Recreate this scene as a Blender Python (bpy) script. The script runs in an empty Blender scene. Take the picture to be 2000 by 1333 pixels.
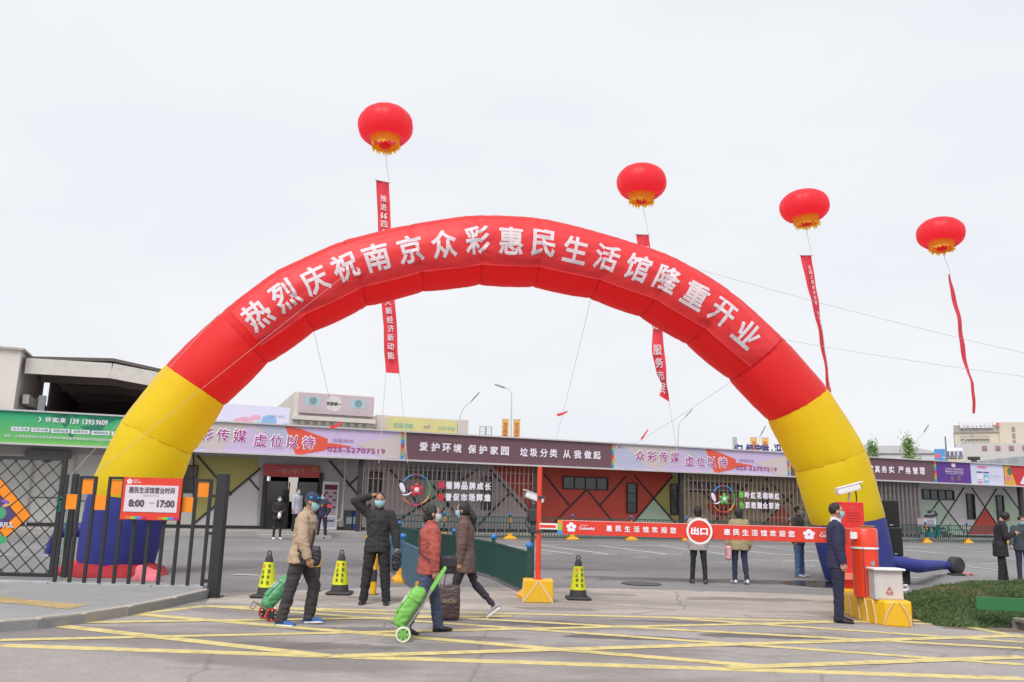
import bpy, bmesh, math, random
from mathutils import Vector, Matrix, noise, Quaternion
random.seed(11)
PI = math.pi
rad = math.radians
S = bpy.context.scene
COL = S.collection

# ------------------------------------------------------------------ camera
FPX, EYE = 1635.0, 1.65
TH, RO = math.atan(312/1635), rad(1.5)
cd = bpy.data.cameras.new('camera'); cam = bpy.data.objects.new('camera', cd); COL.objects.link(cam)
cd.sensor_fit = 'HORIZONTAL'; cd.sensor_width = 36; cd.lens = 36*FPX/2000
cd.clip_start = .1; cd.clip_end = 3000
CM = Matrix.Rotation(PI/2+TH, 3, 'X') @ Matrix.Rotation(RO, 3, 'Z')
cam.matrix_world = Matrix.Translation((0, 0, EYE)) @ CM.to_4x4()
S.camera = cam

# ------------------------------------------------------------------ world, sun, exposure
SUN_EL, SUN_ROT = rad(52), rad(200)
w = bpy.data.worlds.new('World'); S.world = w; w.use_nodes = True
nt = w.node_tree; nt.nodes.clear()
N = nt.nodes.new; L = nt.links.new
sky = N('ShaderNodeTexSky'); sky.sky_type = 'NISHITA'; sky.sun_disc = False
sky.sun_elevation = SUN_EL; sky.sun_rotation = SUN_ROT; sky.air_density = 1; sky.dust_density = 4
tc = N('ShaderNodeTexCoord'); mp = N('ShaderNodeMapping'); mp.inputs['Scale'].default_value = (1.2, 1.2, 3.2)
nz = N('ShaderNodeTexNoise'); nz.inputs['Scale'].default_value = 1.7; nz.inputs['Detail'].default_value = 3.5
rp = N('ShaderNodeValToRGB')
rp.color_ramp.elements[0].position = .36; rp.color_ramp.elements[0].color = (8.45, 8.65, 9.15, 1)
rp.color_ramp.elements[1].position = .60; rp.color_ramp.elements[1].color = (9.05, 9.2, 9.5, 1)
mx = N('ShaderNodeMixRGB'); mx.inputs[0].default_value = .95
bg = N('ShaderNodeBackground'); bg.inputs[1].default_value = .052
out = N('ShaderNodeOutputWorld')
L(tc.outputs['Generated'], mp.inputs[0]); L(mp.outputs[0], nz.inputs[0]); L(nz.outputs[0], rp.inputs[0])
L(sky.outputs[0], mx.inputs[1]); L(rp.outputs[0], mx.inputs[2]); L(mx.outputs[0], bg.inputs[0]); L(bg.outputs[0], out.inputs[0])
sl = bpy.data.lights.new('sun', 'SUN'); sl.energy = 1.5; sl.angle = rad(32); sl.color = (1, .97, .93)
so = bpy.data.objects.new('sun', sl); COL.objects.link(so)
so.rotation_euler = (PI/2-SUN_EL, 0, rad(-22)); so.location = (0, 0, 40)
S.view_settings.view_transform = 'Standard'; S.view_settings.look = 'None'
S.view_settings.gamma = 1; S.view_settings.exposure = 1.0; S.view_settings.use_curve_mapping = False

# ------------------------------------------------------------------ pixel -> place helpers (survey of the photograph)
EYEV = Vector((0, 0, EYE))
def ray(x, y): return CM @ Vector(((x-1000)/FPX, -(y-666.5)/FPX, -1))
def G(x, y, z=0.0):
    r = ray(x, y); return EYEV + r*((z-EYE)/r.z)
def D(x, y, Y):
    r = ray(x, y); return EYEV + r*(Y/r.y)
BANG = rad(21.11)
BU = Vector((math.cos(BANG), math.sin(BANG), 0)); BN = Vector((-math.sin(BANG), math.cos(BANG), 0))
B0 = G(470, 1048)
def onplane(x, y, P, n):
    r = ray(x, y); return EYEV + r*((P-EYEV).dot(n)/r.dot(n))
def FW(x, y, t):
    p = onplane(x, y, B0+BN*t, BN); return ((p-B0).dot(BU), p.z)
def BW(s, t, z): return B0+BU*s+BN*t+Vector((0, 0, z))

# ------------------------------------------------------------------ materials
def srgb(r, g, b):
    f = lambda c: (c/255/12.92) if c/255 <= .04045 else ((c/255+.055)/1.055)**2.4
    return (f(r), f(g), f(b))
def mat(name, col, rough=.6, metal=0, var=.08, vs=3, bump=0, bs=40, trans=0, dirt=0, spec=.5, stretch=None, coat=0, sheen=0):
    m = bpy.data.materials.new(name); m.use_nodes = True
    n = m.node_tree; b = n.nodes['Principled BSDF']; k = n.nodes.new; l = n.links.new
    b.inputs['Roughness'].default_value = rough; b.inputs['Metallic'].default_value = metal
    b.inputs['Specular IOR Level'].default_value = spec
    b.inputs['Base Color'].default_value = (*col, 1)
    if coat: b.inputs['Coat Weight'].default_value = coat
    if sheen: b.inputs['Sheen Weight'].default_value = sheen; b.inputs['Sheen Roughness'].default_value = .45
    t = k('ShaderNodeTexCoord'); src = t.outputs['Object']
    if stretch:
        mpn = k('ShaderNodeMapping'); mpn.inputs['Scale'].default_value = stretch; l(src, mpn.inputs[0]); src = mpn.outputs[0]
    if var:
        z = k('ShaderNodeTexNoise'); z.inputs['Scale'].default_value = vs; z.inputs['Detail'].default_value = 6
        l(src, z.inputs[0])
        r = k('ShaderNodeMapRange'); r.inputs[1].default_value = .25; r.inputs[2].default_value = .75
        r.inputs[3].default_value = 1-var; r.inputs[4].default_value = 1+var; l(z.outputs[0], r.inputs[0])
        x = k('ShaderNodeVectorMath'); x.operation = 'SCALE'; x.inputs[0].default_value = col; l(r.outputs[0], x.inputs['Scale'])
        l(x.outputs[0], b.inputs['Base Color'])
        r2 = k('ShaderNodeMapRange'); r2.inputs[3].default_value = max(0, rough-.08); r2.inputs[4].default_value = min(1, rough+.08)
        l(z.outputs[0], r2.inputs[0]); l(r2.outputs[0], b.inputs['Roughness'])
        if dirt:
            z3 = k('ShaderNodeTexNoise'); z3.inputs['Scale'].default_value = vs*.6; z3.inputs['Detail'].default_value = 10; z3.inputs['Roughness'].default_value = .7
            l(src, z3.inputs[0]); r3 = k('ShaderNodeMapRange'); r3.inputs[1].default_value = .5; r3.inputs[2].default_value = .72; r3.inputs[4].default_value = dirt
            l(z3.outputs[0], r3.inputs[0]); q = k('ShaderNodeMixRGB'); q.inputs[2].default_value = (.09, .08, .07, 1)
            l(r3.outputs[0], q.inputs[0]); l(x.outputs[0], q.inputs[1]); l(q.outputs[0], b.inputs['Base Color'])
    if bump:
        z2 = k('ShaderNodeTexNoise'); z2.inputs['Scale'].default_value = bs; z2.inputs['Detail'].default_value = 4
        l(src, z2.inputs[0]); u = k('ShaderNodeBump'); u.inputs['Strength'].default_value = bump; u.inputs['Distance'].default_value = .02
        l(z2.outputs[0], u.inputs['Height']); l(u.outputs[0], b.inputs['Normal'])
    if trans:
        tr = k('ShaderNodeBsdfTranslucent'); ms = k('ShaderNodeMixShader'); ms.inputs[0].default_value = trans
        tr.inputs[0].default_value = (*[min(1, c*1.15) for c in col], 1)
        l(b.outputs[0], ms.inputs[1]); l(tr.outputs[0], ms.inputs[2]); l(ms.outputs[0], n.nodes['Material Output'].inputs[0])
    return m
def paving(name, col, wet, wets, grain=.16, crack=0, stains=()):
    """worn road surface: grain, broad tone patches, damp darker patches that are also smoother"""
    m = bpy.data.materials.new(name); m.use_nodes = True
    n = m.node_tree; b = n.nodes['Principled BSDF']; k = n.nodes.new; l = n.links.new
    t = k('ShaderNodeTexCoord'); src = t.outputs['Object']
    def nz(sc, det, vec=src, rg=.55):
        z = k('ShaderNodeTexNoise'); z.inputs['Scale'].default_value = sc; z.inputs['Detail'].default_value = det; z.inputs['Roughness'].default_value = rg
        l(vec, z.inputs[0]); return z.outputs[0]
    def mr(v, a, bb, c, d):
        r = k('ShaderNodeMapRange'); r.inputs[1].default_value = a; r.inputs[2].default_value = bb; r.inputs[3].default_value = c; r.inputs[4].default_value = d
        l(v, r.inputs[0]); return r.outputs[0]
    def mul(a, bb):
        x = k('ShaderNodeMath'); x.operation = 'MULTIPLY'; l(a, x.inputs[0])
        if isinstance(bb, float): x.inputs[1].default_value = bb
        else: l(bb, x.inputs[1])
        return x.outputs[0]
    g1 = mr(nz(60, 3), .3, .7, 1-grain, 1+grain); g2 = mr(nz(.5, 4), .3, .7, .88, 1.1)
    g3 = mr(nz(6, 5), .3, .7, .93, 1.07)
    mp2 = k('ShaderNodeMapping'); mp2.inputs['Scale'].default_value = (.45, 1.3, 1); l(src, mp2.inputs[0])
    wz = nz(wets, 7, mp2.outputs[0], .62); wm = mr(wz, .475, .55, 0, wet)
    x = k('ShaderNodeVectorMath'); x.operation = 'SCALE'; x.inputs[0].default_value = col; l(mul(mul(g1, g2), g3), x.inputs['Scale'])
    q = k('ShaderNodeMixRGB'); l(wm, q.inputs[0]); l(x.outputs[0], q.inputs[1]); q.inputs[2].default_value = (col[0]*.50, col[1]*.485, col[2]*.48, 1)
    last = q.outputs[0]
    for cx, cy, ax, ay, amt in stains:      # old damp stains, each with its own place and ragged edge
        m3 = k('ShaderNodeMapping'); m3.vector_type = 'TEXTURE'; m3.inputs['Location'].default_value = (cx, cy, 0); m3.inputs['Scale'].default_value = (ax, ay, 1); l(src, m3.inputs[0])
        ln_ = k('ShaderNodeVectorMath'); ln_.operation = 'LENGTH'; l(m3.outputs[0], ln_.inputs[0])
        ad = k('ShaderNodeMath'); ad.operation = 'MULTIPLY_ADD'; l(nz(1.7, 7, src, .6), ad.inputs[0]); ad.inputs[1].default_value = 2.2; l(ln_.outputs['Value'], ad.inputs[2])
        sm = mr(ad.outputs[0], 2.0, 2.25, min(1, amt*1.15), 0)
        q3 = k('ShaderNodeMixRGB'); l(sm, q3.inputs[0]); l(last, q3.inputs[1]); q3.inputs[2].default_value = (col[0]*.33, col[1]*.32, col[2]*.33, 1); last = q3.outputs[0]
    if crack:
        v = k('ShaderNodeTexVoronoi'); v.feature = 'DISTANCE_TO_EDGE'; v.inputs['Scale'].default_value = .35
        d = k('ShaderNodeMixRGB'); d.inputs[0].default_value = .25; l(src, d.inputs[1])
        zz = k('ShaderNodeTexNoise'); zz.inputs['Scale'].default_value = 1.5; zz.inputs['Detail'].default_value = 6; l(src, zz.inputs[0]); l(zz.outputs[1], d.inputs[2]); l(d.outputs[0], v.inputs[0])
        cm = mr(v.outputs[0], 0, .008, crack, 0)
        q2 = k('ShaderNodeMixRGB'); l(cm, q2.inputs[0]); l(last, q2.inputs[1]); q2.inputs[2].default_value = (.04, .04, .04, 1); last = q2.outputs[0]
    l(last, b.inputs['Base Color'])
    l(mr(wm, 0, 1, .92, .7), b.inputs['Roughness'])
    u = k('ShaderNodeBump'); u.inputs['Strength'].default_value = .35; u.inputs['Distance'].default_value = .006
    l(nz(120, 2), u.inputs['Height']); l(u.outputs[0], b.inputs['Normal'])
    return m
A = .88   # picture value to reflectance under this sky
def pc(r, g, b, k=A): return tuple(min(.85, c*k) for c in srgb(r, g, b))
M = dict(
 road=paving('worn_asphalt', (.290, .266, .256), .65, .30, .22, .3, stains=[(G(x, y).x, G(x, y).y, rx, ry, am) for x, y, rx, ry, am in ((1085, 1220, .9, .28, .8), (1225, 1246, .75, .2, .8), (1510, 1244, .8, .22, .75), (1440, 1262, .5, .12, .6), (1620, 1212, .5, .3, .7), (690, 1231, .8, .25, .6), (600, 1262, .9, .2, .55), (930, 1248, .6, .15, .5), (1330, 1216, .7, .14, .6))]),
 park=paving('parking_asphalt', (.20, .193, .198), .3, .22, .1, stains=[(G(x, y).x, G(x, y).y, rx, ry, am) for x, y, rx, ry, am in ((1250, 1131, 1.5, .5, .6), (1420, 1135, 1.6, .5, .65), (1560, 1138, 1.4, .5, .7), (1120, 1112, 1.2, .35, .4), (650, 1120, 1.6, .5, .35))]),
 apron=paving('apron_concrete', (.37, .332, .305), .5, .5, .12, .5, stains=[(G(x, y).x, G(x, y).y, rx, ry, am) for x, y, rx, ry, am in ((1150, 1160, 1.0, .3, .45), (1480, 1172, 1.2, .35, .5), (760, 1170, .8, .3, .4), (1090, 1190, .6, .25, .5))]),
 walk=paving('footpath_asphalt', (.26, .26, .265), .2, .5, .1),
 yline=mat('yellow_road_paint', (.58, .48, .20), .7, var=.16, vs=7, dirt=.6),
 wline=mat('white_road_paint', (.62, .62, .62), .7, var=.12, vs=6, dirt=.3),
 kerb=mat('kerb_stone', (.36, .33, .30), .85, var=.12, vs=4, bump=.3, dirt=.35),
 plinth=mat('grey_plinth', (.33, .345, .36), .8, var=.1, vs=3, bump=.15, dirt=.3),
 platform=mat('platform_concrete', (.34, .325, .315), .85, var=.1, vs=1.5, dirt=.3),
 red=mat('red_inflatable', (.86, .042, .046), .6, var=.03, vs=2, trans=.55, sheen=.35),
 redban=mat('red_banner_cloth', (.84, .055, .065), .5, var=.04, vs=2, bump=.25, bs=6, trans=.4, sheen=.4),
 yel=mat('yellow_inflatable', (.90, .71, .010), .6, var=.03, vs=2, trans=.5, sheen=.15),
 blu=mat('blue_inflatable', (.022, .032, .21), .6, var=.06, vs=2, bump=.2, bs=9),
 letter=mat('pale_letter_print', (.66, .56, .60), .6, var=.03),
 white=mat('white_paint', (.74, .74, .76), .5, var=.05, vs=3),
 offw=mat('off_white_panel', (.55, .53, .52), .6, var=.07, vs=1.5, dirt=.15),
 frame=mat('pale_metal_trim', (.56, .55, .55), .45, metal=.2, var=.06, vs=3, dirt=.15),
 black=mat('black_painted_steel', (.022, .022, .026), .5, var=.12, vs=6, bump=.1),
 dark=mat('dark_steel', (.05, .048, .052), .6, var=.1, vs=4),
 trim=mat('dark_trim', (.035, .032, .035), .6, var=.1, vs=6),
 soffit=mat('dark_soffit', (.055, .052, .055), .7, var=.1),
 orange=mat('orange_plate', (.80, .24, .006), .5, var=.05, vs=2),
 bored=mat('barrier_orange_red', (.72, .045, .012), .38, var=.05, vs=3, dirt=.08, coat=.3),
 boyel=mat('barrier_yellow_paint', (.74, .42, .010), .55, var=.08, vs=3, dirt=.3),
 rope=mat('grey_rope', (.42, .41, .41), .9, var=.05),
 paler=mat('pale_string', (.55, .55, .56), .9, var=.05),
 greenr=mat('green_railing_paint', (.015, .068, .058), .45, var=.1, vs=4, dirt=.15),
 bluer=mat('blue_railing_paint', (.035, .12, .19), .45, var=.1, vs=4, dirt=.15),
 cap=mat('blue_plastic_cap', (.02, .17, .50), .4, var=.08),
 ybase=mat('yellow_plastic_base', (.74, .36, .012), .5, var=.1, vs=5, dirt=.25),
 rubber=mat('black_rubber', (.04, .038, .04), .75, var=.15, vs=12, bump=.2),
 coney=mat('reflective_yellow_sleeve', (.62, .66, .02), .45, var=.06, vs=8),
 glass=mat('dark_glass', (.02, .022, .024), .12, var=.2, vs=1, spec=.8),
 mask=mat('blue_surgical_mask', (.36, .62, .74), .75, var=.05),
 maskw=mat('white_surgical_mask', (.62, .70, .75), .75, var=.05),
 skin=mat('skin', (.47, .25, .175), .55, var=.06, vs=14),
 skin2=mat('weathered_skin', (.38, .19, .125), .55, var=.08, vs=14),
 hairb=mat('black_hair', (.014, .011, .011), .5, var=.3, vs=40, bump=.5, bs=90, stretch=(1, 1, .25)),
 hairg=mat('greying_hair', (.10, .095, .09), .6, var=.3, vs=40, bump=.5, bs=90),
 eye=mat('dark_eye', (.02, .015, .012), .2, var=0),
 steel=mat('bare_steel', (.42, .42, .43), .35, metal=.8, var=.1),
)
def cm(name, rgb, rough=.6, **k):
    if name not in M: M[name] = mat(name, pc(*rgb), rough, **k)
    return M[name]

# ------------------------------------------------------------------ mesh building
def tag(o, label=None, cat=None, group=None, kind=None):
    if label: o['label'] = label
    if cat: o['category'] = cat
    if group: o['group'] = group
    if kind: o['kind'] = kind
    return o
def empty(name, loc, rz=0, label=None, cat=None, group=None):
    o = bpy.data.objects.new(name, None); COL.objects.link(o); o.location = loc; o.rotation_euler = (0, 0, rz)
    o.empty_display_size = .1
    return tag(o, label, cat, group)
def basis(d):
    d = Vector(d).normalized(); a = Vector((0, 0, 1)) if abs(d.z) < .9 else Vector((1, 0, 0))
    x = a.cross(d).normalized(); return x, d.cross(x)
class MB:
    def __init__(s): s.v = []; s.f = []; s.m = []
    def add(s, vs, fs, mi=0):
        o = len(s.v); s.v += [Vector(v) for v in vs]; s.f += [tuple(i+o for i in f) for f in fs]; s.m += [mi]*len(fs); return s
    def box(s, c, d, mi=0, rot=None, bev=0):
        hx, hy, hz = d[0]/2, d[1]/2, d[2]/2
        if bev:
            b = min(bev, hx*.9, hy*.9); P = [(-hx+b, -hy), (hx-b, -hy), (hx, -hy+b), (hx, hy-b), (hx-b, hy), (-hx+b, hy), (-hx, hy-b), (-hx, -hy+b)]
            zb = min(b, hz*.9)
            rings = [[(x*.999*(1-zb/max(hx, hy)), y*(1-zb/max(hx, hy)), -hz) for x, y in P], [(x, y, -hz+zb) for x, y in P], [(x, y, hz-zb) for x, y in P], [(x*(1-zb/max(hx, hy)), y*(1-zb/max(hx, hy)), hz) for x, y in P]]
            vs = [p for r in rings for p in r]; fs = [tuple(range(7, -1, -1)), tuple(range(24, 32))]
            for k in range(3):
                for i in range(8): j = (i+1) % 8; fs.append((k*8+i, k*8+j, k*8+8+j, k*8+8+i))
        else:
            vs = [(x, y, z) for z in (-hz, hz) for x, y in ((-hx, -hy), (hx, -hy), (hx, hy), (-hx, hy))]
            fs = [(3, 2, 1, 0), (4, 5, 6, 7), (0, 1, 5, 4), (1, 2, 6, 5), (2, 3, 7, 6), (3, 0, 4, 7)]
        R = rot if rot is not None else Matrix.Identity(3); c = Vector(c)
        return s.add([R @ Vector(v)+c for v in vs], fs, mi)
    def bar(s, p, q, w, h=None, mi=0, up=(0, 0, 1)):
        p, q = Vector(p), Vector(q); d = (q-p); n = d.normalized(); h = h or w
        u = Vector(up); x = n.cross(u)
        if x.length < 1e-3: x = n.cross(Vector((0, 1, 0)))
        x.normalize(); y = x.cross(n)
        vs = [a+x*w/2*i+y*h/2*j for a in (p, q) for i, j in ((-1, -1), (1, -1), (1, 1), (-1, 1))]
        return s.add(vs, [(3, 2, 1, 0), (4, 5, 6, 7), (0, 1, 5, 4), (1, 2, 6, 5), (2, 3, 7, 6), (3, 0, 4, 7)], mi)
    def loft(s, rings, mi=0, cap=(1, 1), close=True):
        n = len(rings[0]); vs = [p for r in rings for p in r]; fs = []
        for k in range(len(rings)-1):
            for i in range(n if close else n-1):
                j = (i+1) % n; fs.append((k*n+i, k*n+j, k*n+n+j, k*n+n+i))
        if cap[0]: fs.append(tuple(range(n-1, -1, -1)))
        if cap[1]: o = (len(rings)-1)*n; fs.append(tuple(range(o, o+n)))
        return s.add(vs, fs, mi)
    def tube(s, pts, r, n=8, mi=0, cap=(1, 1)):
        pts = [Vector(p) for p in pts]; R = r if isinstance(r, (list, tuple)) else [r]*len(pts)
        rings = []; x0 = None
        for i, p in enumerate(pts):
            d = (pts[min(i+1, len(pts)-1)]-pts[max(i-1, 0)]).normalized()
            if x0 is None: x, y = basis(d)
            else:
                x = (x0-d*x0.dot(d)).normalized(); y = d.cross(x)
            x0 = x
            rings.append([p+x*R[i]*math.cos(a*2*PI/n)+y*R[i]*math.sin(a*2*PI/n) for a in range(n)])
        return s.loft(rings, mi, cap)
    def cyl(s, p, q, r0, r1=None, n=14, mi=0): return s.tube([p, q], [r0, r1 if r1 is not None else r0], n, mi)
    def capsule(s, p, q, r0, r1, n=12, mi=0, k=3):
        p, q = Vector(p), Vector(q); d = (q-p).normalized(); pts = []; R = []
        for i in range(k): a = PI/2*(i+.35)/k; pts.append(p-d*r0*math.cos(a)); R.append(r0*math.sin(a))
        pts += [p, q]; R += [r0, r1]
        for i in range(k-1, -1, -1): a = PI/2*(i+.35)/k; pts.append(q+d*r1*math.cos(a)); R.append(r1*math.sin(a))
        return s.tube(pts, R, n, mi)
    def lathe(s, prof, c=(0, 0, 0), n=20, mi=0, axis=(0, 0, 1), caps=(1, 1)):
        x, y = basis(axis) if tuple(axis) != (0, 0, 1) else (Vector((1, 0, 0)), Vector((0, 1, 0))); ax = Vector(axis).normalized(); c = Vector(c)
        rings = [[c+ax*z+x*r*math.cos(a*2*PI/n)+y*r*math.sin(a*2*PI/n) for a in range(n)] for r, z in prof]
        return s.loft(rings, mi, caps)
    def ell(s, c, r, n=16, m=10, mi=0, rot=None):
        c = Vector(c); R = rot or Matrix.Identity(3)
        rings = [[c+R @ Vector((r[0]*math.sin(t)*math.cos(a*2*PI/n), r[1]*math.sin(t)*math.sin(a*2*PI/n), -r[2]*math.cos(t))) for a in range(n)] for t in [PI*(i+.3)/(m-1+.6) for i in range(m)]]
        return s.loft(rings, mi)
    def prism(s, poly, z0, z1, mi=0):
        return s.loft([[Vector((*p[:2], z0)) for p in poly], [Vector((*p[:2], z1)) for p in poly]], mi)
    def build(s, name, mats, parent=None, origin=None, smooth=False, **kw):
        me = bpy.data.meshes.new(name); o = Vector(origin) if origin is not None else Vector((0, 0, 0))
        me.from_pydata([v-o for v in s.v], [], s.f); mats = mats if isinstance(mats, (list, tuple)) else [mats]
        for m in mats: me.materials.append(m if not isinstance(m, str) else M[m])
        if len(mats) > 1: me.polygons.foreach_set('material_index', s.m)
        if smooth: me.polygons.foreach_set('use_smooth', [True]*len(me.polygons)); me.set_sharp_from_angle(angle=rad(50))
        ob = bpy.data.objects.new(name, me); COL.objects.link(ob); ob.location = o
        if parent: ob.parent = parent
        return tag(ob, **kw) if kw else ob
def copy_tree(o, parent=None):
    c = o.copy(); COL.objects.link(c); c.parent = parent
    for ch in list(o.children): copy_tree(ch, c)
    return c
# a private scene evaluates text and voxel unions without touching the real one
TMP = bpy.data.scenes.new('tmp')
def evaluated(ob):
    TMP.collection.objects.link(ob); vl = TMP.view_layers[0]; vl.update()
    dg = vl.depsgraph; dg.update()
    me = bpy.data.meshes.new_from_object(ob.evaluated_get(dg), depsgraph=dg)
    TMP.collection.objects.unlink(ob); bpy.data.objects.remove(ob); return me
GC = {}
def glyph(body, bold=.02):
    k = (body, bold)
    if k not in GC:
        c = bpy.data.curves.new('t', 'FONT'); c.body = body; c.bevel_depth = bold; c.bevel_resolution = 0; c.resolution_u = 2
        me = evaluated(bpy.data.objects.new('t', c))
        fs_ = [tuple(p.vertices) for p in me.polygons if p.normal.z > .05 or bold == 0 and p.normal.z >= 0]; us = sorted({i for f in fs_ for i in f}); ix = {a: b for b, a in enumerate(us)}
        GC[k] = ([me.vertices[i].co.copy() for i in us], [tuple(ix[i] for i in f) for f in fs_]); bpy.data.meshes.remove(me)
    return GC[k]
def text_mb(mb, body, org, xd, yd, w=None, h=None, bold=.02, nrm=None, off=.004, mi=0, anchor='C'):
    """writes body centred on org, xd / yd the writing directions; w or h fit the size in metres"""
    vs, fs = glyph(body, bold)
    if not vs: return mb
    x0, x1 = min(v.x for v in vs), max(v.x for v in vs); y0, y1 = min(v.y for v in vs), max(v.y for v in vs)
    sx = w/(x1-x0) if w else None; sy = h/(y1-y0) if h else None
    sx = sx or sy; sy = sy or sx
    xd = Vector(xd).normalized(); yd = Vector(yd).normalized(); nr = Vector(nrm) if nrm is not None else xd.cross(yd)
    cx = (x0+x1)/2 if anchor == 'C' else x0
    return mb.add([Vector(org)+xd*(v.x-cx)*sx+yd*(v.y-(y0+y1)/2)*sy+nr*(off+v.z*min(sx, sy)*.35) for v in vs], fs, mi)
def sheet(name, pts, z, m, kind='structure', parent=None, sub=0):
    mb = MB(); mb.add([(p[0], p[1], z) for p in pts], [tuple(range(len(pts)))]); o = mb.build(name, m, parent)
    if kind: o['kind'] = kind
    me = o.data
    if me.polygons[0].normal.z < 0: me.flip_normals()
    return o
def ribbon(mb, p, q, w, z, mi=0):
    p, q = Vector((p[0], p[1], z)), Vector((q[0], q[1], z)); d = (q-p).normalized(); n = Vector((-d.y, d.x, 0))*w/2
    mb.add([p-n, q-n, q+n, p+n], [(0, 1, 2, 3)], mi)
# ------------------------------------------------------------------ ground
sheet('ground', [(-900, -60), (900, -60), (900, 1500), (-900, 1500)], -.004, M['park'])
yb = 13.15
def gy(x, y, z=0): g = G(x, y, z); return (g.x, g.y)
sheet('road', [(-60, -20), (60, -20), (60, G(1800, 1222).y-.1), gy(1880, 1222), gy(1000, 1192), gy(400, 1178), (-60, 14.2)], .004, M['road'])
sheet('concrete_apron', [gy(1000, 1192), gy(1880, 1222), (9, 12.4), (9, 16.2), gy(1560, 1160), gy(1200, 1150), gy(800, 1146), gy(420, 1160), gy(400, 1178)], 0, M['apron'])
# wide yellow box-junction lines painted on the road
def poly(px): return [G(*p) for p in px]
mb = MB()
yl = [[(0, 1262), (640, 1285), (1100, 1302), (2000, 1327)], [(0, 1230), (130, 1205), (400, 1185)], [(400, 1185), (1000, 1202), (1870, 1221)], [(1870, 1221), (2000, 1247)],
      [(75, 1219), (350, 1249), (640, 1283)], [(255, 1200), (700, 1239), (1140, 1272), (1500, 1304)], [(415, 1186), (900, 1222), (1430, 1261), (2000, 1300)],
      [(520, 1188), (1100, 1213), (1550, 1240), (2000, 1268)], [(1300, 1208), (1700, 1227), (2000, 1256)],
      [(0, 1252), (300, 1242), (900, 1235), (1350, 1221), (1800, 1213)], [(640, 1284), (1000, 1269), (1700, 1255), (2000, 1243)], [(1420, 1306), (1700, 1296), (2000, 1285)], [(70, 1219), (500, 1214), (1000, 1205)]]
for i, pl in enumerate(yl):
    P = poly(pl)
    # keep every line straight on the road: use end points, drop the survey's middle wobble
    z = .0060+.0004*i
    ribbon(mb, P[0], P[-1], .20 if i in (0, 4, 5, 10, 11) else .16, z)
mb.build('yellow_box_lines', 'yline', kind='structure')
mb = MB()
for i, (a, b, c, d) in enumerate([(1054, 1065, 1191, 1083), (1157, 1083, 1208, 1083), (1170, 1066, 1303, 1083), (1282, 1083, 1333, 1083), (1285, 1066, 1418, 1083), (1395, 1083, 1440, 1083.5),
        (1382, 1067, 1512, 1083), (1512, 1083.5, 1548, 1084), (1476, 1067, 1594, 1079), (1528, 1097, 1600, 1095), (1569, 1106, 1590, 1106), (1236, 1089, 1264, 1089), (1057, 1083, 1077, 1083), (990, 1066, 1120, 1083),
        (940, 1064.5, 1990, 1070), (1767, 1077, 1848, 1081), (1772, 1068, 1935, 1079), (1600, 1068, 1770, 1082), (1700, 1069, 1830, 1080), (1810, 1104, 1853, 1104), (1889, 1108, 1960, 1115), (1917, 1103, 1960, 1102),
        (1782, 1129, 1812, 1131), (81, 1087, 140, 1088), (456, 1123, 505, 1125), (1880, 1070, 1990, 1080), (700, 1095, 760, 1096), (-60, 1084, 20, 1085)]):
    ribbon(mb, G(a, b), G(c, d), .12, .0015+.0003*i)
mb.build('white_parking_lines', 'wline', kind='structure')
# manhole covers and a damp strip
for x, y, r in ((1253, 1141, .42), (760, 1098, .35)):
    o = MB().lathe([(r, 0), (r, .012), (r*.94, .014), (r*.9, .008), (.001, .008)], n=28).build('manhole_cover', 'dark'); o.location = G(x, y)+Vector((0, 0, .001))
    tag(o, 'round dark manhole cover in the tarmac behind the exit boom' if x > 1000 else 'round manhole cover in the tarmac among the folded railings', 'manhole cover')
o = sheet('puddle', [tuple(G(*p)[:2]) for p in ((1520, 1137), (1560, 1134), (1600, 1135), (1650, 1141), (1640, 1149), (1590, 1147), (1545, 1143))], .0035, mat('wet_tarmac', (.035, .035, .037), .12, var=.2, vs=4), kind='structure')

# left footpath with kerb stones
fp = [(-200, 1224), (0, 1213), (75, 1208), (165, 1198), (255, 1184), (342, 1167), (412, 1153)]
FK = [G(x, y, .13) for x, y in fp]
FK[-1] = G(415, 1150, .13)
mb = MB(); mb.prism([(p.x, p.y) for p in FK]+[(FK[-1].x, 14.3), (-5.4, 14.5), (-40, 15.3), (-40, FK[0].y)], -.05, .115)
fo = mb.build('footpath', 'walk', kind='structure')
# tactile strip
mb = MB(); T = [G(x, y, .12) for x, y in ((0, 1165), (60, 1172), (170, 1181), (135, 1190), (40, 1180), (0, 1177))]
mb.add([(p.x, p.y, .119) for p in T], [tuple(range(6))]); mb.build('tactile_paving', mat('tactile_yellow', (.38, .27, .12), .8, var=.2, vs=5, dirt=.4), kind='structure')
stones = MB()
def kerb_run(P, h, wd, step, root_name, parent=None, z0=-.03):
    """individual kerb stones with open joints along a polyline of the top front edge"""
    k = 0; out = []
    seg = []
    for a, b in zip(P, P[1:]):
        n = max(1, round((b-a).length/step))
        for i in range(n): seg.append((a.lerp(b, i/n), a.lerp(b, (i+1)/n)))
    for a, b in seg:
        d = (b-a); d.z = 0; ln = d.length; d.normalize(); n = Vector((-d.y, d.x, 0))
        a2 = a+d*.012; b2 = b-d*.012; j = random.uniform(-.004, .004)
        c = (a2+b2)/2+n*(wd/2+j); c.z = (h+z0)/2+j
        m = MB().box((0, 0, 0), ((b2-a2).length, wd, h-z0), bev=.02)
        o = m.build('kerb_stone', 'kerb', parent); o.location = c; o.rotation_euler.z = math.atan2(d.y, d.x)
        if not parent: o['kind'] = 'structure'
        out.append(o)
    return out
kerb_run(FK, .13, .14, 1.0, 'k', fo)

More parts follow.
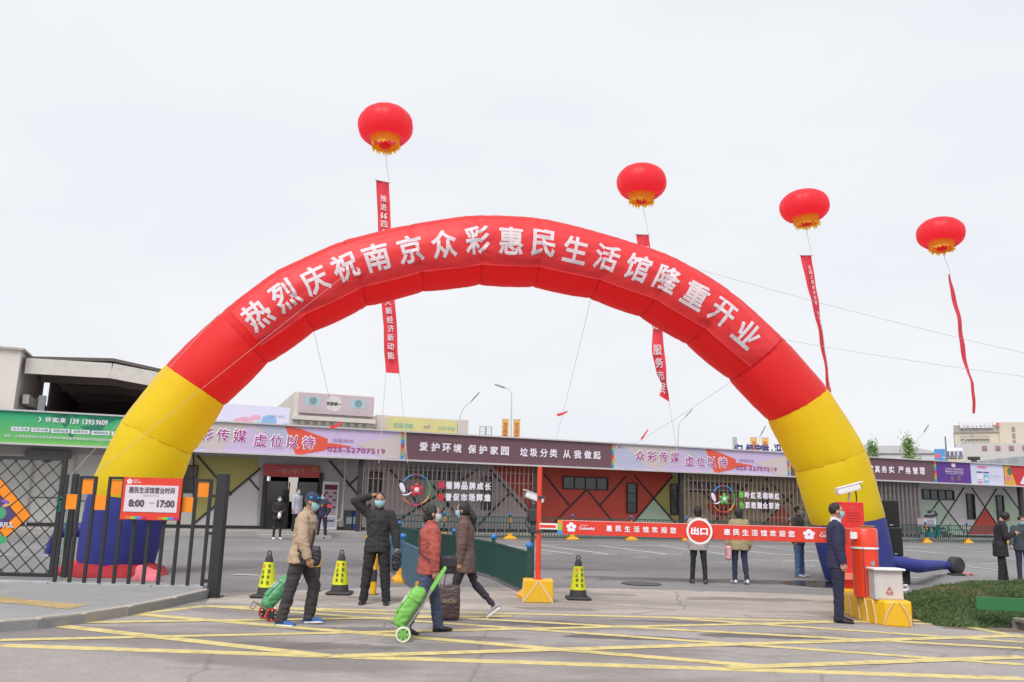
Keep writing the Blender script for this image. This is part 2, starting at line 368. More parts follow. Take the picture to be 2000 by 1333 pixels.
# building platform (raised kerb along the hall)
mb = MB()
def bpoly(st): return [tuple(BW(s, t, 0)[:2]) for s, t in st]
mb.prism(bpoly([(-60, 0), (90, 0), (90, 14), (-60, 14)]), -.05, .19); mb.build('platform', 'platform', kind='structure')
mb = MB(); r0, r1 = FW(500, 1040, 0)[0], FW(612, 1040, 0)[0]
mb.prism(bpoly([(r0, -.9), (r1+.6, -.9), (r1+.6, -.01), (r0, -.01)]), -.02, .10); mb.build('entrance_step', 'platform', kind='structure')

# ------------------------------------------------------------------ market hall
TW, TF = 2.8, .8       # wall plane, billboard plane
HZ0, HZ1 = 3.31, 4.50
hall = empty('market_hall', B0, BANG, 'long low market hall with coloured diamond wall panels under a row of billboards', 'building')
def fs(px, py=860, t=TF): return FW(px, py, t)[0]
def wl(x, y, t=TW): return FW(x, y, t)
# wall shell with the door opening
ds0, ds1 = wl(517, 980)[0], wl(622, 980)[0]
dz1 = wl(560, 932)[1]
WK = 1.35
def wm_(name, rgb, **k):
    M[name] = mat(name, pc(*rgb, k=WK), .6, **k); return M[name]
panel_grey = wm_('wall_grey', (158, 152, 152), var=.05, vs=1)
def part(mb, name, m, parent=hall, **k): return mb.build(name, m, parent, **k)
S0, S1 = -32.0, 72.0
mb = MB(); mb.box(((S0+ds0)/2, TW+.15, 1.85), (ds0-S0, .3, 3.3)); part(mb, 'wall', panel_grey)
mb = MB(); mb.box(((S1+ds1)/2, TW+.15, 1.85), (S1-ds1, .3, 3.3)); part(mb, 'wall', panel_grey)
mb = MB(); mb.box(((ds0+ds1)/2, TW+.15, (3.5+dz1)/2), (ds1-ds0-.004, .29, 3.5-dz1)); part(mb, 'wall', panel_grey)
mb = MB()   # roof slab, soffit, end walls, rear wall with two windows seen through the door
mb.box(((S0+S1)/2, 8.2, 4.25), (S1-S0, 13.6, .16)); part(mb, 'roof', cm('roof_sheet', (190, 186, 184)))
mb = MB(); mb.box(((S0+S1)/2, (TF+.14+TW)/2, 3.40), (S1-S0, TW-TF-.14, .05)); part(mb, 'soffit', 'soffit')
wa = (wl(517, 960)[0]+.9, wl(552, 960)[0]+1.2)
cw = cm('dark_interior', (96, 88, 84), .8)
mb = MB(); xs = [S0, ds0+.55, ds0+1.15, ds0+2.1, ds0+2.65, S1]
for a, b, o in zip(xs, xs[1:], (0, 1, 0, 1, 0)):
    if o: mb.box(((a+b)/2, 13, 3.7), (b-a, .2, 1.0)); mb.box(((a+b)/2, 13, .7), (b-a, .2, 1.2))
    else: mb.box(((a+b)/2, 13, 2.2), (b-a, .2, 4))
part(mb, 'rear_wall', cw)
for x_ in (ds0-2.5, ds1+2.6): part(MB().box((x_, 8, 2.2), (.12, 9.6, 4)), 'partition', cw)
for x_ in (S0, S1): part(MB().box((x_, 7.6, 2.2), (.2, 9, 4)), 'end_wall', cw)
# base skirting, wall top band
mb = MB(); mb.box(((S0+ds0)/2, TW-.02, .26), (ds0-S0, .03, .12)); part(mb, 'skirting', 'trim')
mb = MB(); mb.box(((S1+ds1)/2, TW-.02, .26), (S1-ds1, .03, .12)); part(mb, 'skirting', 'trim')
# coloured panels (polygons surveyed on the wall plane)
def wpanel(px, name, m, off=.012, t=TW):
    P = [wl(x, y, t) for x, y in px]; P = [(max(S0, s), min(max(z, .2), 3.36)) for s, z in P]
    mb = MB(); n = len(P)
    mb.add([(s, t-off, z) for s, z in P]+[(s, t-.001, z) for s, z in P], [tuple(range(n))]+[(i, i+n, (i+1) % n+n, (i+1) % n) for i in range(n)])
    o = part(mb, name, m); return o
def wstrip(a, b, w=.09, off=.03, t=TW, m='trim'):
    p, q = wl(*a, t), wl(*b, t)
    def cl(z): return min(max(z, .22), 3.36)
    mb = MB(); mb.bar((p[0], t-off, cl(p[1])), (q[0], t-off, cl(q[1])), w*.8, .05, up=(0, 1, 0)); part(mb, 'trim_strip', m)
olive = wm_('panel_olive', (150, 144, 84), var=.04, vs=1); pgreen = wm_('panel_sage', (158, 176, 158), var=.04, vs=1)
pred = wm_('panel_brick_red', (168, 62, 48), var=.04, vs=1); plight = wm_('panel_light_grey', (176, 172, 174), var=.04, vs=1)
pbrown = wm_('panel_khaki', (142, 130, 104), var=.05, vs=1)
wpanel([(378, 890), (505, 895), (505, 918), (378, 1021)], 'wall_panel', olive)
wpanel([(379, 1026), (505, 925), (502, 1028), (379, 1026)][:3], 'wall_panel', plight)
wpanel([(-300, 885), (376, 890), (376, 1024), (-300, 1014)], 'wall_panel', wm_('panel_dove', (178, 178, 172), var=.04, vs=1), .008)
wstrip((385, 890), (452, 967)); wstrip((509, 915), (378, 1023)); wstrip((487, 936), (506, 958)); wstrip((378, 888), (378, 1026), .06)
wstrip((643, 900), (721, 993)); wstrip((702, 929), (680, 949)); wstrip((721, 985), (760, 1032)) 
wpanel([(830, 905), (880, 1000), (862, 1030), (832, 975)], 'wall_panel', pgreen)
wstrip((757, 912), (850, 1025)); wstrip((932, 918), (768, 1023)); wstrip((842, 945), (890, 1005)); wstrip((876, 983), (845, 1022)); wstrip((997, 962), (925, 1035)); wstrip((956, 918), (1049, 1022))
wpanel([(958, 905), (1312, 920), (1312, 930), (1236, 1021), (1232, 1040), (1052, 1036), (1046, 1008)], 'wall_panel', pred)
for a, b in (((1062, 926), (1111, 987)), ((1081, 1022), (1146, 957)), ((1146, 957), (1200, 1024)), ((1222, 931), (1171, 988)), ((1239, 930), (1323, 1028)), ((1313, 931), (1236, 1021))): wstrip(a, b)
wpanel([(1314, 931), (1335, 920), (1335, 1040), (1326, 1027), (1278, 973)], 'wall_panel', olive)
wpanel([(1277, 976), (1320, 1026), (1322, 1042), (1232, 1040), (1238, 1021)], 'wall_panel', pgreen)
wpanel([(1338, 915), (1600, 935), (1640, 1050), (1338, 1040)], 'wall_panel', pbrown)
wpanel([(1405, 955), (1440, 990), (1405, 1018), (1378, 990)], 'wall_panel', pred, .02)
wpanel([(1526, 988), (1572, 1042), (1480, 1040)], 'wall_panel', pred, .02)
wstrip((1342, 930), (1430, 1020)); wstrip((1470, 935), (1395, 1020)); wstrip((1495, 935), (1570, 1010)); wstrip((1565, 950), (1470, 1045))
gr2 = wm_('panel_mid_grey', (120, 114, 112), var=.05, vs=1)
wpanel([(1600, 935), (1795, 940), (1795, 1050), (1640, 1050)], 'wall_panel', gr2)
wpanel([(1796, 935), (2300, 945), (2300, 1060), (1796, 1048)], 'wall_panel', plight, .008)
wpanel([(1797, 978), (1833, 978), (1858, 1008), (1838, 1030), (1797, 1044)], 'wall_panel', pgreen, .016)
wpanel([(1860, 1009), (1884, 1044), (1838, 1044)], 'wall_panel', pgreen, .016)
wpanel([(1925, 991), (1958, 1044), (1890, 1044)], 'wall_panel', pred, .02)
wpanel([(1928, 988), (1960, 956), (1990, 1000), (1985, 1045), (1962, 1044)], 'wall_panel', pgreen, .016)
for a, b in (((1833, 977), (1884, 1042)), ((1882, 953), (1835, 1026)), ((1833, 978), (1797, 1030)), ((1897, 953), (1958, 1042)), ((1946, 955), (1891, 1042)), ((1960, 955), (1993, 1000)), ((2050, 950), (1995, 1040)), ((2060, 950), (2120, 1040))): wstrip(a, b, .07)
# windows (frame > pane)
def window(x0, y0, x1, y1, t=TW, bars=1, glow=None):
    a = wl(x0, (y0+y1)/2, t)[0]; b = wl(x1, (y0+y1)/2, t)[0]; z1 = wl((x0+x1)/2, y0, t)[1]; z0 = wl((x0+x1)/2, y1, t)[1]
    c = ((a+b)/2, t-.05, (z0+z1)/2); W, Hh = b-a, z1-z0; mb = MB(); f = .05
    for dx in (-W/2, W/2): mb.box((c[0]+dx, c[1], c[2]), (f, .09, Hh+f))
    for dz in (-Hh/2, Hh/2): mb.box((c[0], c[1], c[2]+dz), (W-f, .09, f))
    for i in range(1, bars+1): mb.box((c[0]-W/2+W*i/(bars+1), c[1], c[2]), (.035, .06, Hh-f)) if W > Hh else mb.box((c[0], c[1], c[2]-Hh/2+Hh*i/(bars+1)), (W-f, .06, .035))
    fr = part(mb, 'window', 'trim')
    mb = MB().box((c[0], c[1]+.02, c[2]), (W, .012, Hh)); mb.build('pane', 'glass', fr)
    return fr
for wn in ((1099, 933, 1186, 956, 3), (1224, 945, 1243, 1002, 2), (1309, 947, 1323, 1005, 2), (1801, 958, 1861, 976, 3), (1888, 966, 1902, 1014, 2), (1946, 969, 1959, 1016, 2), (721, 923, 744, 970, 2),
           (795, 918, 898, 938, 4), (942, 933, 960, 995, 2), (1345, 945, 1440, 962, 4), (1486, 955, 1500, 1000, 2), (360, 910, 384, 962, 1)): window(*wn[:4], bars=wn[4])
# columns under the eave
def column(px, t=TF+.35, w=.26, m='trim', y=960):
    s = FW(px, y, t)[0]; mb = MB().box((s, t, 1.76), (w, .2, 3.12)); part(mb, 'column', m)
for px in (704, 1044, 1331, 1590, 1992): column(px)
# far-left door units behind the gate
for s in (wl(60, 950)[0], wl(118, 950)[0], wl(142, 950)[0]):
    part(MB().box((s, TW-.03, 1.75), (.07, .06, 3.1)), 'door_jamb', cm('pale_jamb', (190, 185, 182)))
part(MB().box((wl(95, 890)[0], TW-.1, 3.0), (wl(140, 900)[0]-wl(50, 900)[0], .2, .3)), 'shutter_box', cm('grey_blue_metal', (120, 122, 130)))
part(MB().box(((wl(58, 970)[0]+wl(140, 970)[0])/2, TW-.02, 1.3), (wl(140, 970)[0]-wl(58, 970)[0], .04, .03)), 'door_rail', 'dark')
part(MB().box((wl(92, 900)[0], TW-.02, wl(92, 899)[1]), (.32, .03, .16)), 'door_plate', cm('blue_plate', (60, 90, 150)))
part(MB().box((wl(150, 1000)[0], TW-.02, 1.2), (.5, .04, .03)), 'door_rail', 'dark')
# vertical bar screens between the columns
def screen(x0, x1, m, sp=.225, z0=.2, rails=(.5, 1.15, 1.8, 2.45, 2.9), deep=.05, y=965, bw=.035):
    a, b = FW(x0, y, TF+.2)[0], FW(x1, y, TF+.2)[0]; t = TF+.22
    mb = MB()
    for z in rails: mb.box(((a+b)/2, t+.035, z), (b-a, .03, .03))
    sc = part(mb, 'bar_screen', m)
    base = MB().box((0, 0, (z0+3.36)/2), (bw, deep, 3.36-z0)).build('bar', m, sc)
    n = int((b-a)/sp)
    for i in range(n+1):
        o = base if i == 0 else base.copy()
        if i: COL.objects.link(o)
        o.parent = sc; o.location = (a+i*(b-a)/n, t, 0)
screen(708, 1040, wm_('screen_brown_grey', (112, 98, 98)), .215)
screen(1337, 1588, wm_('screen_taupe', (118, 104, 98)), .25, bw=.036)
screen(1594, 1795, wm_('screen_grey', (110, 102, 102)), .3, deep=.06, bw=.07)
# billboards
bb = empty('billboard_row', B0, BANG, 'row of printed billboards fixed along the eave of the market hall', 'billboard')
def bpart(mb, name, m, par=None, **k): return mb.build(name, m, par or bb, **k)
mb = MB(); mb.box(((S0+S1)/2, TF+.08, HZ1+.03), (S1-S0, .2, .06)); bpart(mb, 'top_trim', 'frame')
mb = MB(); mb.box(((S0+S1)/2, TF+.08, HZ0-.03), (S1-S0, .2, .07)); bpart(mb, 'bottom_trim', 'frame')
mb = MB(); mb.box(((S0+S1)/2, TF+.13, (HZ0+HZ1)/2), (S1-S0, .04, HZ1-HZ0)); bpart(mb, 'backing', 'frame')
HH = HZ1-HZ0-.01; ZC = (HZ0+HZ1)/2
def board(px0, px1, m, s0=None, s1=None):
    a = fs(px0) if s0 is None else s0; b = fs(px1) if s1 is None else s1
    o = bpart(MB().box(((a+b)/2, TF+.09, ZC), (b-a-.01, .04, HH)), 'board', m); return o, a, b
def on(par, polys, off=.004, t=TF+.07):
    """printed shapes: list of (material, [(s,z)...]) as thin layers one above the other"""
    mb = MB(); ms = []
    for i, (m, P) in enumerate(polys):
        if m not in ms: ms.append(m)
        mb.add([(s, t-off-.0012*i, z) for s, z in P], [tuple(range(len(P)))], ms.index(m))
    return mb.build('print', ms, par)
def words(par, items, t=TF+.07, name='lettering', off=.02):
    for m, body, s, z, h, w, bold in items:
        mb = MB(); text_mb(mb, body, (s, t-off, z), (1, 0, 0), (0, 0, 1), w, h, bold, nrm=(0, -1, 0)); mb.build(name, m, par)
lilac = cm('print_lilac', (208, 190, 226), .5, var=.02); lbeige = cm('print_beige', (206, 196, 194), .5, var=.02); lblue = cm('print_blue_grey', (186, 188, 214), .5, var=.02)
lred = cm('print_coral', (230, 92, 70), .5, var=.02); mag = cm('print_magenta', (172, 52, 140), .5, var=0); dkb = cm('print_plum', (112, 80, 90), .5, var=.04, vs=1)
wht = cm('print_white', (238, 232, 245), .5, var=0); strips = [cm('print_s%d' % i, c, .5, var=0) for i, c in enumerate(((230, 120, 50), (130, 190, 80), (60, 150, 220), (215, 60, 70), (235, 130, 50), (150, 190, 80), (50, 150, 215)))]
def lilac_board(px0, px1):
    b, s0, s1 = board(px0, px1, lilac); W = s1-s0
    P = lambda u, v: (s0+W*u, HZ0+.005+HH*v)
    on(b, [(lblue, [P(0, 1), P(0, 0), P(.13, 0), P(.17, .1), P(.06, 1)]), (lbeige, [P(.04, .98), P(.17, .1), P(.25, .0), P(.31, .38), P(.52, .998), P(.05, .998)]),
           (lilac, [P(.25, 0), P(.36, .98), P(.5, 0)]), (lblue, [P(.38, .995), P(.50, .995), P(.62, .0), P(.60, .0), P(.44, .62)]),
           (lred, [P(.50, .995), P(.56, .93), P(.68, .62), P(.68, .42), P(.78, .36), P(.68, .28), P(.67, .20), P(.57, .0), P(.55, .03)]),
           (lred, [P(.66, .45), P(.70, .47), P(.79, .38), P(.69, .30)]), (lbeige, [P(.80, .48), P(.995, .92), P(.995, .02), P(.92, .02)])])
    it = []
    for i, ch in enumerate('众彩传媒'): it.append((mag, ch, s0+W*(.128+.065*i), ZC+.08, .52, .52, .018))
    for i, ch in enumerate('虚位以待'): it.append((mag, ch, s0+W*(.405+.065*i), ZC-.06, .52, .52, .018))
    it.append((mag, '025-52707519', s0+W*.805, ZC-.29, .21, W*.25, .012)); it.append((cm('print_dim_violet', (170, 140, 190), .5, var=0), '招租热线', s0+W*.745, ZC+.1, .14, W*.09, .01))
    it2 = [(wht, a[1], a[2], a[3], a[4]+.07, a[5]+.07, .055) for a in it[:8]]
    words(b, it2, name='lettering_outline', off=.012); words(b, it)
    on(b, [(strips[3], [P(.012, .80), P(.022, .86), P(.022, .93), P(.01, .9)]), (strips[1], [P(.026, .8), P(.04, .86), P(.03, .93)])], off=.008)
    return s0, s1
def colour_strip(px0, px1):
    a, b = fs(px0), fs(px1); mb = MB(); n = 7
    for i in range(n): mb.box(((a+b)/2, TF+.085, HZ0+HH*(n-i-.5)/n), (b-a-.005, .05, HH/n-.002), i)
    bpart(mb, 'colour_strip', strips)
# green board with a phone contact
def greenmat():
    m = mat('print_green', (.05, .42, .22), .5, var=0); n = m.node_tree; k = n.nodes.new; b = n.nodes['Principled BSDF']
    t = k('ShaderNodeTexCoord'); sx = k('ShaderNodeSeparateXYZ'); r = k('ShaderNodeMapRange'); r.inputs[1].default_value = HZ0; r.inputs[2].default_value = HZ1
    q = k('ShaderNodeMixRGB'); q.inputs[1].default_value = (*pc(112, 190, 92), 1); q.inputs[2].default_value = (*pc(28, 172, 126), 1)
    n.links.new(t.outputs['Object'], sx.inputs[0]); n.links.new(sx.outputs[2], r.inputs[0]); n.links.new(r.outputs[0], q.inputs[0]); n.links.new(q.outputs[0], b.inputs['Base Color']); return m
gb, g0, g1 = board(0, 330, greenmat(), s0=-31)
dg = cm('print_dark_green', (36, 128, 100), .5, var=0)
def gz(x, y): return FW(x, y, TF+.07)
on(gb, [(dg, [gz(*p) for p in ((104, 812), (132, 809), (140, 822), (128, 836), (118, 826))]), (dg, [gz(*p) for p in ((136, 806), (158, 808), (148, 816))]), (dg, [gz(*p) for p in ((170, 815), (228, 819), (215, 826), (190, 828))]),
        (dg, [gz(*p) for p in ((156, 833), (206, 830), (196, 846), (168, 842))]), (dg, [gz(*p) for p in ((130, 846), (146, 848), (140, 856))])])
it = []
cz = lambda x, y: gz(x, y)
for i, ch in enumerate('许实来'): s, z = cz(95+14*i, 820.5+.8*i); it.append((wht, ch, s, z, .21, .22, .03))
for tx, x in (('139', 146), ('1393', 173), ('9609', 199)): s, z = cz(x, 824+(x-146)*.035); it.append((wht, tx, s, z, .21, .3 if len(tx) == 3 else .42, .03))
s, z = cz(78, 820); it.append((wht, ')', s, z, .2, .1, .03))
for i, tx in enumerate(('以人为本', '以实为根', '创新经营', '优质平价', '诚信供应', '服务至上')):
    s, z = cz(40+39.2*i, 838+1.9*i); it.append((cm('print_teal_text', (50, 150, 130), .5, var=0), tx, s, z, .1, .52, .01))
s, z = cz(122, 856); it.append((wht, '地址：江苏省南京市江宁区众彩物流水果批发市场副食品干货区综合大楼一层', s, z, .1, 3.9, .008))
on(gb, [(wht, [cz(40+39.2*i-18, 838+1.9*i-4.2), cz(40+39.2*i+18, 838+1.9*i-3), cz(40+39.2*i+17, 838+1.9*i+5), cz(40+39.2*i-18, 838+1.9*i+4.2)]) for i in range(6)], off=.008)
words(gb, it)
l0, l1 = lilac_board(300, 785)
colour_strip(785.5, 790.5)
def dark_board(px0, px1, its):
    b, s0, s1 = board(px0, px1, dkb)
    words(b, [(wht, ch, fs(x, y), FW(x, y, TF+.07)[1], .40, .40, .035) for ch, x, y in its]); return b
xs1 = [('爱', 828, 873), ('护', 851, 874.2), ('环', 873, 875.5), ('境', 894, 876.5), ('保', 923, 878), ('护', 944, 879.5), ('家', 966, 880.5), ('园', 987, 881.5), ('垃', 1024, 883.5), ('圾', 1043, 884.5), ('分', 1063, 885.5), ('类', 1082, 886), ('从', 1108, 887.5), ('我', 1129, 888.5), ('做', 1149, 889), ('起', 1167, 890)]
dark_board(795, 1196, xs1); colour_strip(1196.5, 1200.5)
lilac_board(1205, 1538); colour_strip(1538.5, 1541.5)
xs2 = [('求', 1566, 907), ('真', 1582, 908), ('务', 1598, 909), ('实', 1614, 910), ('求', 1702, 916), ('真', 1715, 917), ('务', 1728.5, 917.5), ('实', 1742.5, 918), ('严', 1761, 919), ('格', 1775, 919.5), ('管', 1789, 920), ('理', 1802.5, 920.5)]
dark_board(1545, 1822, xs2); colour_strip(1822.5, 1826.5)
pb, a, b = board(1828, 1893, cm('print_purple', (98, 52, 148), .5, var=.03)); W = b-a
words(pb, [(wht, '江苏省水产品质量安全', a+W*.5, ZC+.2, .1, W*.55, .01), (wht, '溯源体系产地准出示范点', a+W*.5, ZC+.05, .11, W*.55, .01), (wht, '平台监管·放心消费', a+W*.5, ZC-.07, .06, W*.5, .008), (cm('print_gold', (150, 130, 110), .5, var=0), '金', a+W*.42, ZC-.32, .3, .3, .02), (M['print_gold'], '奖', a+W*.62, ZC-.32, .3, .3, .02)])
on(pb, [(wht, [(a+W*.44, ZC+.32), (a+W*.55, ZC+.32), (a+W*.55, ZC+.52), (a+W*.44, ZC+.52)])])
b2, a, b = board(1893.5, 1957, cm('print_pale_blue', (214, 216, 240), .5, var=.02)); W = b-a
cy = cm('print_cyan', (120, 195, 215), .5, var=0); pk = cm('print_pink', (226, 130, 175), .5, var=0); nv = cm('print_navy', (80, 60, 120), .5, var=0)
def rect(x0, x1, z0, z1): return [(a+W*x0, HZ0+HH*z0), (a+W*x1, HZ0+HH*z0), (a+W*x1, HZ0+HH*z1), (a+W*x0, HZ0+HH*z1)]
on(b2, [(pk, [(a+W*(.34+.16*math.cos(t)), HZ0+HH*(.84+.07*math.sin(t))) for t in [i*PI/6 for i in range(12)]]), (wht, rect(.18, .34, .08, .5)), (cy, rect(.38, .52, .08, .5)), (nv, rect(.17, .35, .56, .62)), (nv, rect(.37, .54, .56, .62)), (pk, rect(.18, .34, .06, .14)), (nv, rect(.2, .33, .2, .23)), (wht, rect(.4, .5, .2, .34))])
words(b2, [(lblue, '新一代健康饮品', a+W*.72, ZC-.05, .07, W*.34, .0), (lblue, '营养每一天', a+W*.68, ZC-.16, .05, W*.24, .0)])
b3, a, b = board(1958, 2010, cm('print_red', (205, 50, 52), .5, var=.03), s1=S1-.5); W = fs(2010)-a
yy = cm('print_amber', (226, 170, 70), .5, var=0)
on(b3, [(yy, rect(0, .2, 0, 1)), (yy, [(a+W*.2, HZ0+HH), (a+W*.2, HZ0+.01), (a+W*.42, HZ0+.01)]), (cm('print_leaf', (90, 120, 80), .5, var=0), [(a+W*(.2+.09*math.cos(t)), HZ0+HH*(.7+.2*math.sin(t))) for t in [i*PI/5 for i in range(10)]]),
        (wht, [(a+W*.55, HZ0+HH*.12), (a+W*.95, HZ0+HH*.02), (a+W*1.0, HZ0+HH*.35), (a+W*.72, HZ0+HH*.52)]), (pk, [(a+W*(.12+.08*math.cos(t)), HZ0+HH*(.35+.12*math.sin(t))) for t in [i*PI/5 for i in range(10)]]), (lblue, [(a+W*(.8+.1*math.cos(t)), HZ0+HH*(.26+.07*math.sin(t))) for t in [i*PI/5 for i in range(10)]])])

# slogans and ring emblems hung on the screens
def slogan(cx, cy, lines, c1, label):
    t = TF+.13; s, z = FW(cx, cy, t); e = empty('wall_slogan', BW(s, t, z), BANG, label, 'slogan')
    ks = []
    for (x0, y0, x1, y1, tx) in lines:
        n = len(tx)
        for i, ch in enumerate(tx):
            x = x0+(x1-x0)*i/(n-1); y = y0+(y1-y0)*i/(n-1); ss, zz = FW(x, y, t)
            mb = MB(); text_mb(mb, ch, (ss-s, 0, zz-z), (1, 0, 0), (0, 0, 1), .30, .34, .045, nrm=(0, -1, 0))
            # raised letter: front face with depth behind
            vs = list(mb.v); mb.add([v+Vector((0, .03, 0)) for v in vs], list(mb.f))
            mb.build('letter', c1 if i == 0 else wht, e)
slogan(902, 960, [(862, 948, 953, 951, '诚德铸品牌成长'), (861, 971, 952, 973, '信誉促市场辉煌')], cm('slogan_red', (214, 60, 72), .5, var=0), 'white raised slogan letters with two red first characters on the bar screen')
slogan(1490, 978, [(1448, 967, 1518, 970, '绿叶红花相映红'), (1449, 987, 1518, 989, '色彩斑斓众彩浓')], cm('slogan_green', (120, 196, 80), .5, var=0), 'white raised slogan letters with two green first characters on the bar screen')
def emblem(cx, cy, r, label, leafcol):
    t = TF+.12; s, z = FW(cx, cy, t); e = empty('ring_emblem', BW(s, t, z), BANG, label, 'emblem')
    segs = [((60, 150, 220), 35, 75), ((110, 180, 110), -20, 33), ((225, 170, 70), -60, -22), ((214, 60, 80), -115, -62), ((230, 130, 60), -150, -117), ((60, 150, 220), 105, 150), ((190, 60, 90), 77, 103)]
    for c, a0, a1 in segs:
        pts = [(r*math.cos(rad(a)), 0, r*math.sin(rad(a))) for a in [a0+(a1-a0)*i/6 for i in range(7)]]
        MB().tube(pts, .03, 6).build('ring_segment', cm('ring_%d_%d' % (c[0], c[2]), c, .5, var=0), e)
    # plain leaf and sash, no figure
    mb = MB(); mb.ell((-r*.92, -.03, r*.1), (r*.17, .02, r*.36), rot=Matrix.Rotation(rad(-25), 3, 'Y')); mb.build('leaf', wht, e, smooth=True)
    mb = MB(); mb.tube([(r*(-.95+.22*i), -.03, r*(-.38+.05*(i-1)**2*1.1)) for i in range(4)], [.02, .04, .04, .02], 6); mb.build('sash', wht, e, smooth=True)
    mb = MB()
    for k in range(5):
        a = rad(90+72*k); mb.ell((r*.05+r*.24*math.cos(a), -.03, r*.24*math.sin(a)), (r*.22, .02, r*.15), 12, 8, rot=Matrix.Rotation(-a, 3, 'Y'))
    mb.build('flower', leafcol, e, smooth=True)
    MB().ell((r*.05, -.05, 0), (r*.16, .02, r*.16), 12, 8).build('flower_centre', wht, e, smooth=True)
r = (FW(841, 960, TF)[0]-FW(784, 960, TF)[0])/2
emblem(812, 957, r, 'rainbow ring emblem with a red flower on the left bar screen', cm('slogan_red', (214, 60, 72)))
r = (FW(1434, 975, TF)[0]-FW(1391, 975, TF)[0])/2
emblem(1413, 975, r, 'rainbow ring emblem with a green flower on the khaki bar screen', cm('emblem_green', (100, 185, 90), .5, var=0))

# entrance: sign, frame, glass leaves, poster case, bins
s0, z0 = wl(515, 907); s1, z1 = wl(622, 934)
ent = empty('entrance_sign', BW((s0+s1)/2, TW-.12, (z0+z1)/2), BANG, 'red sign over the hall door reading one zone door one', 'sign')
MB().box((0, 0, 0), (s1-s0, .1, z0-z1)).build('panel', wm_('door_sign_red', (160, 66, 66)), ent)
mb = MB(); text_mb(mb, '一区1号门', (-.1, -.055, 0), (1, 0, 0), (0, 0, 1), (s1-s0)*.5, (z0-z1)*.42, .02, nrm=(0, -1, 0)); mb.build('lettering', cm('dim_letters', (200, 160, 150)), ent)
MB().box(((s1-s0)*.41, -.055, (z0-z1)*.2), ((s1-s0)*.13, .02, (z0-z1)*.45)).build('badge', cm('badge_tan', (180, 120, 80)), ent)
mb = MB(); mb.box((ds0-.06, TW-.05, 1.4), (.14, .2, 2.5)); mb.box((ds1+.06, TW-.05, 1.4), (.14, .2, 2.5)); mb.box((ds0+1.0, TW+.1, 1.2), (.05, .05, 2.0)); part(mb, 'door_frame', 'trim')
for a, b in ((ds0+.02, ds0+.95), (ds1-.95, ds1-.02)):
    d = part(MB().box(((a+b)/2, TW+.1, 1.22), (b-a, .02, 2.02)), 'glass_door', 'glass')
    for x in (a+.03, b-.03): MB().box((x, TW+.08, 1.22), (.05, .05, 2.02)).build('stile', 'trim', d)
part(MB().box((ds0+.9, TW+2.5, .75), (.9, .8, 1.1)), 'counter', cm('counter_brown', (96, 84, 70)))
sp, zp1 = wl(646, 941); _, zp0 = wl(646, 1027)
wd = wl(662, 985)[0]-wl(629, 985)[0]
pf = empty('poster_case', BW(sp, TW-.1, .2), BANG, 'tall white framed poster case beside the hall door', 'poster case')
Hp = zp1-.2
MB().box((0, 0, Hp/2), (wd, .12, Hp), bev=.02).build('frame', 'white', pf)
MB().box((0, -.065, Hp*.62), (wd*.78, .012, Hp*.64)).build('poster', cm('poster_grey', (196, 176, 188)), pf)
MB().box((0, -.073, Hp*.88), (wd*.76, .012, Hp*.1)).build('heading', cm('poster_maroon', (110, 40, 50)), pf)
mb = MB()
for r_ in range(6):
    for c_ in range(3): mb.box((wd*(-.24+.24*c_), -.074, Hp*(.76-.075*r_)), (wd*.18, .012, Hp*.045), (r_+c_) % 2)
mb.build('pictures', [cm('poster_brown', (120, 84, 80)), cm('poster_blue', (170, 176, 206))], pf)
MB().box((0, -.065, Hp*.16), (wd*.78, .012, Hp*.2)).build('notice', cm('poster_pale', (196, 200, 220)), pf)
mb = MB(); text_mb(mb, '入场须知', (0, -.075, Hp*.18), (1, 0, 0), (0, 0, 1), wd*.6, None, .02, nrm=(0, -1, 0)); mb.build('lettering', 'dark', pf)
sd, _ = wl(669, 950)
mb = MB(); mb.tube([(sd, TW-.4, 3.35), (sd, TW-.4, .75), (sd-.05, TW-.4, .62), (sd-.22, TW-.4, .58)], .05, 10); part(mb, 'downpipe', cm('pale_pipe', (200, 196, 196)), smooth=True)
def bin_(px, w, col, label):
    s, z = FW(px, 1025, 2.9); e = empty('litter_bin', BW(s, 2.9, .19), BANG, label, 'bin')
    MB().loft([[(x*k*w/2, y*k*.25, z) for x, y in ((-1, -1), (1, -1), (1, 1), (-1, 1))] for z, k in ((.03, .85), (.78, 1))]).build('body', col, e)
    MB().box((0, 0, .82), (w*1.06, .54, .07), bev=.02).build('lid', col, e)
    MB().box((0, -.235, .42), (w*.55, .02, .3)).build('label_plate', cm('bin_label', (170, 180, 190)), e)
    MB().cyl((-w/2-.02, .2, .07), (w/2+.02, .2, .07), .07).build('axle', 'rubber', e)
bin_(679, .45, cm('bin_grey', (84, 88, 92), .5), 'dark grey litter bin right of the poster case'); bin_(692, .40, cm('bin_blue', (40, 72, 168), .5), 'blue litter bin beside the dark grey one')
o = MB().box((0, 0, .45), (.55, .5, .9), bev=.02).build('cabinet', cm('cab_grey', (96, 94, 98))); o.location = BW(FW(672, 1010, 3.3)[0], 3.3, .19); o.rotation_euler.z = BANG; tag(o, 'grey metal cabinet against the wall behind the bins', 'cabinet')
